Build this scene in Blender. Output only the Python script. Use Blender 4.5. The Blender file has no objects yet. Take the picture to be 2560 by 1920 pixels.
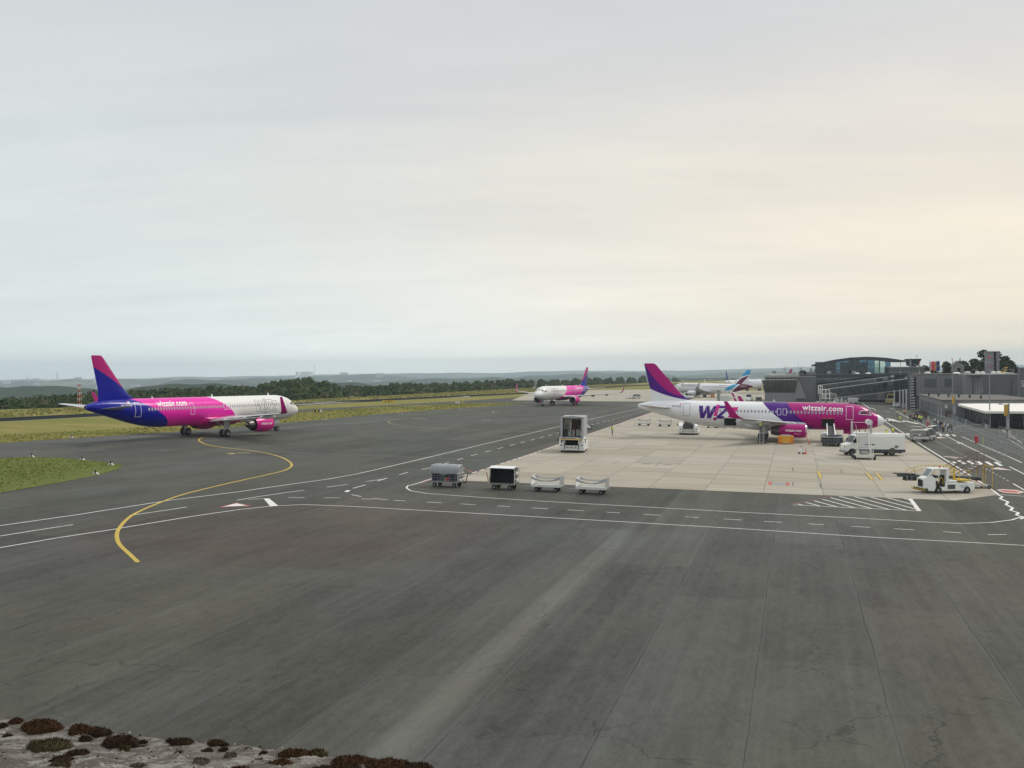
import bpy, bmesh, math, random
import numpy as np
from mathutils import Matrix, Vector
from mathutils import noise as mnoise
random.seed(7); np.random.seed(7)
sc = bpy.context.scene
col = sc.collection
pi = math.pi
# ---------------------------------------------------------------- camera
FPX, EYE, PITCH, ROLL, TILT = 2605.13, 10.32855, -0.01272, 0.01145, -0.02248
cam = bpy.data.objects.new('camera', bpy.data.cameras.new('camera'))
col.objects.link(cam)
cam.data.sensor_width = 36.0
cam.data.lens = 36.0 * FPX / 2560
cam.data.clip_start = 0.05
cam.data.clip_end = 40000
cam.matrix_world = (Matrix.Translation((0, 0, EYE)) @ Matrix.Rotation(pi/2 + PITCH, 4, 'X') @ Matrix.Rotation(-ROLL, 4, 'Z'))
sc.camera = cam
# ---------------------------------------------------------------- light, sky, exposure
SUN_AZ, SUN_EL = math.radians(56), math.radians(46)
SUNV = Vector((math.sin(SUN_AZ)*math.cos(SUN_EL), math.cos(SUN_AZ)*math.cos(SUN_EL), math.sin(SUN_EL)))
sd = bpy.data.lights.new('sun', 'SUN'); sd.energy = 1.5; sd.angle = math.radians(12); sd.color = (1, 0.93, 0.83)
sun = bpy.data.objects.new('sun', sd); col.objects.link(sun)
sun.rotation_euler = (-SUNV).to_track_quat('-Z', 'Y').to_euler()
sun.location = (0, 0, 60)
sc.view_settings.view_transform = 'Standard'; sc.view_settings.look = 'None'
sc.view_settings.exposure = 0.08; sc.view_settings.gamma = 1.0; sc.view_settings.use_curve_mapping = False
sc.render.engine = 'CYCLES'
try:
    sc.cycles.use_denoising = True
    sc.cycles.volume_bounces = 1; sc.cycles.max_bounces = 6; sc.cycles.transparent_max_bounces = 12
except Exception: pass
HAZE = 1.1e-4

# ---------------------------------------------------------------- node expression helper
class X:
    nt = None
    def __init__(s, sock): s.s = sock
    def _m(op, a, b=None, c=None, clamp=False):
        n = X.nt.nodes.new('ShaderNodeMath'); n.operation = op; n.use_clamp = clamp
        for i, q in enumerate((a, b, c)):
            if q is None: continue
            if isinstance(q, X): X.nt.links.new(q.s, n.inputs[i])
            else: n.inputs[i].default_value = q
        return X(n.outputs[0])
    def __add__(a, b): return X._m('ADD', a, b)
    def __radd__(a, b): return X._m('ADD', b, a)
    def __sub__(a, b): return X._m('SUBTRACT', a, b)
    def __rsub__(a, b): return X._m('SUBTRACT', b, a)
    def __mul__(a, b): return X._m('MULTIPLY', a, b)
    def __rmul__(a, b): return X._m('MULTIPLY', b, a)
    def __truediv__(a, b): return X._m('DIVIDE', a, b)
    def __gt__(a, b): return X._m('GREATER_THAN', a, b)
    def __lt__(a, b): return X._m('LESS_THAN', a, b)
    def pow(a, b): return X._m('POWER', a, b)
    def abs(a): return X._m('ABSOLUTE', a)
    def floor(a): return X._m('FLOOR', a)
    def fract(a): return X._m('FRACT', a)
    def clamp(a): return X._m('ADD', a, 0.0, clamp=True)
    def sstep(a, lo, hi):
        n = X.nt.nodes.new('ShaderNodeMapRange'); n.interpolation_type = 'SMOOTHSTEP'
        X.nt.links.new(a.s, n.inputs[0]); n.inputs[1].default_value = lo; n.inputs[2].default_value = hi
        return X(n.outputs[0])
def sock(n, i, q):
    if isinstance(q, X): X.nt.links.new(q.s, n.inputs[i])
    elif isinstance(q, (tuple, list)) and len(q) == 3 and n.inputs[i].type == 'RGBA': n.inputs[i].default_value = (*q, 1)
    else: n.inputs[i].default_value = q
def mix(f, a, b, mode='MIX'):
    n = X.nt.nodes.new('ShaderNodeMix'); n.data_type = 'RGBA'; n.blend_type = mode
    sock(n, 0, f); sock(n, 6, a); sock(n, 7, b)
    return X(n.outputs[2])
def xyz(v):
    n = X.nt.nodes.new('ShaderNodeSeparateXYZ'); X.nt.links.new(v.s, n.inputs[0])
    return [X(n.outputs[i]) for i in range(3)]
def vec(x, y, z=0.0):
    n = X.nt.nodes.new('ShaderNodeCombineXYZ'); sock(n, 0, x); sock(n, 1, y); sock(n, 2, z); return X(n.outputs[0])
def noise(v, scale, det=3, rough=.55, out=0, dist=0):
    n = X.nt.nodes.new('ShaderNodeTexNoise'); X.nt.links.new(v.s, n.inputs['Vector'])
    n.inputs['Scale'].default_value = scale; n.inputs['Detail'].default_value = det; n.inputs['Roughness'].default_value = rough
    n.inputs['Distortion'].default_value = dist
    return X(n.outputs[out])
def vor(v, scale, feat='F1', out=0):
    n = X.nt.nodes.new('ShaderNodeTexVoronoi'); n.feature = feat; X.nt.links.new(v.s, n.inputs['Vector'])
    n.inputs['Scale'].default_value = scale; return X(n.outputs[out])
def white(v):
    n = X.nt.nodes.new('ShaderNodeTexWhiteNoise'); n.noise_dimensions = '3D'; X.nt.links.new(v.s, n.inputs['Vector']); return X(n.outputs[0])
def objco():
    n = X.nt.nodes.new('ShaderNodeTexCoord'); return X(n.outputs['Object'])
def genco():
    n = X.nt.nodes.new('ShaderNodeTexCoord'); return X(n.outputs['Generated'])
def geopos():
    n = X.nt.nodes.new('ShaderNodeNewGeometry'); return X(n.outputs['Position'])
MATS = {}
def begin(name):
    m = bpy.data.materials.new(name); m.use_nodes = True; X.nt = m.node_tree
    return m, m.node_tree.nodes['Principled BSDF']
def S(name, rgb, rough=.5, metal=0, var=.12, scale=1.5, bump=0, emit=0, spec=.5, coat=0):
    """simple painted / solid surface with grime variation"""
    if name in MATS: return MATS[name]
    m, b = begin(name)
    o = objco()
    n = noise(o, scale, 5, .65)
    n2 = noise(o, scale*7, 2, .6)
    f = (n*.7 + n2*.3)
    k = (f - .5)*(2*var) + 1.0
    c = mix(1.0, rgb, vec(k, k, k), 'MULTIPLY')
    X.nt.links.new(c.s, b.inputs['Base Color'])
    b.inputs['Metallic'].default_value = metal
    r = (n*.25 + (rough - .12)).clamp()
    X.nt.links.new(r.s, b.inputs['Roughness'])
    b.inputs['Specular IOR Level'].default_value = spec
    if coat: b.inputs['Coat Weight'].default_value = coat
    if emit:
        b.inputs['Emission Color'].default_value = (*rgb, 1); b.inputs['Emission Strength'].default_value = emit
    if bump:
        bn = X.nt.nodes.new('ShaderNodeBump'); bn.inputs['Strength'].default_value = bump; bn.inputs['Distance'].default_value = .02
        X.nt.links.new(n2.s, bn.inputs['Height']); X.nt.links.new(bn.outputs[0], b.inputs['Normal'])
    MATS[name] = m; return m
# ---------------------------------------------------------------- world
w = bpy.data.worlds.new('World'); sc.world = w; w.use_nodes = True
X.nt = w.node_tree
for n in list(X.nt.nodes): X.nt.nodes.remove(n)
d = genco(); dx, dy, dz = xyz(d)
hz = (dx*dx + dy*dy).pow(.5)
el = X._m('ARCTAN2', dz, hz)                                   # elevation in radians
sxh, syh = math.sin(SUN_AZ), math.cos(SUN_AZ)
saz = ((dx*sxh + dy*syh)/hz)                                   # cos of azimuth from the sun
lowf = el.sstep(.0, .42)
base = mix(lowf, (.77, .765, .69), (.58, .60, .625))
base = mix(el.sstep(.0, .055), (1.25, 1.32, 1.24), mix(el.sstep(.03, .17), (.90, .94, .90), base))
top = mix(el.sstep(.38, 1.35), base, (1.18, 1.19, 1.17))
top = mix((1.0 - saz.sstep(.10, .62))*(1.0 - el.sstep(.10, .50))*.75, top, (.63, .695, .70))
warmf = (saz.sstep(.30, .96))*(1.0 - el.sstep(.02, .42))
warm = mix(warmf*.95, top, (.90, .78, .615))
# broad streaked cloud sheet, wide and thin, as seen on a high flat layer
q = (dz + .16)
cp = vec(dx/q, dy/q*1.0, 0.0)
c1 = noise(vec(dx/q*.35 + dy/q*.2, dy/q*1.1, 0.0), .9, 5, .6, dist=.6)
c2 = noise(cp, 3.2, 4, .6, dist=.3)
c3 = noise(vec(dx/q*.8, dy/q*1.5, 7.0), 1.6, 6, .62, dist=.8)
cl = ((c1 - .5)*.34 + (c2 - .5)*.05 + (c3 - .5)*.14) + 1.0
cloud = mix(1.0, warm, vec(cl, cl*.95 + .05, cl*.65 + .35), 'MULTIPLY')
pinkf = noise(vec(dx/q*.5, dy/q*.8, 3.0), .7, 3)
cloud = mix((pinkf.sstep(.5, .8))*.22, cloud, (.66, .62, .60))
sky = X.nt.nodes.new('ShaderNodeTexSky'); sky.sky_type = 'NISHITA'; sky.sun_disc = False
sky.sun_elevation = SUN_EL; sky.sun_rotation = SUN_AZ
bg1 = X.nt.nodes.new('ShaderNodeBackground'); bg1.inputs[1].default_value = .1; X.nt.links.new(sky.outputs[0], bg1.inputs[0])
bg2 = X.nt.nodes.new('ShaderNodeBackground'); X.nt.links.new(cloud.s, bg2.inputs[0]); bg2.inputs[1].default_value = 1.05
cover = (c1.sstep(.25, .6))*.06 + .90
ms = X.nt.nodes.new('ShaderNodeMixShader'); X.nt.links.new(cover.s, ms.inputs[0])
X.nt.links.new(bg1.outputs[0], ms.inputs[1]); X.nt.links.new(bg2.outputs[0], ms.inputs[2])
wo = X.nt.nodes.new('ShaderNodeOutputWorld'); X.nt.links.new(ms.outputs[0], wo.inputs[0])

# ---------------------------------------------------------------- survey of the place (metres; u runs away along the paving seams, v across to the right)
TH = 0.26592
UX, UY = math.sin(TH), math.cos(TH)
def gz(x, y): return TILT*x
def P(u, v, dz=0.0):
    x = u*UX + v*UY; y = u*UY - v*UX
    return Vector((x, y, gz(x, y) + dz))
def ray(px, py):
    u, v = px - 1280, 960 - py
    c, s = math.cos(ROLL), math.sin(ROLL); x = u*c + v*s; z = -u*s + v*c
    c, s = math.cos(PITCH), math.sin(PITCH)
    return Vector((x, FPX*c - z*s, FPX*s + z*c))
def G(px, py, dz=0.0):
    d = ray(px, py); t = (EYE - dz)/(TILT*d.x - d.z); return Vector((0, 0, EYE)) + d*t
def uv(p): return (p.x*UX + p.y*UY, p.x*UY - p.y*UX)
def onU(px, py, u0):
    d = ray(px, py); t = u0/(d.x*UX + d.y*UY); p = Vector((0, 0, EYE)) + d*t
    return (p.x*UY - p.y*UX, p.z)
RTILT = Matrix.Rotation(math.atan(-TILT), 4, 'Y')

# ---------------------------------------------------------------- mesh builder
class MB:
    def __init__(s): s.v = []; s.f = []; s.m = []; s.sm = []
    def add(s, vs, fs, m=0, smooth=False):
        o = len(s.v); s.v += [tuple(p) for p in vs]
        for f in fs: s.f.append(tuple(i+o for i in f)); s.m.append(m); s.sm.append(smooth)
        return s
    def hexa(s, p, m=0):
        return s.add(p, [(0,3,2,1),(4,5,6,7),(0,1,5,4),(1,2,6,5),(2,3,7,6),(3,0,4,7)], m)
    def box(s, x0, x1, y0, y1, z0, z1, m=0, yaw=0, c=None):
        p = [Vector(q) for q in ((x0,y0,z0),(x1,y0,z0),(x1,y1,z0),(x0,y1,z0),(x0,y0,z1),(x1,y0,z1),(x1,y1,z1),(x0,y1,z1))]
        if yaw:
            cx, cy = c if c else ((x0+x1)/2, (y0+y1)/2); ca, sa = math.cos(yaw), math.sin(yaw)
            p = [Vector((cx+(q.x-cx)*ca-(q.y-cy)*sa, cy+(q.x-cx)*sa+(q.y-cy)*ca, q.z)) for q in p]
        return s.hexa(p, m)
    def tube(s, p0, p1, r, n=6, m=0, r1=None, cap=True):
        p0, p1 = Vector(p0), Vector(p1); d = (p1-p0)
        if d.length < 1e-6: return s
        q = d.to_track_quat('Z', 'Y'); r1 = r if r1 is None else r1; vs = []
        for (p, rr) in ((p0, r), (p1, r1)):
            for i in range(n):
                a = 2*pi*i/n; vs.append(p + q @ Vector((math.cos(a)*rr, math.sin(a)*rr, 0)))
        fs = [(i, (i+1) % n, n+(i+1) % n, n+i) for i in range(n)]
        s.add(vs, fs, m, n > 6)
        if cap: s.add(vs, [tuple(range(n-1, -1, -1)), tuple(range(n, 2*n))], m)
        return s
    def pipe(s, pts, r, n=6, m=0):
        for a, b in zip(pts[:-1], pts[1:]): s.tube(a, b, r, n, m)
        return s
    def loft(s, rings, m=0, cap=True, smooth=True, mfun=None):
        n = len(rings[0]); o = len(s.v)
        for r in rings: s.v += [tuple(p) for p in r]
        for k in range(len(rings)-1):
            for i in range(n):
                a, b = o+k*n+i, o+k*n+(i+1) % n
                s.f.append((a, b, b+n, a+n)); s.m.append(mfun(k, i) if mfun else m); s.sm.append(smooth)
        if cap:
            s.f.append(tuple(range(o+n-1, o-1, -1))); s.m.append(m); s.sm.append(False)
            k = o+(len(rings)-1)*n; s.f.append(tuple(range(k, k+n))); s.m.append(mfun(len(rings)-2, 0) if mfun else m); s.sm.append(False)
        return s
    def lathe(s, prof, c=(0,0,0), axis='X', n=20, m=0, sy=1, sz=1, cap=False):
        rings = []
        for (x, r) in prof:
            ring = []
            for i in range(n):
                a = 2*pi*i/n; p = (x, math.cos(a)*r*sy, math.sin(a)*r*sz)
                if axis == 'Y': p = (p[1], p[0], p[2])
                elif axis == 'Z': p = (p[1], p[2], p[0])
                ring.append((p[0]+c[0], p[1]+c[1], p[2]+c[2]))
            rings.append(ring)
        return s.loft(rings, m, cap)
    def poly(s, pts, m=0): return s.add(pts, [tuple(range(len(pts)))], m)
    def prism(s, pts, ax, a, b, m=0):
        """extrude a 2-D outline along axis ax from a to b"""
        def q(p, t): return {'X': (t, p[0], p[1]), 'Y': (p[0], t, p[1]), 'Z': (p[0], p[1], t)}[ax]
        n = len(pts); vs = [q(p, a) for p in pts] + [q(p, b) for p in pts]
        return s.add(vs, [tuple(range(n-1, -1, -1)), tuple(range(n, 2*n))] + [(i, (i+1) % n, n+(i+1) % n, n+i) for i in range(n)], m)
    def ball(s, c, r, n=8, m=0, sx=1, sy=1, sz=1):
        rings = []
        for k in range(n//2+1):
            t = -pi/2 + pi*k/(n//2); rr = max(math.cos(t), .02)*r
            rings.append([(c[0]+sx*rr*math.cos(2*pi*i/n), c[1]+sy*rr*math.sin(2*pi*i/n), c[2]+sz*r*math.sin(t)) for i in range(n)])
        return s.loft(rings, m)
    def mesh(s, name, mats, bevel=0):
        me = bpy.data.meshes.new(name); me.from_pydata(s.v, [], s.f)
        if not isinstance(mats, (list, tuple)): mats = [mats]
        for x in mats: me.materials.append(x)
        me.polygons.foreach_set('material_index', s.m); me.polygons.foreach_set('use_smooth', s.sm)
        me.update()
        bm = bmesh.new(); bm.from_mesh(me); bmesh.ops.recalc_face_normals(bm, faces=bm.faces[:]); bm.to_mesh(me); bm.free()
        if any(s.sm): me.set_sharp_from_angle(angle=math.radians(38))
        return me
    def build(s, name, mats, parent=None, label=None, stuff=False, bevel=0):
        o = bpy.data.objects.new(name, s.mesh(name, mats)); col.objects.link(o); o.parent = parent
        if label: o['label'] = label
        if stuff: o['kind'] = 'stuff'
        if bevel:
            b = o.modifiers.new('bevel', 'BEVEL'); b.width = bevel; b.segments = 2; b.limit_method = 'ANGLE'; b.angle_limit = math.radians(35)
            b.harden_normals = False
        return o
def tag(o, label=None, cat=None, group=None, kind=None):
    if label: o['label'] = label
    if cat: o['category'] = cat
    if group: o['group'] = group
    if kind: o['kind'] = kind
    return o
def thing(name, label, cat, u, v, ang=0.0, group=None, dz=0.0, tilt=True):
    """an Empty at the thing's base; ang: 0 = local x towards +v, 90 = away"""
    o = bpy.data.objects.new(name, None); col.objects.link(o); o.empty_display_size = .5
    o.matrix_world = Matrix.Translation(P(u, v, dz)) @ (RTILT if tilt else Matrix.Identity(4)) @ Matrix.Rotation(-TH + math.radians(ang), 4, 'Z')
    return tag(o, label, cat, group)
def thing_px(name, label, cat, px, py, ang=0.0, group=None, dz=0.0, tilt=True):
    u, v = uv(G(px, py)); return thing(name, label, cat, u, v, ang, group, dz, tilt)
def copy_tree(o, parent=None):
    c = o.copy(); col.objects.link(c); c.parent = parent
    for ch in list(o.children): copy_tree(ch, c)
    return c
def dup(o, label, u, v, ang, dz=0.0, group=None, tilt=True):
    c = copy_tree(o)
    c.matrix_world = Matrix.Translation(P(u, v, dz)) @ (RTILT if tilt else Matrix.Identity(4)) @ Matrix.Rotation(-TH + math.radians(ang), 4, 'Z')
    c['label'] = label
    if group: c['group'] = group
    return c
def struct(o): o['kind'] = 'structure'; return o

# ---------------------------------------------------------------- common materials
white_paint = S('white_paint', (.74, .75, .74), .35, var=.10)
dirty_white = S('dirty_white', (.62, .62, .58), .5, var=.2)
cream = S('cream_paint', (.66, .63, .54), .5, var=.12)
light_grey = S('light_grey', (.36, .37, .38), .5)
mid_grey = S('mid_grey', (.22, .23, .24), .55)
dark_grey = S('dark_grey', (.07, .075, .08), .6)
black = S('black_rubber', (.018, .018, .02), .7, var=.2)
tyre_m = S('tyre_rubber', (.02, .02, .02), .85, var=.3)
steel = S('steel', (.5, .5, .5), .35, metal=.9)
alu = S('aluminium', (.62, .62, .62), .4, metal=.7)
yellow = S('yellow_paint', (.62, .43, .03), .5)
orange = S('orange_paint', (.72, .27, .02), .45)
red = S('red_paint', (.55, .02, .02), .4)
rust = S('brown_rail', (.16, .075, .05), .6)
hub_m = S('hub_metal', (.26, .27, .28), .45, metal=.4)
glass_dark = S('dark_glass', (.010, .013, .016), .10, var=.05, spec=.4)
curtain = S('curtain_grey', (.40, .42, .43), .8, var=.25, scale=4, bump=.5)
hivis = S('hivis_yellow', (.62, .78, .04), .7)
hivis_o = S('hivis_orange', (.85, .28, .04), .7)
strip_m = S('reflective_strip', (.62, .64, .62), .4)
skin = S('skin', (.50, .32, .24), .6)
hair_m = S('dark_hair', (.03, .022, .018), .8)
navy = S('navy_cloth', (.02, .025, .05), .9)
blackc = S('black_cloth', (.015, .015, .018), .9)
greyc = S('grey_cloth', (.16, .16, .17), .9)
whitec = S('white_cloth', (.62, .60, .58), .9)
brownc = S('red_brown_cloth', (.16, .05, .045), .9)
# ================================================================ GROUND MATERIALS
def uvpos():
    p = geopos(); x, y, z = xyz(p)
    return x*UX + y*UY, x*UY - y*UX, p
def m_asphalt():
    m, b = begin('asphalt')
    u, v, p = uvpos()
    wob = (noise(vec(u*.25, v*.02), 1.0, 3) - .5)*.22
    lv = (v + wob + 1.4 + 8.2)/4.1
    lane = lv.floor()
    fr = lv.fract()
    bay = ((u + white(vec(lane, 3.0, 1.0))*60.0)/27.0).floor()
    tone = (white(vec(lane, bay, 0.0)) - .5)*.34
    tone2 = (white(vec(lane, 7.0, 0.0)) - .5)*.14
    big = noise(p, .022, 4, .6)
    big2 = noise(vec(u*.5, v*1.3, 5.0), .05, 3, .6)
    mid = noise(vec(u*.7, v*.35), .55, 5, .7)
    fine = noise(p, 9.0, 3, .7)
    sp = noise(p, 38.0, 2, .8)
    streak = noise(vec(u*.06, v*1.6, 2.0), .9, 4, .6)
    c = mix(big.sstep(.40, .60), (.058, .0625, .046), (.063, .063, .051))
    c = mix(big2.sstep(.42, .66), c, (.065, .069, .063))
    red_ = noise(vec(u, v, 9.0), .03, 2, .5).sstep(.5, .66)
    rb = (vec(u, v, 0.0), )
    ex_ = (u - 62.0)/17.0; ey_ = (v + 31.0)/16.0; warm_ = (1.0 - (ex_*ex_ + ey_*ey_)).sstep(0.0, .8)
    c = mix((red_*.25 + warm_*.7).clamp(), c, (.066, .052, .043))
    st2 = noise(vec(u*.030, v*2.6, 6.0), 1.0, 5, .65); st3 = noise(vec(u*.10, v*6.0, 9.0), 1.0, 3, .6); patch = noise(vec(u*.35, v*.9, 1.0), .35, 4, .65)
    b1 = (v + 10.7)/.8; band = (1.0 - b1*b1).sstep(0.0, 1.0)*(1.0 - u.sstep(60.0, 80.0))
    b2 = (v + 8.4)/.8; band2 = (1.0 - b2*b2).sstep(0.0, 1.0)
    k = tone + tone2 + (mid - .5)*.50 + (fine - .5)*.85 + (sp - .5)*.95 + (streak - .5)*.34 + (st2 - .5)*.62 + (st3 - .5)*.14 + (patch - .5)*1.0 + (noise(vec(u*.8, v*2.2, 3.0), 1.3, 5, .75) - .5)*.9 + band*.52 - band2*.16 + 1.0
    c = mix(1.0, c, vec(k, k, k), 'MULTIPLY')
    # seams between paving lanes, worn open here and there
    e = (fr - .5).abs()
    gone = noise(vec(u*.16, lane*3.1), 1.0, 4).sstep(.36, .58)
    jag = noise(p, 3.0, 3)*.006
    seam = ((e + jag) > .4966)*gone
    wide = e.sstep(.455, .495)*.45
    c = mix(wide, c, (.088, .090, .083))
    c = mix(seam*.75, c, (.020, .020, .018))
    # fine random cracks
    dn = X.nt.nodes.new('ShaderNodeTexNoise'); X.nt.links.new(p.s, dn.inputs['Vector']); dn.inputs['Scale'].default_value = .8; dn.inputs['Detail'].default_value = 5
    va = X.nt.nodes.new('ShaderNodeVectorMath'); va.operation = 'MULTIPLY_ADD'; X.nt.links.new(dn.outputs['Color'], va.inputs[0]); va.inputs[1].default_value = (2.6, 2.6, 0); X.nt.links.new(p.s, va.inputs[2])
    vd = vor(X(va.outputs[0]), .16, 'DISTANCE_TO_EDGE')
    msk = noise(p, .11, 2).sstep(.42, .52)
    crack = (vd < .0042)*msk
    c = mix(crack*.5, c, (.018, .018, .016))
    # oil and tyre marks
    oil = noise(vec(u*.25, v, 4.0), .35, 3, .6).sstep(.68, .78)
    c = mix(oil*.4, c, (.028, .028, .028))
    X.nt.links.new(c.s, b.inputs['Base Color'])
    r = ((mid*.2) + .62); X.nt.links.new(r.s, b.inputs['Roughness']); b.inputs['Specular IOR Level'].default_value = .15
    bn = X.nt.nodes.new('ShaderNodeBump'); bn.inputs['Strength'].default_value = .5; bn.inputs['Distance'].default_value = .02
    hgt = (sp*.5 + fine*.5) - (seam + crack)*1.5
    X.nt.links.new(hgt.s, bn.inputs['Height']); X.nt.links.new(bn.outputs[0], b.inputs['Normal'])
    return m
def m_tarmac(name, col_, k=.2):
    m, b = begin(name); u, v, p = uvpos()
    n = (noise(vec(u*.1, v*.4), .5, 4)*.6 + noise(p, 4, 3)*.4 - .5)*2*k + 1.0
    c = mix(1.0, col_, vec(n, n, n), 'MULTIPLY'); X.nt.links.new(c.s, b.inputs['Base Color']); b.inputs['Roughness'].default_value = .95; b.inputs['Specular IOR Level'].default_value = .05
    return m
def m_concrete(joints):
    m, b = begin('apron_concrete' if joints else 'slab_concrete')
    u, v, p = uvpos()
    cell = white(vec(((u - 2.4)/5.0).floor(), ((v + 2.8)/5.0).floor(), 1.0))
    n1 = noise(vec(u, v*.25), .09, 4, .65); n2 = noise(vec(u*1.2, v*.15), .8, 4, .6); n3 = noise(p, 6.0, 3, .7)
    n4 = noise(vec(u*.8, v*.10, 8.0), .3, 4, .65).sstep(.56, .76)
    k = (cell - .5)*.20 + (n1 - .5)*.50 + (n2 - .5)*.60 + (n3 - .5)*.22 + 1.0
    c = mix(n1.sstep(.4, .65), (.335, .300, .235), (.305, .285, .238))
    c = mix(1.0, c, vec(k, k, k), 'MULTIPLY')
    c = mix(n4*.55, c, (.14, .13, .11))
    rs = noise(vec(u, v, 3.0), .5, 3).sstep(.66, .8); c = mix(rs*.25, c, (.28, .19, .14))
    if joints:
        fu = (((u - 2.4)/5.0).fract() - .5).abs(); fv = (((v + 2.8)/5.0).fract() - .5).abs()
        j = (fv > .492) + (fu > .494)*.5
        c = mix(j.clamp()*.55, c, (.09, .085, .075))
    X.nt.links.new(c.s, b.inputs['Base Color']); b.inputs['Roughness'].default_value = .8; b.inputs['Specular IOR Level'].default_value = .3
    return m
def m_grass(name, g1, g2, g3):
    m, b = begin(name); p = geopos(); u, v, _ = uvpos()
    a = noise(vec(u*.5, v*.16), .25, 5, .7); c_ = noise(p, 1.4, 4, .7); e = noise(p, .03, 3)
    c = mix(a.sstep(.38, .62), g1, g2); c = mix(e.sstep(.4, .65)*.7, c, g3)
    k = (c_ - .5)*1.0 + 1.0
    c = mix(1.0, c, vec(k, k, k), 'MULTIPLY')
    X.nt.links.new(c.s, b.inputs['Base Color']); b.inputs['Roughness'].default_value = .9; b.inputs['Specular IOR Level'].default_value = .15
    return m
def m_marking(name, rgb, wear=.35, under=(.06, .06, .055)):
    m, b = begin(name); p = geopos()
    n = noise(p, 2.6, 4, .75).sstep(.62 - wear*.25, .74); n2 = noise(p, .5, 3)
    c = mix(n*wear*1.6, rgb, under); k = n2*.35 + .82
    c = mix(1.0, c, vec(k, k, k), 'MULTIPLY')
    X.nt.links.new(c.s, b.inputs['Base Color']); b.inputs['Roughness'].default_value = .6
    return m
M_ASP = m_asphalt()
M_CON, M_SLAB = m_concrete(True), m_concrete(False)
M_TAXI = m_tarmac('taxiway_asphalt', (.085, .086, .080))
M_RUN = m_tarmac('runway_asphalt', (.012, .014, .020), .12)
M_GRASS = m_grass('dry_grass', (.165, .165, .030), (.24, .19, .060), (.12, .14, .022))
M_GREEN = m_grass('green_grass', (.065, .112, .012), (.095, .135, .02), (.115, .12, .028))
M_WHITE = m_marking('white_marking', (.66, .65, .62), .35)
M_FAINT = m_marking('faint_marking', (.24, .235, .215), .7)
M_YEL = m_marking('yellow_marking', (.46, .32, .025), .3)
M_YELF = m_marking('faded_yellow_marking', (.27, .23, .075), .5)
M_RED = m_marking('red_marking', (.38, .07, .055), .4)
M_PINK = m_marking('pale_pink_marking', (.58, .46, .42), .35)
M_JOINT = S('joint_dirt', (.10, .095, .085), .9)

# ================================================================ GROUND SHEETS
def sheet(name, pts, mat, off, sub=0):
    """flat sheet lying on the airfield; pts are world (x, y) pairs"""
    me = bpy.data.meshes.new(name)
    me.from_pydata([(x, y, gz(x, y)+off) for x, y in pts], [], [tuple(range(len(pts)))])
    me.materials.append(mat)
    bm = bmesh.new(); bm.from_mesh(me); bmesh.ops.triangulate(bm, faces=bm.faces[:])
    for f in bm.faces:
        if f.normal.z < 0: f.normal_flip()
    bm.to_mesh(me); bm.free()
    o = bpy.data.objects.new(name, me); col.objects.link(o); return struct(o)
def gp(l): return [tuple(G(a, b)[:2]) for a, b in l]
def uvp(l): return [tuple(P(u, v)[:2]) for u, v in l]

# field: everything up to the wood's edge
FAR = [(-900, 1062), (-500, 1046), (-200, 1033), (0, 1024), (120, 1020.5), (420, 1010), (741, 1000), (978, 988.5), (1295, 971), (1450, 963.5), (1600, 957.5), (1700, 954), (1900, 949), (2300, 943)]
far_xy = gp(FAR)
sheet('grass_field', [(700, -60), (1150, 600), (1250, 1050)] + far_xy[::-1] + [(-330, 60), (-200, -60)], M_GRASS, 0.0)
def poly_to_obj(*a): return sheet(*a)
# asphalt apron, large
apx = [(-300, 1128), (0, 1108), (120, 1100), (438, 1079.5), (701, 1058.5), (947, 1035.5), (1132, 1021.6), (1255, 1013.8), (1310, 1007.8), (1345, 1003)]
apr = gp(apx) + uvp([(372, -70), (430, -50), (520, -50), (640, -20), (640, 200), (100, 200), (-30, 120), (-30, -80), (60, -150)])
sheet('apron', apr, M_ASP, .004)
txy = gp([(430, 1056), (560, 1041), (741, 1024.5), (932, 1014.8), (1132, 1003.6), (1320, 992), (1500, 981), (1650, 972), (1800, 964), (1830, 970), (1640, 985), (1500, 1001), (1345, 1004.5), (1310, 1006.3), (1132, 1009), (932, 1017.4), (741, 1031), (600, 1043), (520, 1058)])
sheet('taxiway', txy, M_TAXI, .005)
run = gp([(-500, 1068), (-100, 1049.5), (120, 1039), (440, 1022.5), (732, 1008), (1000, 995), (1320, 981), (1559, 964), (1600, 962), (1700, 958.2), (1700, 960.4), (1600, 965), (1559, 966.8), (1320, 984.5), (1000, 1000), (741, 1014.5), (430, 1029.5), (256, 1040), (120, 1047.5), (-100, 1059), (-500, 1080)])
sheet('runway', run, M_RUN, .006)
def ribbon_pts(pts, wd, jit=0.0):
    """left and right edges of a painted line through world (x, y) points"""
    L, R = [], []; n = len(pts)
    for i, (x, y) in enumerate(pts):
        a = Vector(pts[max(i-1, 0)]); b = Vector(pts[min(i+1, n-1)]); d = (b-a)
        if d.length == 0: d = Vector((1, 0))
        d.normalize(); q = Vector((-d.y, d.x))*wd/2; c = Vector((x, y)) + (Vector((-d.y, d.x))*random.uniform(-jit, jit))
        L.append(c+q); R.append(c-q)
    return L, R
def dens(pts, step):
    out = [pts[0]]
    for a, b in zip(pts[:-1], pts[1:]):
        a, b = Vector(a), Vector(b); n = max(1, int((b-a).length/step))
        for i in range(1, n+1): out.append(tuple(a+(b-a)*i/n))
    return out
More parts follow.
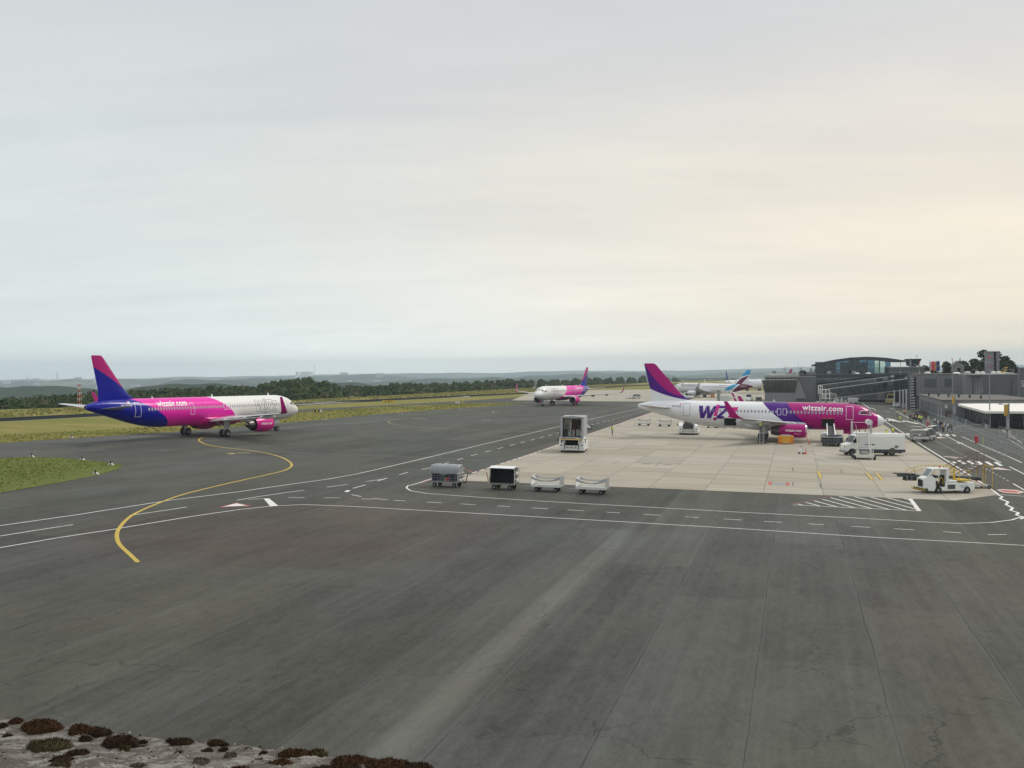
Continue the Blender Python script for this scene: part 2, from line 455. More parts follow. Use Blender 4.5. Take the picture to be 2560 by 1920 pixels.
def smooth_path(pts, k=6):
    P_ = [Vector(p) for p in pts]; out = []
    for i in range(len(P_)-1):
        p0, p1, p2, p3 = P_[max(i-1, 0)], P_[i], P_[i+1], P_[min(i+2, len(P_)-1)]
        for t in range(k):
            t /= k; out.append(tuple(.5*((2*p1)+(p2-p0)*t+(2*p0-5*p1+4*p2-p3)*t*t+(3*p1-p0-3*p2+p3)*t**3)))
    out.append(tuple(P_[-1])); return out
class Marks:
    def __init__(s, name, mat, off): s.mb = MB(); s.name = name; s.mat = mat; s.off = off
    def line(s, pts, wd, jit=0.0, step=None):
        if step: pts = dens(pts, step)
        L, R = ribbon_pts(pts, wd, jit); o = len(s.mb.v); n = len(L)
        vs = [(p.x, p.y, gz(*p)+s.off) for p in L] + [(p.x, p.y, gz(*p)+s.off) for p in R]
        s.mb.add(vs, [(i, i+1, n+i+1, n+i) for i in range(n-1)])
    def dash(s, pts, wd, on, period, start=0.0):
        D = dens(pts, .25); acc = 0; seg = []; 
        for a, b in zip(D[:-1], D[1:]):
            if ((acc - start) % period) < on: seg.append(a)
            elif len(seg) > 1: s.line([seg[0], seg[len(seg)//2], seg[-1]], wd); seg = []
            else: seg = []
            acc += (Vector(b)-Vector(a)).length
    def area(s, pts): s.mb.poly([(x, y, gz(x, y)+s.off) for x, y in pts])
    def done(s):
        o = bpy.data.objects.new(s.name, s.mb.mesh(s.name, s.mat)); col.objects.link(o)
        me = o.data
        bm = bmesh.new(); bm.from_mesh(me)
        for f in bm.faces:
            if f.normal.z < 0: f.normal_flip()
        bm.to_mesh(me); bm.free()
        return struct(o)
runm = Marks('runway_markings', M_FAINT, .012)
runm.area(gp([(700, 1012.4), (850, 1005.2), (905, 1004.2), (760, 1012.2)])); runm.area(gp([(780, 1006.5), (830, 1003.8), (845, 1004), (790, 1007)]))
runm.line(gp([(-100, 1061), (120, 1049.5), (256, 1042), (430, 1031)]), .5)
runm.line(gp([(1128, 994.2), (1170, 990.8)]), 1.2)
runm.done()
# green island lower left
isl = gp([(-220, 1160), (0, 1146), (79, 1142), (150, 1145), (206, 1150), (275, 1157), (306, 1163), (303, 1168), (292, 1174), (240, 1190), (137, 1209), (0, 1233), (-220, 1290)])
sheet('grass_island', isl, M_GREEN, .03)
grs = gp([(-300, 1108), (0, 1088), (120, 1082), (438, 1064), (520, 1059), (600, 1044), (741, 1031.3), (932, 1017.6), (1132, 1009.2), (1310, 1006.5), (1310, 1007.6), (1255, 1013.6), (1132, 1021.4), (947, 1035), (701, 1058), (438, 1079), (120, 1099.5), (0, 1107), (-300, 1127)])
sheet('grass_verge', grs, m_grass('verge_grass', (.14, .145, .018), (.22, .175, .045), (.09, .115, .012)), .03)
# rough tufts on the verges (nobody could count them)
def inside(p, poly):
    x, y = p; c = False; n = len(poly)
    for i in range(n):
        x1, y1 = poly[i]; x2, y2 = poly[i-1]
        if (y1 > y) != (y2 > y) and x < (x2-x1)*(y-y1)/(y2-y1)+x1: c = not c
    return c
def tufts(name, poly, n, h, mats, label):
    xs = [p[0] for p in poly]; ys = [p[1] for p in poly]; mb = MB(); k = 0
    while k < n:
        x, y = random.uniform(min(xs), max(xs)), random.uniform(min(ys), max(ys))
        if not inside((x, y), poly): continue
        if mnoise.noise((x*.09, y*.05, 3)) + random.uniform(-.5, .5) < -.15: continue
        k += 1; z = gz(x, y); a = random.uniform(0, pi); r = random.uniform(.5, 1.6)*h; hh = random.uniform(.35, 1)*h
        mb.add([(x-r*math.cos(a), y-r*math.sin(a), z), (x+r*math.cos(a), y+r*math.sin(a), z), (x+random.uniform(-.3, .3)*h, y, z+hh)], [(0, 1, 2)], random.randrange(len(mats)))
    return tag(mb.build(name, mats), label, 'grass', kind='stuff')
GT = [S('tuft_green', (.13, .18, .03), .9, spec=.1), S('tuft_dry', (.36, .30, .14), .9, spec=.1), S('tuft_olive', (.24, .235, .08), .9, spec=.1)]
tufts('verge_tufts', grs, 7000, .22, GT, 'long yellow-green grass on the verge behind the pink and blue airliner')
tufts('island_tufts', isl, 6000, .13, [GT[0], GT[0], GT[2]], 'short green turf on the grass island at the left edge')
fld = gp([(-100, 1032), (120, 1022), (741, 1001), (1295, 972), (1600, 958.5), (1559, 964), (1320, 981), (732, 1008), (120, 1038), (-100, 1049)])
tufts('field_tufts', fld, 5000, .55, [GT[1], GT[2], GT[2]], 'pale dry grass between the dark runway and the wood')

# concrete stand of 5 m slabs
CP = [(92.5, -31), (92.5, 12.6), (98.3, 16.9), (420, 18.4), (640, 18.4), (640, -47), (430, -40), (268, -35.8), (94.6, -31)]
con = sheet('concrete_apron', uvp(CP), M_CON, .008)
CP2 = [(352, -96), (366, -49), (640, -49), (640, -80), (520, -130)]
sheet('far_concrete_apron', uvp(CP2), M_CON, .008)
def clip(poly, f):
    out = []
    for i in range(len(poly)):
        a, b = poly[i-1], poly[i]; fa, fb = f(a), f(b)
        if (fa >= 0) != (fb >= 0):
            t = fa/(fa-fb); out.append((a[0]+(b[0]-a[0])*t, a[1]+(b[1]-a[1])*t))
        if fb >= 0: out.append(b)
    return out
UMAX = 172.5
for i in range(16):
    for j in range(11):
        u0, v0 = 92.5+5*i, -37.8+5*j
        g = .032
        cell = [(u0+g, v0+g), (u0+g, v0+5-g), (u0+5-g, v0+5-g), (u0+5-g, v0+g)]
        cell = clip(cell, lambda p: p[1] - (-31 - (p[0]-94.6)*.02765) - .02)           # left edge
        cell = clip(cell, lambda p: (12.6 + (p[0]-92.5)*(4.3/5.8)) - p[1] - .02) if cell else cell
        cell = clip(cell, lambda p: (16.9 + (p[0]-98.3)*.0047) - p[1] - .02) if cell else cell
        if len(cell) < 3: continue
        ar = 0
        for k in range(len(cell)): ar += cell[k-1][0]*cell[k][1]-cell[k][0]*cell[k-1][1]
        if abs(ar) < 1: continue
        h = .026 + random.uniform(-.002, .002); n = len(cell); cu = sum(p[0] for p in cell)/n; cv = sum(p[1] for p in cell)/n
        vs = [P(a, b, .006) for a, b in cell] + [P(a, b, h-.004) for a, b in cell] + [P(cu+(a-cu)*.996, cv+(b-cv)*.996, h) for a, b in cell]
        me = bpy.data.meshes.new('slab')
        fs = [(k, (k+1) % n, n+(k+1) % n, n+k) for k in range(n)] + [(n+k, n+(k+1) % n, 2*n+(k+1) % n, 2*n+k) for k in range(n)] + [tuple(range(2*n, 3*n))]
        me.from_pydata([tuple(q) for q in vs], [], fs); me.materials.append(M_SLAB)
        bm = bmesh.new(); bm.from_mesh(me); bmesh.ops.recalc_face_normals(bm, faces=bm.faces[:])
        if max(bm.faces, key=lambda f: f.calc_area()).normal.z < 0: bmesh.ops.reverse_faces(bm, faces=bm.faces[:])
        bm.to_mesh(me); bm.free()
        o = bpy.data.objects.new('slab', me); col.objects.link(o); o.parent = con

# ---- painted lines
wm = Marks('road_markings', M_WHITE, .012)
W1 = gp([(-300, 1357), (0, 1314.7), (200, 1286), (419, 1251.8), (600, 1229), (760, 1206), (820, 1198), (890, 1185.6), (953, 1171), (1073, 1143), (1390, 1068)])
u1, v1 = uv(G(1390, 1068)); W1 += uvp([(230, v1-.2), (300, v1-.4), (400, v1-.6)])
wm.line(W1, .16, .035, 2.6)
W2 = gp([(-300, 1411), (0, 1369.7), (144, 1345), (289, 1323), (309, 1319), (495, 1289), (600, 1274), (680, 1265.5), (757, 1261.6), (877, 1266), (1048, 1275.8), (1301, 1290), (1400, 1295.7), (1860, 1322.6), (2208, 1345), (2560, 1363.7), (2800, 1377)])
wm.line(W2, .15, .03, 2.2)
W3 = gp([(1083, 1196), (1035.5, 1211), (1019.7, 1214.7), (1016, 1220), (1026, 1227), (1067, 1234), (1194, 1243), (1400, 1255.9), (1860, 1281.4), (2145, 1295.7), (2328, 1306), (2398, 1309), (2477, 1306.7), (2531, 1300), (2553, 1292)])
wm.line(W3, .15, .03, 1.8)
wm.dash(gp([(0, 1340.5), (118, 1321.6), (166, 1314.7), (232, 1304), (317, 1290), (413, 1276), (500, 1263), (591, 1251), (656, 1240), (729, 1230)]), .14, 5.6, 10.2)
wm.dash(gp([(700, 1233.7), (797, 1221), (860, 1212.5), (917, 1204), (970, 1196)]), .14, 3.0, 5.6)
wm.dash(gp([(882, 1221), (906, 1214.6), (970, 1194.7), (1031, 1178), (1085, 1168), (1133, 1153), (1176, 1140), (1390, 1084)]) + uvp([(230, uv(G(1390, 1084))[1]), (330, uv(G(1390, 1084))[1])]), .14, 3.0, 6.1)
wm.dash(gp([(720, 1244), (852, 1245), (933, 1248.6), (1015, 1252.6), (1315, 1269), (1900, 1303), (2347, 1328.6), (2460, 1337), (2700, 1335)]), .14, 1.42, 2.86)
wm.line(gp([(866, 1230), (868, 1228), (872, 1226)]), .35); wm.line(gp([(879, 1237), (903, 1241.5)]), .15); wm.line(gp([(930, 1246), (969, 1250)]), .15)
wm.area(gp([(659, 1246.5), (673, 1246.5), (696, 1265), (675, 1265.5)])); wm.line(gp([(620, 1249), (659, 1246.8)]), .12)
# zig-zag strip at the right-hand corner
zz = [(2493, 1237), (2506, 1242), (2500, 1247), (2520, 1255), (2515, 1262), (2532, 1270), (2526, 1276), (2546, 1282), (2541, 1288), (2560, 1293), (2552, 1298)]
wm.line(gp(zz), .22)
# hatched keep-clear triangle
A_, B_, C_ = (1982, 1262.4), (2249, 1211.8), (2298, 1277.6)
wm.line(gp([B_, C_]), .32); wm.line(gp([A_, C_]), .16)
for k in range(13):
    t = (k+.6)/13; s_ = (A_[0]+(B_[0]-A_[0])*t, A_[1]+(B_[1]-A_[1])*t)
    dx_, dy_ = 1.0, .265; best = None
    for q0, q1 in ((A_, C_), (C_, B_)):
        ex, ey = q1[0]-q0[0], q1[1]-q0[1]; den = dx_*ey-dy_*ex
        if abs(den) < 1e-6: continue
        tt = ((q0[0]-s_[0])*ey-(q0[1]-s_[1])*ex)/den; ss = ((q0[0]-s_[0])*dy_-(q0[1]-s_[1])*dx_)/den
        if tt > 1 and -.01 <= ss <= 1.01 and (best is None or tt < best): best = tt
    if best: wm.line(gp([s_, (s_[0]+best, s_[1]+best*dy_)]), .17)
# right-hand road
cr = lambda x, y: (2200+.16275*x, 1100+.16275*y)
ci = lambda x, y: (2300+.12054*x, 980+.12054*y)
for k in range(5):
    wm.area(gp([cr(1180+140*k, 315+6.5*k), cr(1240+140*k, 314+6.5*k), cr(1330+142*k, 371+7.5*k), cr(1268+142*k, 366+7.5*k)]))
wm.area(gp([cr(1090, 328), cr(1140, 332), cr(1180, 358), cr(1130, 356)]))
wm.line(gp([cr(655, 85), cr(1000, 300), cr(1160, 400), cr(1640, 710), cr(1820, 838)]), .20, .01, 2)
wm.line(gp([(2212, 1053), (2306, 1113)]), .18)
wm.line(gp([(2365, 1090.3), (2502.7, 1157)]), .16); wm.line(gp([(2365, 1090.3), (2330, 1073.5), (2290, 1054), (2262, 1040), (2225, 1020)]), .16)
wm.dash(gp([(2320, 1091), cr(880, 30), cr(1400, 300), cr(1540, 395), cr(2040, 665)]), .14, .9, 2.1)
wm.dash(gp([(2267, 1062), (2300, 1079), (2320, 1090)]), .14, 1.6, 4.2)
wm.line(gp([cr(2045, 672), cr(2250, 790)]), .15); wm.line(gp([cr(1990, 410), cr(2260, 550)]), .15); wm.line(gp([cr(1370, 0), cr(1900, 222), cr(2180, 350)]), .15); wm.line(gp([cr(1370, 0), (2404, 1092)]), .15)
wm.line(gp([cr(1820, 838), cr(2300, 872)]), .18)
wm.area(gp([ci(510, 875), ci(580, 876), ci(630, 912), ci(560, 908)])); wm.area(gp([ci(650, 882), ci(700, 884), ci(760, 918), ci(700, 916)])); wm.area(gp([ci(380, 870), ci(420, 872), ci(470, 918), ci(420, 914)]))
wm.area(gp([ci(750, 1050), ci(890, 1058), ci(885, 1070), ci(790, 1066)]))
for a, b in (((2216, 1046), (2238, 1050)), ((2224, 1048.5), (2252, 1056)), ((2262, 1052), (2296, 1060)), ((2278, 1065), (2306, 1067.5)), ((2212, 1028.5), (2225, 1029)), ((2262, 1086), (2290, 1087.5))):
    wm.line(gp([a, b]), .7)
for k in range(6): wm.area(gp([(2210+9*k, 1049+.6*k), (2214+9*k, 1049+.6*k), (2218+9*k, 1052+.6*k), (2213.5+9*k, 1052+.6*k)]))
for k in range(3): wm.area(gp([(2264+16*k, 1083+2*k), (2270+16*k, 1083+2*k), (2279+16*k, 1088+2*k), (2272+16*k, 1088+2*k)]))
wm.line(gp([(2155, 1008), (2176, 1022)]), .3); wm.line(gp([(2178, 1020), (2190, 1025)]), .3); wm.line(gp([(2186, 1028), (2198, 1028.7)]), .4)
wm.line(gp([(2505, 1075), (2555, 1108)]), .15); wm.line(gp([(2520, 1098), (2575, 1130)]), .12)
wm.done()
fm = Marks('faint_markings', M_FAINT, .0115)
fm.dash(gp([(-200, 1137), (29, 1131.2), (125, 1127), (340, 1124.5), (627, 1126)]), .16, 4.2, 8.3)
fm.dash(gp([(700, 1073), (860, 1070), (1000, 1070), (1120, 1071.5)]), .16, 3.0, 6.5)
fm.line(gp([(640, 1076), (700, 1071.6), (934, 1053.3), (1100, 1040), (1250, 1028), (1400, 1018)]), .16)
fm.line(gp([(618, 1126), (700, 1129.6), (900, 1138), (1073, 1144), (1219, 1151.7)]), .12)
fm.line(gp([(550, 1117), (640, 1127), (700, 1130)]), .1)
fm.line(gp([(1206, 1050.5), (1226, 1050.7)]), .9); fm.line(gp([(1184, 1129.5), (1196, 1129.7)]), .2); fm.line(gp([(1206, 1051), (1222, 1051.2)]), .6)
fm.done()
ym = Marks('taxi_guide_line', M_YEL, .0125)
yl = [(345, 1406), (340, 1401), (326, 1387.5), (302, 1365), (294, 1351), (292.5, 1334), (300.6, 1317), (319.5, 1296.5), (343.6, 1281), (395, 1258.7), (464, 1234.6), (584, 1205.4), (670, 1186.5), (711, 1176), (728.4, 1166), (725, 1155.6), (704, 1143.6), (670, 1134), (618.5, 1125.7), (550, 1117.8), (515, 1111), (498, 1102), (502, 1095.5), (522, 1089.6), (560, 1085.5), (600, 1083.5), (650, 1083)]
ym.line(smooth_path(gp(yl), 4), .25); ym.done()
yf = Marks('faded_taxi_lines', M_YELF, .0105)
yf.line(smooth_path(gp([(1069, 1046.5), (1016.5, 1046), (985, 1050), (971, 1054), (978.5, 1059.6), (1016.5, 1065.3), (1111, 1071.6), (1222, 1076), (1390, 1081)]), 4), .22)
yf.line(gp([(1030, 1046.6), (1068, 1047)]), .9)
yf.line(smooth_path(gp([(1290, 1026.7), (1252, 1026), (1233, 1029), (1239.5, 1033.7), (1320, 1039), (1420, 1043)]), 4), .2)
yf.line(gp([(600, 1083.5), (638, 1083)]), .9); yf.area(gp([(563, 1133), (580, 1132), (592, 1134), (578, 1136.5)])); yf.line(gp([(592, 1133), (625, 1131.5)]), .7)
yf.done()
rm = Marks('red_markings', M_RED, .0135)
E_ = gp([(1083, 1198), (1161, 1172)]) + uvp([(100, -31.25), (125, -31.9), (150, -32.6), (200, -33.9), (268, -35.9)])
rm.line(E_, .16, .02, 2); 
rm.line(gp([(1052, 1208), (1083, 1198)]), .12)
rm.area(gp([(546, 1269), (591, 1257.4), (629, 1265.5)]))
rm.line(gp([cr(1212, 472), cr(1612, 716)]), .12); rm.line(gp([(1979, 1261), (2100, 1237), (2246, 1210)]), .08)
cz = lambda x, y: (1860+.31646*x, 1120+.31646*y)
rm.done()
wr = Marks('white_edge_line', M_WHITE, .034)
WE = uvp([(94, -31.3), (125, -31.7), (150, -32.4), (200, -33.7), (268, -35.7), (330, -37)])
wr.dash(WE, .2, 2.0, 2.7)
wr.line(gp([(1083, 1196), (1120, 1184.5), (1161, 1171)]), .15)
wr.area(gp([(557, 1267.8), (591, 1259.3), (618, 1265.1)]))
wr.dash(gp([(2080, 1160), (1990, 1126), (1925, 1103)]), .1, 50, 60)
wr.line(gp([cz(520, 62), cz(760, 118), cz(1000, 165), cz(1130, 185)]), .12); wr.line(gp([(2002, 1137), (2060, 1143)]), .1)
for k in range(9): wr.line(gp([(2020+9.5*k, 1132.5-1.2*k), (2062+9.5*k, 1138.5-1.3*k)]), .12)
wr.done()
pk = Marks('give_way_triangles', M_PINK, .015)
pk.area(gp([cr(958, 250), cr(1278, 267), cr(1175, 292)])); pk.area(gp([cr(1688, 446), cr(1810, 422), cr(2042, 468)]))
pk.area(gp([ci(345, 926), ci(560, 955), ci(350, 962)])); pk.area(gp([ci(480, 1340), ci(890, 1358), ci(750, 1385)]))
e2 = gp([cr(1840, 775), cr(1900, 768), cr(2080, 780), cr(2160, 800), cr(2100, 815), cr(1900, 803)])
pk.area(gp([cr(1785, 768), cr(1890, 757), cr(2100, 770), cr(2230, 802), cr(2130, 826), cr(1900, 812)]))
pk.done()
rd = Marks('red_disc_marking', M_RED, .018); rd.area(e2); rd.done()
pit = Marks('red_pit_markings', M_RED, .034)
pit.area(gp([cz(192, 268), cz(224, 268), cz(222, 294), cz(190, 294)])); pit.area(gp([cz(330, 274), cz(360, 276), cz(362, 300), cz(330, 300)]))
pit.line(gp([cz(615, 180), cz(735, 187)]), .22); pit.done()
pc = Marks('pit_cover', mid_grey, .036); pc.area(gp([cz(228, 272), cz(328, 276), cz(328, 297), cz(226, 293)])); pc.done()
yb = Marks('yellow_stand_marks', M_YEL, .034)
yb.line(gp([cz(588, 186), cz(606, 240)]), .3); yb.line(gp([cz(970, 198), cz(1015, 252)]), .3); yb.line(gp([cz(1048, 202), cz(1095, 256)]), .3); yb.done()
db = Marks('dark_stand_marks', dark_grey, .033)
for q0, q1 in ((cz(580, 186), cz(588, 240)), (cz(597, 186), cz(618, 240)), (cz(955, 198), cz(1000, 252)), (cz(982, 198), cz(1025, 252)), (cz(1035, 202), cz(1080, 256)), (cz(1062, 202), cz(1105, 256))): db.line(gp([q0, q1]), .14)
db.line(gp([cz(388, 272), cz(386, 300)]), .12); db.line(gp([cz(600, 280), cz(606, 315)]), .12); db.line(gp([cz(384, 155), cz(386, 185)]), .12); db.line(gp([cz(765, 170), cz(775, 200)]), .12)
db.line(gp([(1605, 1160), (1627, 1160.5)]), .5); db.line(gp([(1658, 1162.5), (1681, 1163)]), .5)
db.line(gp([(1530, 1161), (1546, 1153)]), .08); db.line(gp([(1638, 1166), (1650, 1157)]), .08)
db.line(gp([(105, 1548), (62, 1562), (20, 1578)]), .05)
db.done()

# ================================================================ TERRAIN BEYOND THE FIELD
def ang_of(px, py=960):
    d = ray(px, py); return math.atan2(d.x, d.y)
edge_az = [ang_of(a, b) for a, b in FAR]; edge_r = [math.hypot(*p) for p in far_xy]
def redge(az): return float(np.interp(az, edge_az, edge_r))
TL = [(-900, 1000), (-300, 995), (0, 991), (100, 985), (200, 978), (330, 971), (450, 966), (560, 964), (640, 962), (690, 949), (740, 942.5), (800, 944.5), (830, 952), (850, 961), (900, 958.5), (960, 957.5), (975, 962), (985, 957.5), (1030, 954), (1090, 957), (1150, 952), (1230, 948), (1290, 945.5), (1320, 949), (1350, 946.5), (1400, 946), (1450, 942.5), (1540, 941), (1600, 939), (1660, 938.5), (1690, 943), (1705, 952), (1720, 954), (1740, 951), (1752, 944), (1765, 951), (1900, 952), (2300, 950)]
def elev_of(px, py):
    d = ray(px, py); return math.atan2(d.z, math.hypot(d.x, d.y))
tl_az = [ang_of(a, b) for a, b in TL]; tl_el = [elev_of(a, b) for a, b in TL]
def ctop(az, r):
    """height of the tree tops wanted at this bearing and range"""
    re = redge(az); t = min(1, max(0, (r-re-6)/130.0))
    e1 = float(np.interp(az, tl_az, tl_el)); zf = gz(math.sin(az)*re, math.cos(az)*re)
    e0 = min(e1, math.atan2(zf + 2.5 - EYE, re))
    e = e0 + (e1-e0)*(t**.6) if e1 > e0 else e0 + (e1-e0)*t
    return EYE + math.tan(e)*r
def tz(x, y):
    r = math.hypot(x, y); az = math.atan2(x, y); re = redge(az); g = gz(max(-900, min(900, x)), y)
    if r < re: return g - .35
    t = min(1, (r-re)/11.0); wood = ctop(az, r) - 13.0
    inner = (g-.35)*(1-t) + min(wood, 60)*t
    if r < re+230: return inner
    # falling away into the broad valley, then long low ridges
    t2 = min(1, (r-re-230)/900.0); t2 = t2*t2*(3-2*t2)
    n = mnoise.noise((x/1500, y/1500, 1.3))*38 + mnoise.noise((x/420, y/420, 4.1))*13 + mnoise.noise((x/95, y/95, 2.1))*5
    valley = -62 + n*min(1, r/2500)
    # named ridges: (bearing px, half-width rad, range, depth, top pixel line)
    for (a0, ha, rr, dr, py) in RIDGES:
        da = (az-a0)/ha; dr_ = (r-rr)/dr
        if abs(da) < 1.6 and abs(dr_) < 2.2:
            k = math.exp(-da**4)*math.exp(-dr_*dr_)
            zt = EYE + math.tan(elev_of(1280+math.tan(a0)*FPX, py))*rr + mnoise.noise((x/160, y/160, 7))*6*(rr/2500) + mnoise.noise((x/40, y/40, 7))*3.5
            valley = valley*(1-k) + max(valley, zt)*k
    far = max(0, min(1, (r-9500)/2500)); far = far*far*(3-2*far)
    sk = EYE + (mnoise.noise((az*9, 1.0, 0))*22 + mnoise.noise((az*31, 5.0, 0))*10)*1.0 - 28 + far_h(az)
    valley = valley*(1-far) + sk*far
    return inner_blend(inner, valley, t2)
def inner_blend(a, b, t): return a*(1-t) + b*t
def far_h(az): return float(np.interp(math.tan(az)*FPX+1280, [-900, 0, 400, 640, 800, 900, 1150, 1280, 1600, 2000, 2560, 3500], [-5, -8, -6, -4, 14, 16, 8, 6, 12, 24, 34, 20]))
RIDGES = [(ang_of(60), .085, 2300, 330, 966), (ang_of(480), .085, 1900, 260, 961.5), (ang_of(830), .055, 2600, 300, 955), (ang_of(520), .05, 5200, 420, 949), (ang_of(640), .05, 6200, 500, 947),
          (ang_of(880), .07, 7600, 600, 938), (ang_of(1180), .11, 4800, 500, 946), (ang_of(1500), .09, 6200, 700, 934), (ang_of(1760), .06, 3200, 260, 943), (ang_of(1730), .03, 1600, 160, 949), (ang_of(1950), .09, 7000, 800, 930), (ang_of(250), .11, 7800, 700, 950), (ang_of(-300), .12, 3000, 400, 970)]
NA, NR = 560, 210
azs = np.linspace(-.62, .62, NA); rs = np.concatenate([[120], np.geomspace(150, 1200, 95), np.geomspace(1230, 12400, NR-96)])
vs = []
for r in rs:
    for a in azs:
        x, y = math.sin(a)*r, math.cos(a)*r; vs.append((x, y, tz(x, y)))
fs = []
for i in range(len(rs)-1):
    for j in range(NA-1):
        k = i*NA+j; fs.append((k, k+1, k+NA+1, k+NA))
me = bpy.data.meshes.new('countryside'); me.from_pydata(vs, [], fs); me.polygons.foreach_set('use_smooth', [True]*len(fs))
m, b = begin('countryside'); p = geopos(); x_, y_, z_ = xyz(p)
pp = vec(x_, y_, 0.0); fld_ = vor(pp, .0035, 'F1', 1); wd = noise(pp, .0016, 5, .65).sstep(.36, .46)
c = mix(wd, mix(white(fld_), (.10, .125, .04), (.20, .19, .08)), (.018, .032, .014)); c = mix(noise(pp, .02, 4).sstep(.3, .7)*.6, c, (.03, .045, .02))
c = mix((vor(pp, .012, 'F1', 0) < .13)*noise(pp, .0009, 2).sstep(.5, .6), c, (.45, .42, .38))
X.nt.links.new(c.s, b.inputs['Base Color']); b.inputs['Roughness'].default_value = 1; b.inputs['Specular IOR Level'].default_value = 0
me.materials.append(m); terr = bpy.data.objects.new('hills', me); col.objects.link(terr); struct(terr)

# ================================================================ WOODS
leafm = []
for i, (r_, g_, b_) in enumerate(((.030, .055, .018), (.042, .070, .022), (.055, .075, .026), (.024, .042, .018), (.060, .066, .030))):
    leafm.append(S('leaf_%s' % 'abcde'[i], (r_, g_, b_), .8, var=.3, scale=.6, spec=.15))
barkm = S('bark', (.06, .048, .038), .9)
def tree_geo(seed, H, R, nleaf, ls, dens_inner=True):
    """numpy crown: leaf-sized quads through several lobes, + low dark core, trunk"""
    rg = np.random.RandomState(seed); V, F, M = [], [], []
    lobes = []
    nl = rg.randint(5, 8)
    for i in range(nl):
        a = rg.uniform(0, 2*pi); rr = rg.uniform(.1, .55)*R; z = rg.uniform(.42, .82)*H
        lobes.append((math.cos(a)*rr, math.sin(a)*rr, z, rg.uniform(.38, .62)*R, rg.uniform(.16, .24)*H))
    lobes.append((0, 0, .55*H, .62*R, .3*H)); lobes.append((rg.uniform(-.1, .1)*R, 0, .8*H, .42*R, .2*H))
    for (cx, cy, cz_, lr, lh) in lobes:
        mi = rg.randint(0, 5)
        for k in range(int(nleaf/len(lobes))):
            q = rg.normal(size=3); q /= np.linalg.norm(q); d_ = rg.uniform(.72, 1.12)
            c = np.array([cx+q[0]*lr*d_, cy+q[1]*lr*d_, cz_+q[2]*lh*d_])
            n1 = q + rg.normal(size=3)*.6; n1 /= np.linalg.norm(n1)
            t = np.cross(n1, rg.normal(size=3)); t /= np.linalg.norm(t); b2 = np.cross(n1, t); s1 = ls*rg.uniform(.5, 1.2); s2 = ls*rg.uniform(.4, .9)
            o = len(V); V += [c-t*s1, c+b2*s2, c+t*s1, c-b2*s2]; F.append((o, o+1, o+2, o+3)); M.append(mi if rg.rand() < .7 else rg.randint(0, 5))
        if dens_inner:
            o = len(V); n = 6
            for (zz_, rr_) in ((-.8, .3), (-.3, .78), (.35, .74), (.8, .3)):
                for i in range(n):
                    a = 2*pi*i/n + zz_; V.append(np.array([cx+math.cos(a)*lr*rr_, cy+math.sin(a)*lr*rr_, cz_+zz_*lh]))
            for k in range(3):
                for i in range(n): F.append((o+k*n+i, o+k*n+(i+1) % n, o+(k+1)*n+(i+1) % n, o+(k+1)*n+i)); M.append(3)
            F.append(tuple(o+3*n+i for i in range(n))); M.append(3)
    return V, F, M
def trunk_geo(mb, H, R, seed):
    rg = random.Random(seed); r = H*.022+.08
    mb.tube((0, 0, -.5), (0, 0, .35*H), r, 7, r1=r*.75); mb.tube((0, 0, .35*H), (rg.uniform(-.3, .3), 0, .8*H), r*.75, 6, r1=r*.15)
    for i in range(6):
        a = 2*pi*i/6+rg.random(); z0 = rg.uniform(.28, .5)*H; L = rg.uniform(.5, .85)*R
        mb.tube((0, 0, z0), (math.cos(a)*L, math.sin(a)*L, z0+rg.uniform(.15, .3)*H), r*.45, 5, r1=r*.1)
kinds = []
for s in range(7):
    kv, kf, km = tree_geo(s, 1.0, .5, 150, .058); kv = np.array(kv); kv[:, 2] *= 1.0/kv[:, 2].max(); kinds.append((kv, kf, km))
V, F, Mi = [], [], []; off = 0
rgx = np.random.RandomState(5); placed = 0
for az in np.arange(-.60, ang_of(1712), .0105):
    re = redge(az); r = re + rgx.uniform(9, 13)
    while r < re + 225:
        az2 = az + rgx.uniform(-.5, .5)*.0105*min(1, 420/r); x, y = math.sin(az2)*r, math.cos(az2)*r
        top = ctop(az2, r); base = tz(x, y); H = max(5.0, min(19, top-base-rgx.uniform(0, 2.2)))
        if r-re > 60 and rgx.rand() < .25: H *= rgx.uniform(.9, 1.10)
        W_ = H*rgx.uniform(.62, .95); kv, kf, km = kinds[rgx.randint(0, 7)]; a = rgx.uniform(0, 2*pi); ca, sa = math.cos(a), math.sin(a)
        arr = np.array(kv); q = np.empty_like(arr); q[:, 0] = (arr[:, 0]*ca-arr[:, 1]*sa)*W_+x; q[:, 1] = (arr[:, 0]*sa+arr[:, 1]*ca)*W_+y; q[:, 2] = (arr[:, 2]*1.12-.12)*H+base
        V.append(q); F += [tuple(i+off for i in f) for f in kf]; sh = rgx.randint(0, 5); Mi += [(m_+sh) % 5 for m_ in km]; off += len(arr); placed += 1
        r += rgx.uniform(7.5, 12) * (1.0 if r-re < 60 else 1.5)
me = bpy.data.meshes.new('wood'); me.from_pydata(np.concatenate(V).tolist(), [], F)
for x in leafm: me.materials.append(x)
me.polygons.foreach_set('material_index', Mi)
wood = bpy.data.objects.new('wood', me); col.objects.link(wood)
tag(wood, 'dark green mixed wood along the far side of the runway', 'wood', kind='stuff')
print('wood trees', placed, 'faces', len(F))
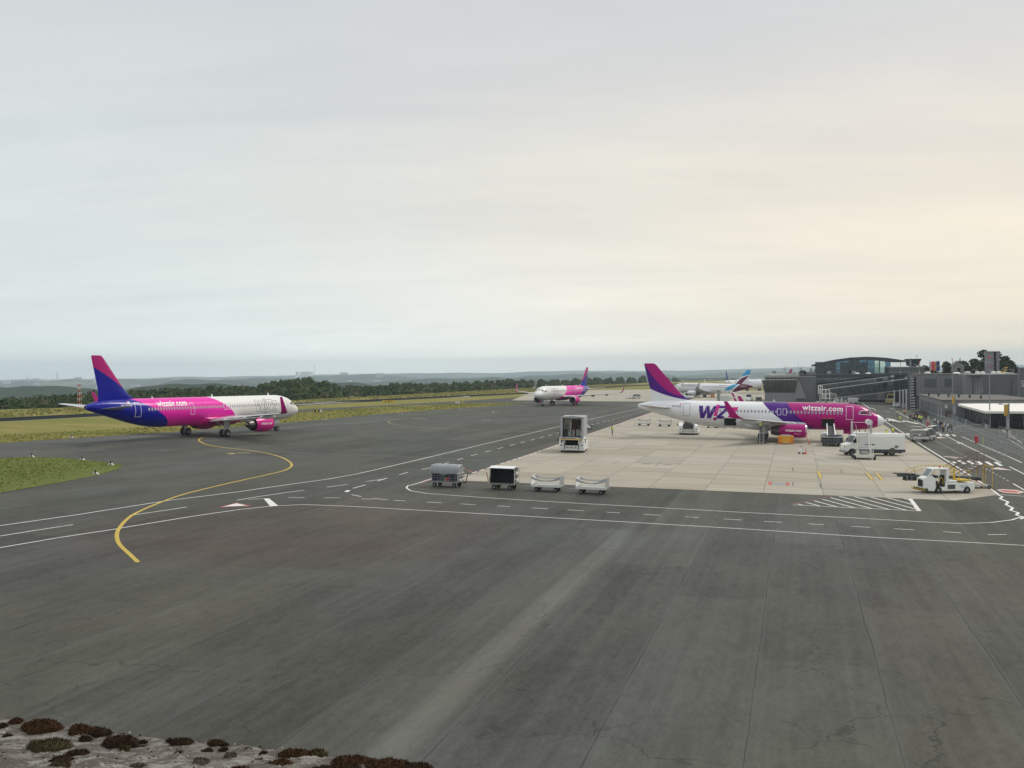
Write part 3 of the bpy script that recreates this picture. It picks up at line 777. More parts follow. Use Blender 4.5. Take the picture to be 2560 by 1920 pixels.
# ---- haze: one box of even air
hm = bpy.data.materials.new('haze'); hm.use_nodes = True; nt = hm.node_tree
for n in list(nt.nodes): nt.nodes.remove(n)
pv = nt.nodes.new('ShaderNodeVolumePrincipled'); pv.inputs['Color'].default_value = (.76, .89, 1.0, 1); pv.inputs['Density'].default_value = HAZE; pv.inputs['Anisotropy'].default_value = .0
ho = nt.nodes.new('ShaderNodeOutputMaterial'); nt.links.new(pv.outputs[0], ho.inputs['Volume'])
mb = MB(); mb.box(-9500, 9500, -400, 12900, -190, 150)
hb = mb.build('haze', hm); hb['kind'] = 'stuff'; hb['label'] = 'pale haze over the whole airfield and valley'; hb['category'] = 'haze'
# ================================================================ AIRCRAFT
def crom(xs, ys, x):
    i = int(np.clip(np.searchsorted(xs, x)-1, 0, len(xs)-2)); h = xs[i+1]-xs[i]; t = (x-xs[i])/h
    def sl(k):
        if k <= 0 or k >= len(xs)-1: return 0 if k <= 0 else (ys[-1]-ys[-2])/(xs[-1]-xs[-2])
        a, b = (ys[k]-ys[k-1])/(xs[k]-xs[k-1]), (ys[k+1]-ys[k])/(xs[k+1]-xs[k])
        return 0 if a*b <= 0 else 2*a*b/(a+b)
    m0, m1 = sl(i) if i > 0 else (ys[1]-ys[0])/(xs[1]-xs[0]), sl(i+1)
    t2, t3 = t*t, t*t*t
    return (2*t3-3*t2+1)*ys[i]+(t3-2*t2+t)*h*m0+(-2*t3+3*t2)*ys[i+1]+(t3-t2)*h*m1
PA = [0, .12, .35, .7, 1.1, 1.6, 2.0, 2.5, 3.0, 3.6, 4.5, 5.6, 7, 24, 26, 28, 30, 32, 34, 36, 37.2, 37.57]
PT = [-.50, -.18, .06, .30, .50, .74, 1.02, 1.36, 1.60, 1.79, 1.97, 2.06, 2.07, 2.07, 2.07, 2.07, 2.07, 2.05, 1.95, 1.72, 1.45, 1.32]
PB = [-.58, -.92, -1.14, -1.34, -1.48, -1.62, -1.71, -1.80, -1.87, -1.94, -2.01, -2.06, -2.07, -2.07, -1.99, -1.72, -1.30, -.78, -.24, .32, .66, .78]
PW = [.04, .46, .74, 1.0, 1.2, 1.4, 1.52, 1.65, 1.75, 1.84, 1.92, 1.965, 1.975, 1.975, 1.96, 1.87, 1.64, 1.32, .96, .58, .35, .27]
ZC = 3.83
class Jet:
    """local frame: x forward (nose at x = 0), y to port, z up from the ground"""
    def __init__(s, plug1=0.0, plug2=0.0):
        s.p1, s.p2 = plug1, plug2
        s.L = 37.57+plug1+plug2
    def a0(s, a):  # squeeze the fuselage plugs out again
        if a < 10: return a
        if a < 10+s.p1: return 10.0
        a -= s.p1
        if a < 20: return a
        if a < 20+s.p2: return 20.0
        return a-s.p2
    def prof(s, a):
        b = min(37.57, max(0, s.a0(a)))
        return crom(PA, PT, b)+ZC, crom(PA, PB, b)+ZC, crom(PA, PW, b)
    def y(s, a, z):
        t, b, w_ = s.prof(a); zc, hh = (t+b)/2, (t-b)/2
        k = 1-((z-zc)/hh)**2
        return w_*math.sqrt(max(k, 0.0))
    def pt(s, a, z, side, off=.012):
        return (-a, side*(s.y(a, z)+off), z)
def quadfit(pts):
    z = np.array([p[1] for p in pts]); a = np.array([p[0] for p in pts])
    return [float(q) for q in np.polyfit(z, a, min(2, len(pts)-1))]
def Xpoly(cs, z):
    r = X(z.s)*0.0 + cs[0]
    for c_ in cs[1:]: r = r*z + c_
    return r
def gloss(m, b, c, rough=.28, coat=.09):
    o = objco(); n = noise(o, .8, 4, .6); n2 = noise(vec(xyz(o)[0]*.3, xyz(o)[1], xyz(o)[2]*3), 1.2, 3)
    k = (n - .5)*.10 + (n2 - .5)*.08 + 1.0
    c = mix(1.0, c, vec(k, k, k), 'MULTIPLY'); X.nt.links.new(c.s, b.inputs['Base Color'])
    # panel joints, just visible
    b.inputs['Roughness'].default_value = rough; b.inputs['Coat Weight'].default_value = coat; b.inputs['Coat Roughness'].default_value = .12; b.inputs['Specular IOR Level'].default_value = .2
WHT, MAG, PUR, PINK, BLUE = (.74, .745, .76), (.37, .001, .165), (.066, .006, .20), (.74, .010, .36), (.002, .006, .27)
WARM = (.74, .74, .70)
def livery_fuse(name, bands, radome=None, nose_col=None):
    """bands: list of ([(a, z)...], colour forward of the line, colour aft of it)"""
    m, b = begin(name); x, y, z = xyz(objco()); a = x*-1.0
    c = None
    for pts, cf, ca in bands:
        edge = Xpoly(quadfit(pts), z); f = a > edge
        c = mix(f, cf if c is None else c, ca)
    if radome: c = mix(a < (X(z.s)*0.0 + radome), c, WHT)
    gloss(m, b, c); return m
def livery_fin(name, lines, colors):
    """colour above successive curves z(a)"""
    m, b = begin(name); x, y, z = xyz(objco()); a = x*-1.0
    c = None
    for pts, col_ in zip(lines, colors[1:]):
        cs = [float(q) for q in np.polyfit([p[0] for p in pts], [p[1] for p in pts], min(2, len(pts)-1))]
        f = z < Xpoly(cs, a); c = mix(f, colors[0] if c is None else c, col_)
    if c is None:
        c = mix(0.0, colors[0], colors[0])
    gloss(m, b, c); return m
def plain(name, rgb, rough=.28, coat=.12):
    if name in MATS: return MATS[name]
    m, b = begin(name); gloss(m, b, mix(0.0, rgb, rgb), rough, coat); MATS[name] = m; return m
wing_grey = plain('wing_grey', (.46, .47, .48), .35); jet_white = plain('jet_white', WHT); mag_m = plain('magenta_paint', MAG); pink_m = plain('pink_paint', (.62, .012, .25))
blue_m = plain('blue_paint', BLUE); line_w = S('white_line', (.8, .78, .8), .5, var=.02); line_g = S('grey_line', (.16, .17, .18), .5); nozzle = S('exhaust_metal', (.16, .15, .14), .35, metal=.8)
inlet_m = S('polished_lip', (.72, .73, .75), .22, metal=.9); fan_m = S('fan_blades', (.04, .04, .045), .4, metal=.5); gear_m = S('gear_leg', (.5, .51, .52), .45)
win_m = S('cabin_glass', (.07, .08, .10), .12, var=.05, spec=.8); win_l = S('cabin_window_rim', (.62, .60, .62), .3, var=.1); purple_m = plain('purple_print', PUR); outline_m = S('outline_print', (.09, .03, .10), .5)
def text_mesh(txt, bold=.0):
    cu = bpy.data.curves.new('t', 'FONT'); cu.body = txt; cu.offset = bold; cu.resolution_u = 3; cu.space_character = 1.06
    o = bpy.data.objects.new('t', cu); col.objects.link(o); bpy.context.view_layer.update()
    me = bpy.data.meshes.new_from_object(o); bpy.data.objects.remove(o); bpy.data.curves.remove(cu)
    return me
def cut(bm, co_axis, step, lo, hi):
    t = lo+step
    while t < hi:
        n = [0, 0, 0]; n[co_axis] = 1; c = [0, 0, 0]; c[co_axis] = t
        bmesh.ops.bisect_plane(bm, geom=bm.verts[:]+bm.edges[:]+bm.faces[:], plane_co=c, plane_no=n); t += step
def decal_from(bm, name, fn, mat, parent, nc=None):
    """bm lies in x,y; fn maps (x, y) to 3-D"""
    xs = [v.co.x for v in bm.verts]; ys = [v.co.y for v in bm.verts]
    cut(bm, 1, .14, min(ys), max(ys))
    if nc: cut(bm, 0, nc, min(xs), max(xs))
    for v in bm.verts: v.co = Vector(fn(v.co.x, v.co.y))
    me = bpy.data.meshes.new(name); bmesh.ops.triangulate(bm, faces=bm.faces[:]); bm.to_mesh(me); bm.free(); me.materials.append(mat)
    o = bpy.data.objects.new(name, me); col.objects.link(o); o.parent = parent; return o
def lettering(jet, parent, txt, aL, aR, zlow, height, side, mat, bold=.03, slope=0.0, name='lettering', yf=None):
    """text between stations aL (its left end) and aR; height = capital height"""
    me = text_mesh(txt, bold); bm = bmesh.new(); bm.from_mesh(me); bpy.data.meshes.remove(me)
    xs = [v.co.x for v in bm.verts]; x0, x1 = min(xs), max(xs)
    for v in bm.verts:
        t = (v.co.x-x0)/(x1-x0); v.co = Vector((abs(aR-aL)*t, v.co.y/.73*height, 0))
    f = yf if yf else (lambda a, z: jet.pt(a, z, side, .014))
    sg = 1 if aR > aL else -1
    return decal_from(bm, name, lambda x, y: f(aL+sg*x, zlow+y+slope*x), mat, parent)
def outline_ribbon(jet, parent, name, poly, wd, side, mat, off=.014):
    """closed ribbon round a station/height outline on the fuselage skin"""
    mb = MB(); n = len(poly); pts = dens(list(poly)+[poly[0]], .25)
    n = len(pts)
    for i in range(n-1):
        a, b = Vector(pts[i]), Vector(pts[i+1]); d = (b-a)
        if d.length < 1e-5: continue
        d.normalize(); q = Vector((-d.y, d.x))*wd/2; e = d*wd*.35
        mb.add([jet.pt(*(a+q-e), side, off), jet.pt(*(b+q+e), side, off), jet.pt(*(b-q+e), side, off), jet.pt(*(a-q-e), side, off)], [(0, 1, 2, 3)])
    return mb.build(name, mat, parent)
def fill_poly(jet, parent, name, poly, side, mat):
    bm = bmesh.new(); vs = [bm.verts.new((p[0], p[1], 0)) for p in poly]; f = bm.faces.new(vs); f.normal_update(); bmesh.ops.triangulate(bm, faces=[f])
    return decal_from(bm, name, lambda x, y: jet.pt(x, y, side, .013), mat, parent, .5)
LOGO = {'w': [(1085,808),(1150,808),(1163,925),(1212,812),(1262,812),(1266,925),(1330,812),(1398,812),(1285,1012),(1222,1012),(1222,910),(1172,1012),(1110,1012)],
        'i': [(1372,792),(1432,792),(1386,975),(1330,975)],
        'z': [(1425,808),(1612,808),(1595,845),(1452,975),(1507,975),(1500,1018),(1365,1018),(1385,975),(1518,850),(1412,850)],
        'z2': [(1600,830),(1732,830),(1705,885),(1615,968),(1690,968),(1680,1000),(1555,1000),(1575,965),(1660,872),(1588,872)],
        'dot': [(1350+28*math.cos(2*pi*k/12), 1025+27*math.sin(2*pi*k/12)) for k in range(12)]}
def airfoil(c, t, n=9):
    up = [(x, t*c*5*(.2969*math.sqrt(x/c)-.126*(x/c)-.3516*(x/c)**2+.2843*(x/c)**3-.1015*(x/c)**4)) for x in [c*(i/n)**1.6 for i in range(n+1)]]
    return up + [(x, -z*.72) for x, z in up[-2:0:-1]]
def wing_loft(mb, secs, side, m=0, mf=None):
    """secs: (a_le, y, z_le, chord, thickness, twist rad, vertical lean)"""
    rings = []
    for (a, y, z, c, t, tw, lean) in secs:
        ring = []
        for (x, zz) in airfoil(c, t):
            xx, z2 = x*math.cos(tw)+zz*math.sin(tw), zz*math.cos(tw)-x*math.sin(tw)
            ring.append((-(a+xx), side*(y - z2*math.sin(lean)), z+z2*math.cos(lean)))
        rings.append(ring)
    mb.loft(rings, m, True, True, mf)
def build_jet(spec):
    J = Jet(spec.get('p1', 0), spec.get('p2', 0)); p1, pp_ = J.p1, J.p1+J.p2
    t = bpy.data.objects.new(spec['name'], None); col.objects.link(t)
    n_ = Vector((-TILT, 0, 1)).normalized(); f = Vector((math.cos(spec['hd']), math.sin(spec['hd']), 0)); f = (f-n_*f.dot(n_)).normalized(); l = n_.cross(f)
    M = Matrix(((f.x, l.x, n_.x, spec['x']), (f.y, l.y, n_.y, spec['y']), (f.z, l.z, n_.z, gz(spec['x'], spec['y'])+spec.get('dz', 0)), (0, 0, 0, 1)))
    t.matrix_world = M; tag(t, spec['label'], 'airplane', spec.get('group'))
    det = spec.get('detail', 2)
    # fuselage
    st = sorted(set([q for q in PA if q <= 10]+[10+p1]+[q+p1 for q in (12, 14, 16, 18, 20)]+[20+pp_, 22+pp_]+[q+pp_ for q in PA if q > 22]+[.05, .22, .5, .9, 1.35, 25+pp_, 27+pp_, 29+pp_, 31+pp_, 33+pp_, 35+pp_, 36.6+pp_]))
    mb = MB(); NS = 32; rings = []
    for a in st:
        T, B_2, W_ = J.prof(a); zc, hh = (T+B_2)/2, (T-B_2)/2
        rings.append([(-a, W_*math.cos(2*pi*i/NS), zc+hh*math.sin(2*pi*i/NS)) for i in range(NS)])
    mb.loft(rings, 0, True)
    fu = mb.build('fuselage', spec['fuse'], t)
    # belly fairing
    mb = MB(); rings = []
    for (a, w_, zb) in ((10.6, .9, 1.85), (11.6, 1.75, 1.58), (13, 2.05, 1.42), (17, 2.1, 1.40), (19, 2.0, 1.46), (20.5, 1.5, 1.60), (21.6, .7, 1.82)):
        rings.append([(-(a+p1), w_*math.cos(q)*(1 if abs(math.cos(q)) > .3 else 1), 2.75+(2.75-zb)*math.sin(q)*(1 if math.sin(q) < 0 else .35)) for q in [2*pi*i/20 for i in range(20)]])
    mb.loft(rings, 0, True); mb.build('belly_fairing', spec.get('belly', jet_white), t)
    # wings
    for side in (1, -1):
        mb = MB(); a = 11.9+p1
        secs = [(a-.5, 1.0, 2.55, 7.6, .13, .03, 0), (a+.35, 1.95, 2.62, 6.7, .13, .03, 0), (a+2.65, 6.4, 3.02, 4.1, .115, .02, 0), (a+5.6, 12.0, 3.5, 2.85, .11, 0, 0), (a+8.15, 16.95, 3.95, 1.62, .10, 0, .05)]
        wing_loft(mb, secs, side)
        wg = mb.build('wing', spec.get('wing', wing_grey), t)
        mb = MB(); a2 = a+8.15
        wing_loft(mb, [(a2, 16.95, 3.95, 1.62, .10, 0, .05), (a2+.35, 17.35, 4.05, 1.45, .10, 0, .5), (a2+.8, 17.62, 4.38, 1.22, .10, 0, 1.0), (a2+1.35, 17.78, 5.05, 1.0, .09, 0, 1.3), (a2+2.3, 17.95, 6.35, .5, .09, 0, 1.35)], side)
        mb.build('winglet', spec.get('winglet', mag_m), wg)
        for yy in (5.0, 9.2, 13.2)[:3 if det > 0 else 1]:
            mb = MB()
            k = (yy-1.95)/15.0; ate = a+6.95-(0 if yy < 6.4 else 0)+(0.0 if yy < 6.4 else (yy-6.4)*.255); zz = 2.62+k*1.35
            mb.lathe([(-(ate-2.9), .02), (-(ate-2.3), .17), (-(ate-1.0), .24), (-(ate+.1), .17), (-(ate+.9), .02)], (0, side*yy, zz-.30), 'X', 8, sz=1.35)
            mb.build('flap_fairing', spec.get('wing', wing_grey), wg)
        if det > 1:
            for y0, y1 in ((2.2, 6.3), (6.5, 12.9)):
                mb = MB()
                for k in (0,):
                    A0 = a+7.02+(0 if y0 < 6.4 else (y0-6.4)*.255); A1 = a+6.95+(0 if y1 < 6.4 else (y1-6.4)*.255)
                    z0 = 2.45+(y0-1.95)*.09; z1 = 2.45+(y1-1.95)*.09
                    mb.hexa([(-(A0-.5), side*y0, z0-.02), (-(A0+.25), side*y0, z0-.20), (-(A1+.2), side*y1, z1-.18), (-(A1-.45), side*y1, z1-.02), (-(A0-.5), side*y0, z0+.10), (-(A0+.25), side*y0, z0-.14), (-(A1+.2), side*y1, z1-.12), (-(A1-.45), side*y1, z1+.09)])
                mb.build('flap', light_grey, wg)
        # engine
        neo = spec.get('neo', False); ei = spec.get('a_in', 11.0+p1); r = 1.22 if neo else 1.0; zc = 1.78; ey = side*5.75
        L_ = 3.9 if neo else 5.1
        mb = MB()
        if neo: prof = [(0, r*.80), (.08, r*.90), (.35, r*.97), (1.1, r*1.02), (2.2, r), (3.2, r*.90), (3.9, r*.80)]
        else: prof = [(0, r*.84), (.08, r*.93), (.4, r*.99), (1.2, r*1.03), (2.6, r), (4.0, r*.86)]
        mb.lathe([(-(ei+x), q) for x, q in prof], (0, ey, zc), 'X', 28)
        nac = mb.build('engine', spec['engine'], t)
        mb = MB(); lip = [(.10, r*.915), (.02, r*.87), (0.0, r*.82), (.1, r*.77), (.3, r*.75)] if neo else [(.22, r*.965), (.04, r*.90), (0, r*.84), (.1, r*.78), (.35, r*.76)]
        mb.lathe([(-(ei+x), q*1.004) for x, q in lip], (0, ey, zc), 'X', 28); mb.build('inlet_lip', inlet_m, nac)
        mb = MB(); mb.lathe([(-(ei+.3), r*.755), (-(ei+1.2), r*.76)], (0, ey, zc), 'X', 28); mb.lathe([(-(ei+1.0), r*.76), (-(ei+1.05), .05)], (0, ey, zc), 'X', 28)
        mb.lathe([(-(ei+.6), .02), (-(ei+.8), .16), (-(ei+1.05), .27)], (0, ey, zc), 'X', 12)
        for k in range(18):
            q = 2*pi*k/18; mb.add([(-(ei+.95), ey+.25*math.cos(q), zc+.25*math.sin(q)), (-(ei+.9), ey+r*.75*math.cos(q+.15), zc+r*.75*math.sin(q+.15)), (-(ei+1.0), ey+r*.75*math.cos(q+.35), zc+r*.75*math.sin(q+.35)), (-(ei+1.02), ey+.25*math.cos(q+.25), zc+.25*math.sin(q+.25))], [(0, 1, 2, 3)])
        mb.build('fan', fan_m, nac)
        mb = MB()
        if neo:
            mb.lathe([(-(ei+3.88), r*.785), (-(ei+3.0), r*.70)], (0, ey, zc), 'X', 24); mb.lathe([(-(ei+3.2), r*.62), (-(ei+4.3), r*.50), (-(ei+5.0), r*.36), (-(ei+4.9), r*.30)], (0, ey, zc), 'X', 24); mb.lathe([(-(ei+4.6), r*.26), (-(ei+5.2), r*.18), (-(ei+5.8), .03)], (0, ey, zc), 'X', 14)
        else:
            mb.lathe([(-(ei+4.0), r*.855), (-(ei+4.6), r*.74), (-(ei+5.25), r*.58), (-(ei+5.15), r*.5), (-(ei+4.5), r*.4)], (0, ey, zc), 'X', 24)
        mb.build('exhaust_nozzle', nozzle, nac)
        mb = MB(); e0 = ei+.9
        mb.hexa([(-(e0+.4), ey-.13, zc+r*.9), (-(e0+4.6), ey-.13, zc+r*.35), (-(e0+4.6), ey+.13, zc+r*.35), (-(e0+.4), ey+.13, zc+r*.9), (-(e0+1.3), ey-.10, zc+r+.22), (-(e0+4.9), ey-.1, 2.95), (-(e0+4.9), ey+.1, 2.95), (-(e0+1.3), ey+.1, zc+r+.22)])
        mb.build('pylon', spec.get('pylon', wing_grey), nac)
        if spec.get('engtext') and det > 1:
            def yf(a_, z_, r=r, ey=ey, zc=zc, side=side, ei=ei):
                rr = float(np.interp(a_-ei, [p_[0] for p_ in prof], [p_[1] for p_ in prof]))+.015; dz_ = z_-zc
                return (-a_, ey+side*math.sqrt(max(rr*rr-dz_*dz_, 0)), z_)
            ta, tb = (ei+3.15, ei+.8) if side < 0 else (ei+.8, ei+3.15)
            lettering(J, nac, 'wizzair.com', ta, tb, zc-.05, .36, side, line_w, .03, yf=yf)
            if not neo:
                lettering(J, nac, 'WIZZ air', ei+1.9 if side < 0 else ei+.9, ei+.9 if side < 0 else ei+1.9, zc-.48, .13, side, line_w, .02, yf=yf)
    # fin
    mb = MB(); a = 29.2+pp_; rings = []
    for (z, al, c, tt) in ((5.55, a-.9, 7.3, .05), (5.95, a-.1, 6.35, .07), (6.35, a+.85, 5.45, .085), (6.9, a+1.5, 4.75, .10), (9.0, a+3.35, 3.45, .10), (11.45, a+5.45, 2.0, .10), (11.76, a+5.85, 1.6, .08)):
        rings.append([(-(al+x), zz, z) for (x, zz) in airfoil(c, tt)])
    # make the section symmetric
    rings = [[(p[0], p[1] if k <= 9 else p[1]/.72, p[2]) for k, p in enumerate(r_)] for r_ in rings]
    mb.loft(rings, 0, True); mb.build('tail_fin', spec['fin'], t)
    # tailplanes
    for side in (1, -1):
        mb = MB(); wing_loft(mb, [(31.4+pp_, .5, 4.62, 4.3, .1, 0, 0), (32.1+pp_, 1.2, 4.7, 3.8, .1, 0, 0), (35.35+pp_, 6.1, 5.2, 1.35, .09, 0, 0), (35.6+pp_, 6.2, 5.22, 1.0, .05, 0, 0)], side)
        mb.build('tailplane', wing_grey, t)
    mb = MB(); mb.lathe([(-(37.3+pp_), .30), (-(37.62+pp_), .24), (-(37.60+pp_), .16), (-(37.3+pp_), .12)], (0, 0, ZC+1.03), 'X', 14); mb.build('exhaust_ring', nozzle, t)
    # undercarriage
    g = MB(); g.tube((-5.07, 0, 2.1), (-5.07, 0, .42), .09, 8); g.tube((-5.0, 0, 1.9), (-4.3, 0, 1.85+.1), .06, 6); g.tube((-5.07, 0, .9), (-4.2, 0, 1.9), .05, 6); g.tube((-5.07, -.33, .38), (-5.07, .33, .38), .06, 8)
    ng = g.build('nose_gear', gear_m, t)
    d_ = MB(); d_.box(-5.9, -4.7, .28, .31, 1.25, 1.95); d_.box(-5.9, -4.7, -.31, -.28, 1.25, 1.95); d_.build('gear_door', spec.get('doorm', jet_white), ng)
    def wheel(x, y, r, w_, par):
        q = MB(); q.lathe([(y-w_/2, r*.55), (y-w_/2, r*.86), (y-w_*.36, r*.97), (y, r), (y+w_*.36, r*.97), (y+w_/2, r*.86), (y+w_/2, r*.55)], (x, 0, r), 'Y', 20, 0)
        q.lathe([(y-w_*.44, .02), (y-w_*.46, r*.50), (y-w_*.5, r*.56)], (x, 0, r), 'Y', 16, 1); q.lathe([(y+w_*.5, r*.56), (y+w_*.46, r*.50), (y+w_*.44, .02)], (x, 0, r), 'Y', 16, 1)
        q.build('wheel', [tyre_m, hub_m], par)
    for s_ in (-1, 1): wheel(-5.07, .25*s_, .38, .22, ng)
    for side in (1, -1):
        g = MB(); x = -(17.71+p1); y = side*3.8
        g.tube((x+.1, y*.96, 2.7), (x, y, .6), .14, 10); g.tube((x, y-.5, .58), (x, y+.5, .58), .09, 8); g.tube((x, side*1.9, 2.3), (x, y*.98, 1.5), .07, 6); g.tube((x-.15, y, 1.3), (x-.35, y, .7), .05, 6)
        mg = g.build('main_gear', gear_m, t)
        d_ = MB(); d_.box(x-.55, x+.65, y+side*.30-.02, y+side*.30+.02, 1.15, 2.75); d_.build('gear_door', spec.get('mdoor', wing_grey), mg)
        for s_ in (-1, 1): wheel(x, y+.46*s_, .58, .42, mg)
    # cockpit glazing
    mb = MB(); k_ = lambda a, z, s_: (lambda y_: (-a-.0, s_*(y_), z))(J.y(a, z)+.012)
    for s_ in (1, -1):
        for quad in (((2.12, 4.28), (2.62, 4.30), (2.78, 4.80), (2.42, 4.80)), ((2.70, 4.31), (3.28, 4.34), (3.22, 4.72), (2.88, 4.80)), ((3.34, 4.36), (3.72, 4.42), (3.45, 4.72), (3.30, 4.70))):
            mb.add([k_(a, z, s_) for a, z in quad], [(0, 1, 2, 3)])
        # front panes, either side of the centre post
        def fp(a, y_): 
            T, B_2, W_ = J.prof(a); zc, hh = (T+B_2)/2, (T-B_2)/2
            return (-a+.02, s_*y_, zc+hh*math.sqrt(max(0, 1-(y_/W_)**2))+.015)
        mb.add([fp(1.72, .04), fp(1.92, .80), fp(2.42, .82), fp(2.30, .04)], [(0, 1, 2, 3)])
        mb.add([fp(1.95, .86), fp(2.2, 1.28), fp(2.5, 1.05), fp(2.44, .88)], [(0, 1, 2, 3)])
    mb.build('cockpit_window', glass_dark, fu)
    if det > 0:
        for s_ in ((1, -1) if det > 0 else (-1,)):
            outline_ribbon(J, fu, 'window_surround', [(2.02, 4.22), (3.8, 4.36), (3.72, 4.60), (3.42, 4.86), (2.40, 4.90)], .07, s_, line_w if spec.get('eyeline') else spec['fuse'], .016)
    # cabin windows
    wr_ = spec.get('wins', (6.3, 27.8+pp_)); mb = MB(); step = .533; a = wr_[0]
    while a <= wr_[1]:
        skip = any(abs(a-e) < .33 for e in spec.get('exits', ())) 
        if not skip:
            for s_ in (1, -1):
                for (rw, rh, o_, mi) in ((.16, .24, .010, 1), (.115, .185, .016, 0)):
                    mb.add([J.pt(a+rw*math.cos(q)*1.0, 4.45+rh*math.sin(q), s_, o_) for q in [2*pi*i/8 for i in range(8)]], [tuple(range(8))], mi)
        a += step
    mb.build('cabin_windows', spec.get('winmat', [win_m, win_l]), fu, stuff=True)
    # doors and overwing exits
    for (a, z0, z1, w_) in spec.get('doors', ((5.1, 3.5, 5.45, .95), (29.7+pp_, 3.5, 5.45, .95))):
        for s_ in (1, -1): outline_ribbon(J, fu, 'door_outline', [(a-w_/2, z0), (a+w_/2, z0), (a+w_/2, z1), (a-w_/2, z1)], .055, s_, spec.get('doorline', line_g) if a < 20 else spec.get('doorline2', spec.get('doorline', line_g)))
    for a in spec.get('exits', ()):
        for s_ in (1, -1): outline_ribbon(J, fu, 'exit_outline', [(a-.26, 3.98), (a+.26, 3.98), (a+.26, 4.92), (a-.26, 4.92)], .05, s_, spec.get('exline', line_w))
    for a, h in ((7.0, .42), (16+p1, .40), (25.5+pp_, .25)):
        mb = MB(); mb.hexa([(-a, -.03, 5.85), (-a-.45, -.03, 5.85), (-a-.45, .03, 5.85), (-a, .03, 5.85), (-a-.28, -.015, 5.9+h), (-a-.45, -.015, 5.9+h), (-a-.45, .015, 5.9+h), (-a-.28, .015, 5.9+h)])
        mb.build('antenna', jet_white, fu)
    return t, fu, J
# --- white, purple and magenta airliner on the stand
L1 = livery_fuse('livery_purple', [([(18.12, 6.0), (16.29, 4.04), (15.2, 3.29), (13.0, 2.0)], MAG, WHT), ([(14.33, 5.98), (13.5, 4.66), (11.98, 3.03), (10.69, 2.18)], MAG, PUR)], 1.03)
# order the two bands properly: magenta | purple | white
m, b = begin('livery_purple_band'); x, y, z = xyz(objco()); a = x*-1.0
e_wp = Xpoly(quadfit([(18.12, 6.0), (17.2, 5.0), (16.29, 4.04), (15.2, 3.29), (13.2, 2.0)]), z); e_pm = Xpoly(quadfit([(14.33, 5.98), (13.5, 4.66), (11.98, 3.03), (10.69, 2.18)]), z)
c = mix(a > e_pm, MAG, PUR); c = mix(a > e_wp, c, WHT); c = mix(a < 1.03, c, WHT)
gloss(m, b, c); L1 = m
F1 = livery_fin('fin_purple', [[(36.47, 11.44), (35.27, 9.59), (33.6, 7.96), (30.48, 6.64)], [(35.49, 7.6), (32.8, 6.62), (29.5, 6.0)]], [MAG, PUR, WHT])
j1, fu1, J1 = build_jet(dict(name='parked_airliner', label='white, purple and magenta airliner parked on the stand with open cargo doors', x=56.436, y=158.204, hd=-TH, fuse=L1, fin=F1, engine=mag_m, a_in=11.35, engtext=True, group='airliners',
    wins=(6.3, 27.9), exits=(14.66, 15.49), doorline=line_w, doorline2=line_g, exline=line_w, doors=((5.13, 3.5, 5.48, 1.0), (29.65, 3.52, 5.5, 1.05)), eyeline=True, belly=jet_white, doorm=mag_m, winmat=[S('cabin_glass_grey', (.20, .22, .25), .15, spec=.8), S('cabin_rim', (.46, .45, .50), .4)]))
for s_ in (1, -1):
    if s_ < 0:
        lettering(J1, fu1, 'wizzair.com', 12.06, 6.11, 4.83, .80, -1, line_w, .022, slope=-.02)
        lettering(J1, fu1, '9H-WZX', 31.96, 30.46, 4.86, .30, -1, line_g, .02)
    else:
        lettering(J1, fu1, 'wizzair.com', 6.11, 12.06, 4.75, .80, 1, line_w, .022)
    for k, mm in (('w', purple_m), ('z', purple_m), ('i', pink_m), ('z2', pink_m), ('dot', mag_m)):
        sgn = [(27.73-(px-1085)*.009442 if s_ < 0 else 21.6+(px-1085)*.009442, 5.16-(py-808)*.0096+(px-1085)*.00014) for px, py in LOGO[k]]
        o = fill_poly(J1, fu1, 'logo_letter' if k != 'dot' else 'logo_dot', sgn, s_, mm)
fill_poly(J1, fu1, 'flag_mark', [(30.72, 5.28), (30.5, 5.28), (30.5, 5.46), (30.72, 5.46)], -1, red)
# open cargo bays, starboard side: near-black sheets on the skin paint the unlit holds
def bay(J, par, a0, a1, z0, z1, lid):
    mb = MB(); g = []
    for a, z in ((a0, z0), (a1, z0), (a1, z1), (a0, z1)): g.append(J.pt(a, z, -1, .018))
    n = 5; vs = []; fs = []
    for i in range(n+1):
        z = z0+(z1-z0)*i/n; vs += [J.pt(a0, z, -1, .018), J.pt(a1, z, -1, .018)]
    for i in range(n): fs.append((2*i, 2*i+1, 2*i+3, 2*i+2))
    mb.add(vs, fs); mb.build('cargo_shade', S('hold_shade', (.012, .018, .016), .8), par)
    mb = MB(); y0 = J.y(a0, z1); mb.hexa([(-a0, -y0, z1-.02), (-a1, -y0, z1-.02), (-a1, -y0-1.1, z1+.12), (-a0, -y0-1.1, z1+.12), (-a0, -y0, z1+.06), (-a1, -y0, z1+.06), (-a1, -y0-1.1, z1+.19), (-a0, -y0-1.1, z1+.19)])
    mb.build('cargo_door', lid, par)
bay(J1, fu1, 7.36, 9.15, 2.15, 3.52, plain('pink_lid', (.75, .10, .22))); bay(J1, fu1, 21.95, 23.8, 2.12, 3.28, jet_white)
outline_ribbon(J1, fu1, 'hatch_outline', [(25.9, 2.5), (26.9, 2.5), (26.9, 3.1), (25.9, 3.1)], .03, -1, light_grey)
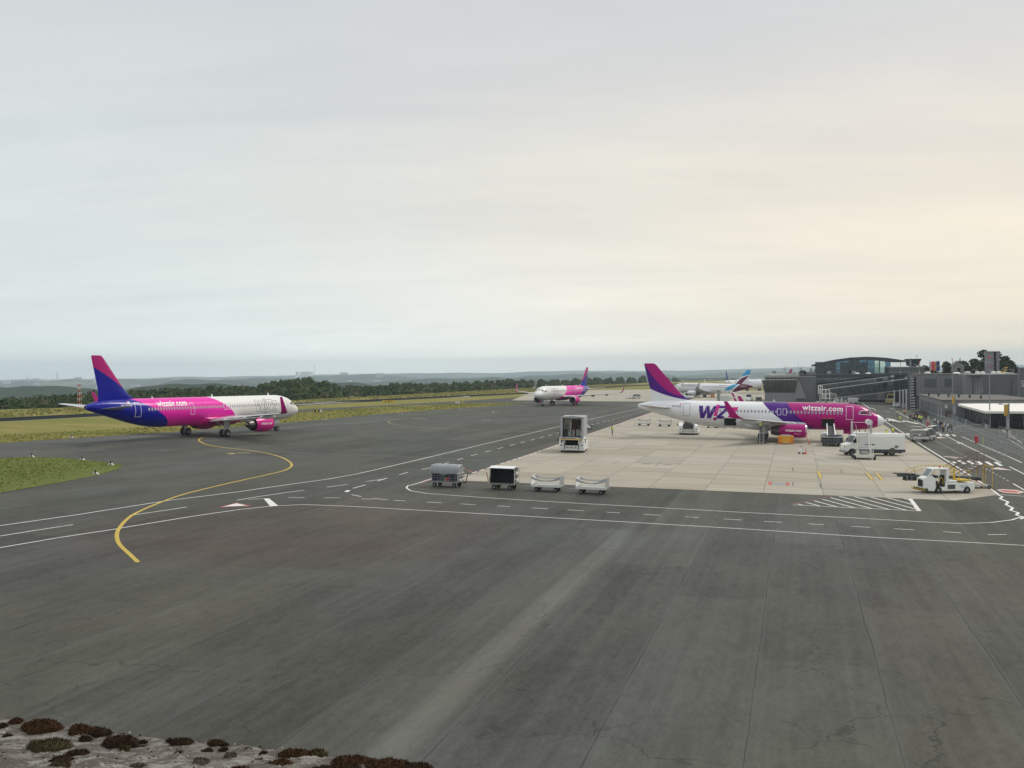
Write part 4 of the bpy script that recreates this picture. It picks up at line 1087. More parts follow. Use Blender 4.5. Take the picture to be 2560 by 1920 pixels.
# --- pink, blue and white airliner taxiing
def wizz_neo(name):
    m, b = begin(name); x, y, z = xyz(objco()); a = x*-1.0
    e1 = Xpoly(quadfit([(37.3, 5.88), (34.74, 4.82), (32.55, 3.62), (30.96, 2.09)]), z); e2 = Xpoly(quadfit([(21.9, 5.87), (19.89, 4.96), (17.92, 3.49), (16.8, 2.0)]), z)
    c = mix(a > e2, WARM, PINK); c = mix(a > e1, c, BLUE); gloss(m, b, c); return m
L2 = wizz_neo('livery_pink_blue')
F2 = livery_fin('fin_pink_blue', [[(43.36, 10.27), (41.11, 9.12), (38.07, 7.31), (36.2, 6.2)]], [(.42, .006, .16), BLUE])
spec2 = dict(p1=4.27, p2=2.67, fuse=L2, fin=F2, engine=pink_m, neo=True, a_in=14.2, engtext=True, wins=(6.87, 35.2), exits=(18.97, 19.71), doorline=light_grey, doorline2=line_w, exline=line_w, group='airliners',
    doors=((5.1, 3.5, 5.45, .9), (26.75, 3.45, 5.1, .75), (36.9, 3.45, 5.4, .9)), belly=pink_m, doorm=jet_white, winmat=[S('cabin_glass_sky_sheen', (.42, .40, .42), .18, var=.1, spec=.8), S('cabin_rim_b', (.52, .38, .46), .4)])  # pane colour lightened to carry the sky reflected in the windows
j2, fu2, J2 = build_jet(dict(spec2, name='taxiing_airliner', label='pink, blue and white airliner rolling away past the yellow guide line at the left', x=-36.796, y=176.586, hd=1.1239, mdoor=wing_grey))
def neo_marks(J, fu):
    lettering(J, fu, 'wizzair.com', 33.5, 27.6, 4.80, .82, -1, line_w, .03); lettering(J, fu, 'wizzair.com', 27.75, 33.33, 4.83, .72, 1, line_w, .022)
    lettering(J, fu, '9H-WNY', 39.5, 37.8, 4.82, .32, -1, line_w, .02); fill_poly(J, fu, 'flag_mark', [(38.4, 5.25), (37.95, 5.25), (37.95, 5.55), (38.4, 5.55)], -1, line_w); fill_poly(J, fu, 'flag_half', [(38.4, 5.24), (38.18, 5.24), (38.18, 5.56), (38.4, 5.56)], -1, red)
    for s_ in (-1, 1):
        for k in ('w', 'z', 'z2', 'i', 'dot'):
            outline_ribbon(J, fu, 'logo_outline', [(12.65-(px-1085)*.00828 if s_ < 0 else 7.3+(px-1085)*.00828, 5.25-(py-808)*.0092) for px, py in LOGO[k]], .045, s_, outline_m)
neo_marks(J2, fu2)
j3, fu3, J3 = build_jet(dict(spec2, name='taxiing_airliner', label='white, pink and blue airliner nosing towards us in the middle distance', x=6.972, y=300.854, hd=-1.98933, detail=1, winmat=[win_m, win_l], belly=mag_m))
neo_marks(J3, fu3)
# --- white airliner with blue and maroon tail, beyond the parked one
def euro(name, fin=False):
    m, b = begin(name); x, y, z = xyz(objco()); a = x*-1.0
    c = mix(0.0, WHT, WHT); SKY = (.03, .33, .62); MAR = (.13, .008, .045)
    # leaf-shaped blue sweep, then maroon sweep
    if not fin:
        e = ((a - 27.6)*.52 + 3.85); f = (((z - e).abs() < ((a - 25.0)*(31.6 - a))*.085)*(a > 25.0))*(a < 31.6); c = mix(f, c, SKY)
        f = ((z - 2.2) < ((a - 28.6)*.95))*(a > 28.8); f = f*((z - ((a - 33.5)*.6)) > 2.2); c = mix(f, c, MAR)
    else:
        c = mix((z > ((a - 34.5)*.25 + 9.4)), c, SKY)
        f = (z < ((a - 34.3)*.35 + 8.9))*((z - ((a - 31.2)*1.05)) > 4.4)*(((z - 5.0) - ((a - 29.6)*1.0)) < .4); c = mix(f, c, MAR)
    gloss(m, b, c); return m
LE_, FE = euro('livery_blue_maroon'), euro('fin_blue_maroon', True)
g4 = G(1771.7, 993.2)
hd4 = -TH + pi + math.radians(-22)
x4, y4 = g4.x+17.71*math.cos(hd4), g4.y+17.71*math.sin(hd4)
j4, fu4, J4 = build_jet(dict(name='parked_airliner', label='white airliner with a blue and maroon tail parked beyond the magenta one', x=x4, y=y4, hd=hd4, fuse=LE_, fin=FE, engine=jet_white, detail=1, winglet=light_grey, group='airliners', wins=(6.3, 27.9), exits=(14.66, 15.49), winmat=[dark_grey, line_g]))
lettering(J4, fu4, 'Eurowings', 5.6, 13.8, 4.78, 1.0, 1, black, .02); lettering(J4, fu4, 'eurowings', 13.1, 5.9, 4.75, .7, -1, line_g, .02)
fill_poly(J4, fu4, 'flag_mark', [(23.2, 5.0), (23.9, 5.0), (23.9, 5.25), (23.2, 5.25)], 1, dark_grey); fill_poly(J4, fu4, 'flag_mark', [(24.2, 5.0), (24.9, 5.0), (24.9, 5.25), (24.2, 5.25)], 1, mid_grey)
lettering(J4, fu4, 'D-AEWF', 25.3, 26.8, 5.0, .28, 1, mid_grey, .01)
# --- further off: blue-finned tail towards us, white tail with figures, magenta tail
def far_jet(name, label, px, py, ang_, dist, fcol, fincol, back=0, dz=0):
    d = ray(px, py); t_ = dist/d.y; p = Vector((0, 0, EYE))+d*t_; hd = ang_
    return build_jet(dict(name=name, label=label, x=p.x-back*math.cos(hd)*-1, y=p.y+back*math.sin(hd), hd=hd, fuse=fcol, fin=fincol, engine=jet_white, detail=0, group='airliners', wing=wing_grey, winglet=jet_white, wins=(6.3, 20), dz=dz))
o5, f5, J5 = far_jet('parked_airliner', 'distant airliner seen from behind with a thin dark blue fin', 1814, 940, math.radians(62), 640, livery_fuse('white_pink_front', [([(19, 6), (18.5, 4)], (.72, .55, .50), WHT)]), plain('deep_blue', (.01, .035, .22)), 36)
o6, f6, J6 = far_jet('parked_airliner', 'white-tailed airliner standing behind the slanted-glass pier, figures on its fin', 1938, 937, pi-TH+math.radians(-52), 520, jet_white, plain('pale_fin', (.60, .66, .70)), 36, dz=1.3)
o7, f7, J7 = far_jet('parked_airliner', 'airliner with a plain magenta fin standing behind the slanted-glass pier', 1978, 937, pi-TH+math.radians(-52), 560, jet_white, plain('magenta_fin', (.32, .01, .12)), 36, dz=1.2)
def fin_txt(a, z): return (-a, .22, z)
lettering(J6, f6, '00I', 33.4, 36.3, 9.0, 1.6, 1, dark_grey, .02, yf=fin_txt)
# ================================================================ PEOPLE
def body_mesh(pose, seed=0):
    """one continuous skinned figure, 1.75 m; local x = facing direction"""
    me = bpy.data.meshes.new('person'); P_ = dict(
        pelvis=(0, 0, .95), waist=(0, 0, 1.08), chest=(.01, 0, 1.32), neck=(.01, 0, 1.49), head=(.03, 0, 1.60), crown=(.02, 0, 1.70),
        ls=(0, .17, 1.42), le=(-.03, .24, 1.15), lw=(.05, .25, .90), lh=(.08, .25, .80), rs=(0, -.17, 1.42), re=(-.03, -.24, 1.15), rw=(.05, -.25, .90), rh=(.08, -.25, .80),
        lhip=(0, .09, .90), lk=(.02, .10, .50), la=(-.01, .10, .09), lt=(.14, .12, .035), rhip=(0, -.09, .90), rk=(.02, -.10, .50), ra=(-.01, -.10, .09), rt=(.14, -.12, .035))
    if pose == 'walk': P_.update(lk=(.16, .10, .52), la=(.24, .10, .10), lt=(.38, .11, .05), rk=(-.04, -.10, .50), ra=(-.28, -.10, .14), rt=(-.16, -.11, .04), le=(-.12, .24, 1.17), lw=(-.08, .26, .93), lh=(-.06, .26, .83), re=(.08, -.24, 1.17), rw=(.24, -.22, 1.0), rh=(.32, -.2, .95))
    if pose == 'reach': P_.update(le=(.12, .22, 1.5), lw=(.22, .16, 1.74), lh=(.26, .14, 1.84), re=(.12, -.24, 1.45), rw=(.28, -.18, 1.62), rh=(.34, -.16, 1.70), head=(.02, 0, 1.61))
    if pose == 'folded': P_.update(le=(.03, .25, 1.16), lw=(.22, .12, 1.16), lh=(.26, .02, 1.18), re=(.03, -.25, 1.16), rw=(.22, -.1, 1.12), rh=(.27, .0, 1.12))
    if pose == 'kneel':
        P_ = {k: (v[0], v[1], v[2]-.42) for k, v in P_.items()}; P_.update(lhip=(0, .09, .48), lk=(.42, .12, .52), la=(.34, .12, .1), lt=(.48, .12, .035), rhip=(0, -.09, .48), rk=(.06, -.12, .08), ra=(-.36, -.12, .08), rt=(-.46, -.12, .04), lh=(.4, .2, .55), lw=(.3, .22, .6), rh=(.4, -.2, .5), rw=(.3, -.22, .58))
    names = list(P_); idx = {k: i for i, k in enumerate(names)}
    E_ = [('pelvis', 'waist'), ('waist', 'chest'), ('chest', 'neck'), ('neck', 'head'), ('head', 'crown'), ('chest', 'ls'), ('ls', 'le'), ('le', 'lw'), ('lw', 'lh'), ('chest', 'rs'), ('rs', 're'), ('re', 'rw'), ('rw', 'rh'), ('pelvis', 'lhip'), ('lhip', 'lk'), ('lk', 'la'), ('la', 'lt'), ('pelvis', 'rhip'), ('rhip', 'rk'), ('rk', 'ra'), ('ra', 'rt')]
    R_ = dict(pelvis=(.15, .12), waist=(.14, .11), chest=(.17, .12), neck=(.06, .06), head=(.10, .085), crown=(.07, .06), ls=(.075, .075), rs=(.075, .075), le=(.05, .05), re=(.05, .05), lw=(.035, .035), rw=(.035, .035), lh=(.04, .025), rh=(.04, .025), lhip=(.10, .10), rhip=(.10, .10), lk=(.068, .068), rk=(.068, .068), la=(.05, .05), ra=(.05, .05), lt=(.045, .035), rt=(.045, .035))
    me.from_pydata([P_[k] for k in names], [(idx[a], idx[b]) for a, b in E_], [])
    o = bpy.data.objects.new('tmp', me); col.objects.link(o)
    sk = o.modifiers.new('s', 'SKIN'); sk.use_smooth_shade = True
    for k in names:
        sv = me.skin_vertices[0].data[idx[k]]; sv.radius = R_[k]; sv.use_root = (k == 'pelvis')
    ss = o.modifiers.new('u', 'SUBSURF'); ss.levels = 1; ss.render_levels = 1
    dg = bpy.context.evaluated_depsgraph_get(); dg.update()
    out = bpy.data.meshes.new_from_object(o.evaluated_get(dg)); bpy.data.objects.remove(o); bpy.data.meshes.remove(me)
    out.materials.clear()
    for _ in range(4): out.materials.append(navy)
    hz_ = P_['lhip'][2]
    for p in out.polygons:
        c = p.center; z = c.z
        if z > P_['neck'][2]+.02 or min((c-Vector(P_['lh'])).length, (c-Vector(P_['rh'])).length) < .075: mi = 0
        elif z < .10: mi = 3
        elif z < hz_+.06 and abs(c.y) < .23: mi = 2
        else: mi = 1
        p.material_index = mi; p.use_smooth = True
    return out, P_
BODY = {k: body_mesh(k) for k in ('stand', 'walk', 'reach', 'folded', 'kneel')}
def vest_mesh(P_, m):
    dz_ = P_['waist'][2]-1.08; mb = MB(); rings = []
    for z, wx, wy in ((.93, .155, .19), (1.08, .16, .19), (1.25, .165, .215), (1.38, .155, .225), (1.47, .11, .17), (1.495, .07, .09)):
        rings.append([(.005+wx*math.cos(2*pi*i/14), wy*math.sin(2*pi*i/14), z+dz_) for i in range(14)])
    mb.loft(rings, 0, False, True, lambda k, i: 0)
    for z in (1.02, 1.16):
        mb.loft([[(.005+.168*math.cos(2*pi*i/14), .205*math.sin(2*pi*i/14), z+dz_+h) for i in range(14)] for h in (0, .05)], 1, False, True)
    return mb.mesh('hi_vis_vest', [m, strip_m])
def hair_mesh(P_, m):
    c = P_['head']; mb = MB(); mb.ball((c[0]-.015, c[1], c[2]+.055), .112, 10, 0, 1.0, .88, .82); me_ = mb.mesh('hair', m); return me_
_pc = [0]
def person(label, u, v, ang, pose='stand', top=navy, legs=navy, vest=None, hair=hair_m, dz=0.0, scale=1.0, group=None, shoes=blackc):
    me, P_ = BODY[pose]; t = thing('person', label, 'person', u, v, ang, group, dz, tilt=False)
    t.matrix_world = t.matrix_world @ Matrix.Scale(scale, 4)
    o = bpy.data.objects.new('body', me); col.objects.link(o); o.parent = t
    for i, mt in enumerate((skin, top, legs, shoes)): o.material_slots[i].link = 'OBJECT'; o.material_slots[i].material = mt
    h = bpy.data.objects.new('hair', hair_mesh(P_, hair)); col.objects.link(h); h.parent = t
    if vest:
        q = bpy.data.objects.new('hi_vis_vest', vest_mesh(P_, vest)); col.objects.link(q); q.parent = t
    return t
def person_px(label, px, py, ang, **k):
    u, v = uv(G(px, py)); return person(label, u, v, ang, **k)

# ================================================================ GROUND EQUIPMENT
def cart_wheels(t, xs, ys, r=.20, w_=.12):
    for x in xs:
        for y in ys:
            q = MB(); q.lathe([(y-w_/2, r*.4), (y-w_/2, r*.88), (y, r), (y+w_/2, r*.88), (y+w_/2, r*.4)], (x, 0, r), 'Y', 16, 0)
            s_ = -1 if y < 0 else 1
            q.lathe([(y+s_*w_*.35, .01), (y+s_*w_*.42, r*.5), (y+s_*w_*.5, r*.52)], (x, 0, r), 'Y', 12, 1); q.build('wheel', [tyre_m, hub_m], t)
def sag_curtain(mb, x0, x1, y, ztop, zs, m=0, hang=.16, n=12):
    """curtain gathered between two posts and sagging in the middle"""
    for i in range(n):
        a, b = i/n, (i+1)/n; f = lambda t: ztop-(1-(2*t-1)**2)*(ztop-zs); h = lambda t: hang*(.5+.9*abs(2*t-1)**1.5)
        xa, xb = x0+(x1-x0)*a, x0+(x1-x0)*b; w_ = .03*math.sin(i*2.1)
        mb.hexa([(xa, y-.02, f(a)-h(a)), (xb, y-.02, f(b)-h(b)), (xb, y+.02, f(b)-h(b)), (xa, y+.02, f(a)-h(a)), (xa, y-.03+w_, f(a)), (xb, y-.03-w_, f(b)), (xb, y+.03-w_, f(b)), (xa, y+.03+w_, f(a))], m)
def open_cart(label, u, v, ang=0, group='baggage carts'):
    t = thing('baggage_cart', label, 'cart', u, v, ang, group)
    mb = MB(); mb.box(-1.25, 1.25, -.72, .72, .46, .52); mb.box(-1.3, 1.3, -.78, -.72, .42, .64); mb.box(-1.3, 1.3, .72, .78, .42, .64); mb.box(-1.3, 1.3, -.04, .04, .34, .45)
    mb.build('bed', dirty_white, t, bevel=.01)
    for sx in (-1, 1):
        mb = MB(); x = 1.27*sx
        for y in (-.74, 0, .74): mb.tube((x, y, .45), (x, y, 1.33), .025, 6)
        for z in (.85, 1.33): mb.tube((x, -.74, z), (x, .74, z), .022, 6)
        mb.hexa([(x-.015, -.70, .6), (x+.015, -.70, .6), (x+.015, .70, .6), (x-.015, .70, .6), (x-.02, -.70, 1.22), (x+.02, -.70, 1.22), (x+.02, .70, 1.22), (x-.02, .70, 1.22)])
        mb.build('end_frame', white_paint if sx < 0 else light_grey, t)
    for y in (-.76, .76):
        mb = MB(); sag_curtain(mb, -1.25, 1.25, y, 1.32, .98 if y < 0 else 1.05); mb.build('curtain', curtain, t)
    cart_wheels(t, (-.85, .85), (-.6, .6), .19)
    mb = MB(); mb.tube((-1.3, 0, .40), (-2.15, 0, .30), .03, 6); mb.box(1.3, 1.5, -.06, .06, .33, .42); mb.box(-.95, -.75, -.6, .6, .3, .42); mb.box(.75, .95, -.6, .6, .3, .42); mb.build('tow_bar', light_grey, t)
    return t
c3 = open_cart('empty open baggage cart with a sagging grey curtain, coupled behind the white-roofed cart', 87.2, -20.7, 0)
c4 = open_cart('empty open baggage cart, last of the row on the dark asphalt', 86.8, -16.7, -1)
open_cart('empty open baggage cart under the parked airliner tail, raised tow bar at its left', 201.0, -28.4, 2)
open_cart('empty open baggage cart beside the white high loader under the tail', 199.9, -24.3, 0)
# flat dollies glimpsed below the fuselage
def dolly(label, px, py, mt):
    t = thing_px('dolly', label, 'dolly', px, py, 0, 'dollies below the fuselage'); mb = MB(); mb.box(-1.1, 1.1, -.7, .7, .38, .50); mb.build('platform', mt, t, bevel=.01); cart_wheels(t, (-.7, .7), (-.5, .5), .17)
    mb = MB(); mb.tube((-1.1, 0, .4), (-1.9, 0, .3), .03, 6); mb.build('tow_bar', dark_grey, t)
dolly('low dark dolly glimpsed under the rear fuselage by the drawn logo', 1780, 1069.5, dark_grey); dolly('low dolly with a yellowish edge under the open rear hold', 1803, 1069.5, S('olive_yellow', (.35, .36, .08), .6)); dolly('low dark dolly under the wing root of the magenta airliner', 1845, 1070.5, mid_grey)
# box cart, inner boards coloured near black
t = thing('baggage_cart', 'covered baggage cart with white roof and dark open side, orange tow bar raised', 'cart', 87.3, -24.6, -2, 'baggage carts')
mb = MB(); mb.box(-1.1, 1.1, -.72, .72, .50, .56); mb.box(-1.12, 1.12, -.76, -.70, .44, .58); mb.box(-1.12, 1.12, .70, .76, .42, .60); mb.build('bed', S('bed_olive', (.20, .20, .16), .6), t, bevel=.01)
mb = MB(); rg_ = []
for x in (-1.12, 1.12): rg_.append([(x, y, z) for y, z in ((-.80, 1.90), (-.35, 2.02), (.3, 2.0), (.74, 1.80), (.72, 1.75), (.3, 1.95), (-.35, 1.97), (-.78, 1.85))])
mb.loft(rg_, 0, True, False); mb.build('roof', white_paint, t)
mb = MB(); mb.box(-1.05, 1.05, .62, .68, .56, 1.9); mb.box(-1.09, -1.03, -.60, .66, .56, 1.88); mb.box(-1.02, 1.02, -.5, .6, .57, .60); mb.box(1.0, 1.03, -.1, .66, .56, 1.88)
for z in (1.05, 1.5): mb.box(-1.0, 1.0, .58, .62, z, z+.03)
mb.build('dark_inside', S('dark_inside', (.022, .026, .03), .8, var=.3, scale=3), t)
for sx in (-1, 1):
    mb = MB(); x = 1.14*sx
    for y in (-.72, -.25, .25, .72): mb.tube((x, y, .5), (x, y*.95, 1.85 if abs(y) > .5 else 1.95), .03, 6)
    for z in (.95, 1.4): mb.tube((x, -.72, z), (x, .72, z), .03, 6)
    if sx < 0: mb.box(x-.03, x+.02, -.72, .7, .55, 1.15)
    mb.build('end_frame', cream, t)
mb = MB(); mb.ball((1.2, -.2, 1.42), .22, 8, 0, .5, 1.2, .8); mb.ball((1.18, .1, .75), .2, 8, 0, .4, 1.5, 1.0); mb.build('rolled_curtain', whitec, t)
cart_wheels(t, (-.72, .72), (-.62, .62), .22)
mb = MB(); mb.pipe([(-1.15, -.3, .40), (-1.3, -.3, .42), (-1.42, -.3, 1.0), (-1.55, -.3, 1.45)], .04, 6); mb.build('tow_bar', S('orange_brown', (.45, .24, .06), .5), t)
# tarp cart
t = thing('baggage_cart', 'loaded baggage cart under a translucent grey tarpaulin with dark bags and one red bag', 'cart', 87.4, -29.9, -3, 'baggage carts')
mb = MB(); mb.box(-1.3, 1.3, -.76, .76, .46, .54); mb.box(-1.36, 1.36, -.80, -.76, .42, .56); mb.build('bed', mid_grey, t, bevel=.01)
mb = MB(); rg_ = []
prof_ = [(-.80, 1.22), (-.80, 1.45), (-.66, 1.80), (-.40, 1.98), (.40, 1.98), (.66, 1.8), (.80, 1.45), (.80, 1.22)]
for i, x in enumerate((-1.34, -1.25, -.85, -.4, 0, .4, .85, 1.25, 1.34)):
    s_ = .93 if i in (0, 8) else 1.0; rg_.append([(x, y*s_, z*s_+(1-s_)*.9-(.05*math.sin(i*1.9)+.06*(1-abs(x)/1.3) if z < 1.3 else .02*math.sin(i*2.3))) for y, z in prof_])
mb.loft(rg_, 0, True, True); mb.build('tarpaulin', S('tarpaulin', (.24, .26, .265), .4, var=.3, scale=3), t)
mb = MB()
for x in (-1.1, -.55, 0, .55, 1.1):
    for y in (-.81, .81): mb.tube((x, y, .5), (x, y, 1.5), .016, 5)
for z in (.62, .84, 1.05, 1.22): mb.tube((-1.3, -.81, z), (1.3, -.81, z), .014, 5)
mb.build('side_rails', mid_grey, t)
mb = MB()
for y in (-.76, -.38, 0, .38, .76): mb.tube((1.33, y, .48), (1.33, y, 1.75 if abs(y) < .5 else 1.3), .03, 6)
for z in (.7, 1.0, 1.25): mb.tube((1.33, -.76, z), (1.33, .76, z), .03, 6)
mb.box(1.34, 1.37, -.3, .2, .55, .78); mb.build('end_frame', whitec, t)
bagm = [S('bag_black', (.02, .02, .025), .5), S('bag_grey', (.07, .075, .08), .5), S('bag_red', (.5, .02, .03), .5), S('bag_tan', (.28, .22, .12), .6), S('bag_blue', (.02, .03, .09), .5)]
for i in range(10):
    x = -1.15+i*.235; k = 2 if i == 6 else (3 if i == 5 else random.choice((0, 1, 0, 4))); h = .35 if k in (2, 3) else random.uniform(.5, .66); q = MB(); q.box(x, x+.21, -.70, -.30, .545, .545+h)
    o = q.build('suitcase', bagm[k], None, bevel=.03); o.matrix_world = t.matrix_world.copy()
    tag(o, ['black suitcase', 'dark grey suitcase', 'small red bag', 'tan holdall', 'dark blue suitcase'][k] + ' behind the rails of the tarpaulin-covered cart, ' + ('far left', 'second from the left', 'third from the left', 'fourth from the left', 'left of the tan one', 'left of the red one', 'in the right half', 'right of the red one', 'second from the right', 'far right')[i], 'suitcase', 'bags on the tarpaulin-covered cart')
q = MB(); q.box(-1.2, 1.2, -.28, .70, .545, 1.35); o = q.build('suitcase', bagm[0], None, bevel=.05); o.matrix_world = t.matrix_world.copy(); tag(o, 'big dark block of stacked baggage filling the back of the tarpaulin-covered cart', 'baggage', 'bags on the tarpaulin-covered cart')
cart_wheels(t, (-.9, .95), (-.62, .62), .21)
mb = MB(); mb.tube((1.36, 0, .42), (1.75, 0, .40), .04, 6); mb.box(1.6, 1.85, -.08, .08, .36, .48); mb.tube((1.78, 0, .44), (2.0, 0, 1.3), .045, 6); mb.tube((1.9, 0, 1.3), (2.2, 0, 1.32), .03, 6); mb.build('tow_bar', rust, t)
# chains between carts
for (ua, va, ub, vb, nm) in ((87.1, -23.3, 87.2, -22.4, 'pale tow chain between the white-roofed cart and the first open cart'),):
    pass
# ---- high loaders
def highloader(label, u, v, ang, box):
    t = thing('high_loader', label, 'high loader', u, v, ang, 'high loaders')
    # x forward is towards us
    mb = MB(); mb.box(-4.6, .7, -1.05, 1.05, .35, .75); mb.build('chassis', dark_grey, t)
    for s_ in (-1, 1):
        mb = MB(); y0, y1 = sorted((s_*.95, s_*1.62))
        pts = [(-4.4, .28), (.95, .28), (1.05, .75), (.75, 1.5), (-.2, 1.95), (-1.4, 1.95), (-1.8, 1.4), (-4.4, 1.35)]
        mb.prism([(x, z) for x, z in pts], 'Y', y0, y1); mb.build('side_pod', white_paint, t, bevel=.06)
        mb = MB(); mb.box(-.9, -.35, s_*1.62, s_*1.645, 1.15, 1.75); mb.build('side_window', glass_dark, t)
        mb = MB(); mb.tube((1.0, s_*1.3, .98), (1.06, s_*1.3, .98), .11, 10); mb.build('headlight', dark_grey, t)
        mb = MB(); mb.prism([(.98, .80), (.76, 1.45), (.10, 1.80), (.10, .82)], 'Y', s_*.93-.0, s_*.95); mb.build('pod_glass', glass_dark, t)
        mb = MB(); mb.box(.85, 1.0, s_*1.72-.06, s_*1.72+.06, 1.45, 1.85); mb.tube((.7, s_*1.55, 1.7), (.9, s_*1.72, 1.7), .02, 5); mb.build('mirror', black, t)
    mb = MB(); mb.box(.15, .95, -.85, .85, .38, .95); mb.box(.9, 1.0, -.9, .9, .30, .45); mb.build('front_bumper', dirty_white, t, bevel=.03)
    mb = MB()
    for y in (-.5, 0, .5): mb.box(.95, .965, y-.13, y+.13, .62, .72)
    mb.build('grille', dark_grey, t)
    mb = MB(); mb.prism([(.9, .95), (.45, 1.75), (.38, 1.75), (.83, .95)], 'Y', -.82, .82); mb.build('windscreen', glass_dark, t)
    cart_wheels(t, (-.55, -3.6), (-1.38, 1.38), .40, .3)
    if box:
        b = MB(); X0, X1, Z0, Z1 = -5.2, .55, 1.95, 4.45
        b.box(X0, X1, -1.42, -1.34, Z0, Z1); b.box(X0, X1, 1.34, 1.42, Z0, Z1); b.box(X0, X1, -1.42, 1.42, Z1, Z1+.08); b.box(X0, X0+.06, -1.34, 1.34, Z0, Z1); b.box(X0, X1, -1.34, 1.34, Z0-.1, Z0)
        bo = b.build('box_body', light_grey, t)
        b = MB()
        for s_ in (-1, 1): b.box(X1, X1+.14, s_*1.34-.13, s_*1.34+.13, Z0-.25, Z1+.05)
        b.prism([(-1.48, Z1-.02), (1.48, Z1-.02), (1.48, Z1+.12), (0, Z1+.25), (-1.48, Z1+.12)], 'X', X1, X1+.14); b.build('front_frame', S('frame_grey', (.33, .35, .37), .4), bo)
        b = MB(); b.box(X1-.05, X1+1.15, -1.35, 1.35, Z0-.22, Z0-.14); b.build('front_platform', mid_grey, bo); b = MB(); b.box(X1+1.15, X1+1.2, -1.38, 1.38, Z0-.27, Z0-.12); b.build('yellow_edge', S('amber_edge', (.55, .36, .10), .5), bo)
        b = MB(); b.box(-2.3, -2.22, -1.3, -.35, Z0, Z1-.1); b.box(-2.3, -2.22, .85, 1.3, Z0, Z1-.1); b.box(-2.3, -2.22, -.35, .85, Z1-.35, Z1-.1); b.build('inner_wall', cream, bo)
        b = MB(); b.box(-2.21, -2.19, -1.15, -.72, Z0+1.15, Z0+1.6); b.build('inner_panel', S('beige_panel', (.42, .38, .32), .6), bo)
        b = MB()
        for k in range(6):
            for q in range(2): b.box(-2.9, -2.5, -.3+.55*q, .2+.55*q, Z0+.05+.36*k, Z0+.36+.36*k)
        b.build('stacked_boxes', S('cardboard', (.22, .16, .11), .8, var=.3), bo, stuff=True)
        for k, (y, z, hh, mt_) in enumerate(((-.95, .1, .85, dark_grey), (-.5, .05, .75, light_grey), (.0, .05, .8, S('pinkish', (.45, .36, .33), .6)), (.55, .05, .9, light_grey), (1.0, .1, .6, cream))):
            b = MB(); b.box(-1.6, -1.1, y-.2, y+.2, Z0+z, Z0+z+hh); b.build('trolley', mt_, bo, bevel=.01)
        b = MB(); b.tube((-.2, -.35, Z0), (-.2, -.2, Z1-.1), .03, 6); b.tube((-.2, .8, Z0+.5), (-.2, 1.2, Z1-.4), .02, 6); b.build('strap', whitec, bo)
        b = MB(); b.box(.3, .5, -1.62, -1.42, 2.1, 2.75); b.box(.75, .85, -1.38, -1.28, 1.25, 1.75); b.build('hanging_lamp', dark_grey, bo)
    else:
        b = MB(); b.hexa([(-1.6, -.78, .9), (-.3, -.78, .9), (-.3, .50, .9), (-1.6, .50, .9), (-1.6, -.78, 2.55), (-.9, -.78, 2.55), (-.9, .50, 2.4), (-1.6, .50, 2.4)]); b.build('mast', S('mast_black', (.02, .022, .03), .5), t)
        for y in (-.5, -.1, .3):
            b = MB(); b.tube((-.28, y, 1.0), (-.85, y+.05, 2.4), .03, 6); b.build('hydraulic_ram', steel, t)
        b = MB(); b.prism([(-2.0, 1.3), (.1, 1.3), (-.1, 2.15), (-.6, 2.4), (-1.9, 2.4)], 'Y', .62, 1.3); b.build('cab', dirty_white, t, bevel=.04)
        b = MB(); b.prism([(-2.6, 1.3), (-.2, 1.3), (-.8, 2.5), (-2.4, 2.6)], 'Y', -1.55, -1.0); b.build('side_cover', white_paint, t, bevel=.04)
    return t
highloader('white catering high loader with its grey box body raised, open front towards us', 130.2, -27.6, -84, True)
highloader('white high loader with a black mast standing under the tail of the magenta airliner', 175.0, -17.3, -88, False)
# ---- tow tractor
t = thing('aircraft_tug', 'low white aircraft tug half hidden behind the raised catering box', 'tug', 183.0, -37.4, 4)
mb = MB(); mb.prism([(-2.2, .30), (2.1, .28), (2.15, .62), (1.3, .80), (-.4, .92), (-2.2, .80)], 'Y', -1.0, 1.0); mb.build('body', white_paint, t, bevel=.06)
mb = MB(); mb.box(1.45, 2.2, -.9, .9, .25, .78); mb.build('rear_block', black, t, bevel=.03)
mb = MB(); mb.box(-.9, -.2, -.45, .1, .85, 1.15); mb.tube((-.1, -.3, .9), (.3, -.3, 1.25), .03, 6); mb.build('seat', black, t, bevel=.04); mb = MB(); mb.box(-1.6, -1.1, -.5, .5, .84, .95); mb.build('deck_light', orange, t); cart_wheels(t, (-1.4, 1.2), (-.95, .95), .33, .22)
# ---- maintenance ladder platform, generator, hose
t = thing('maintenance_steps', 'aluminium maintenance steps with a dark engine stand under the wing', 'steps', 156.8, -4.9, -90)
for s_ in (-1, 1):
    mb = MB(); mb.tube((.55, s_*.30, 0), (.05, s_*.30, 1.65), .03, 6); mb.tube((.05, s_*.30, 1.65), (-.1, s_*.30, 2.55), .022, 6); mb.build('stile', alu, t)
for k in range(6):
    mb = MB(); mb.box(.52-.085*k-.06, .52-.085*k+.06, -.29, .29, .18+.25*k, .21+.25*k); mb.build('rung', alu, t)
mb = MB(); mb.box(-.95, .08, -.42, .42, 1.58, 1.64); mb.build('platform', alu, t)
mb = MB()
for s_ in (-1, 1): mb.tube((-.9, s_*.4, 0), (-.9, s_*.4, 1.6), .03, 6); mb.tube((-.9, s_*.4, 1.6), (-.9, s_*.4, 2.5), .02, 6); mb.tube((-.9, s_*.4, 2.5), (-.1, s_*.3, 2.55), .02, 6)
mb.build('rail', alu, t)
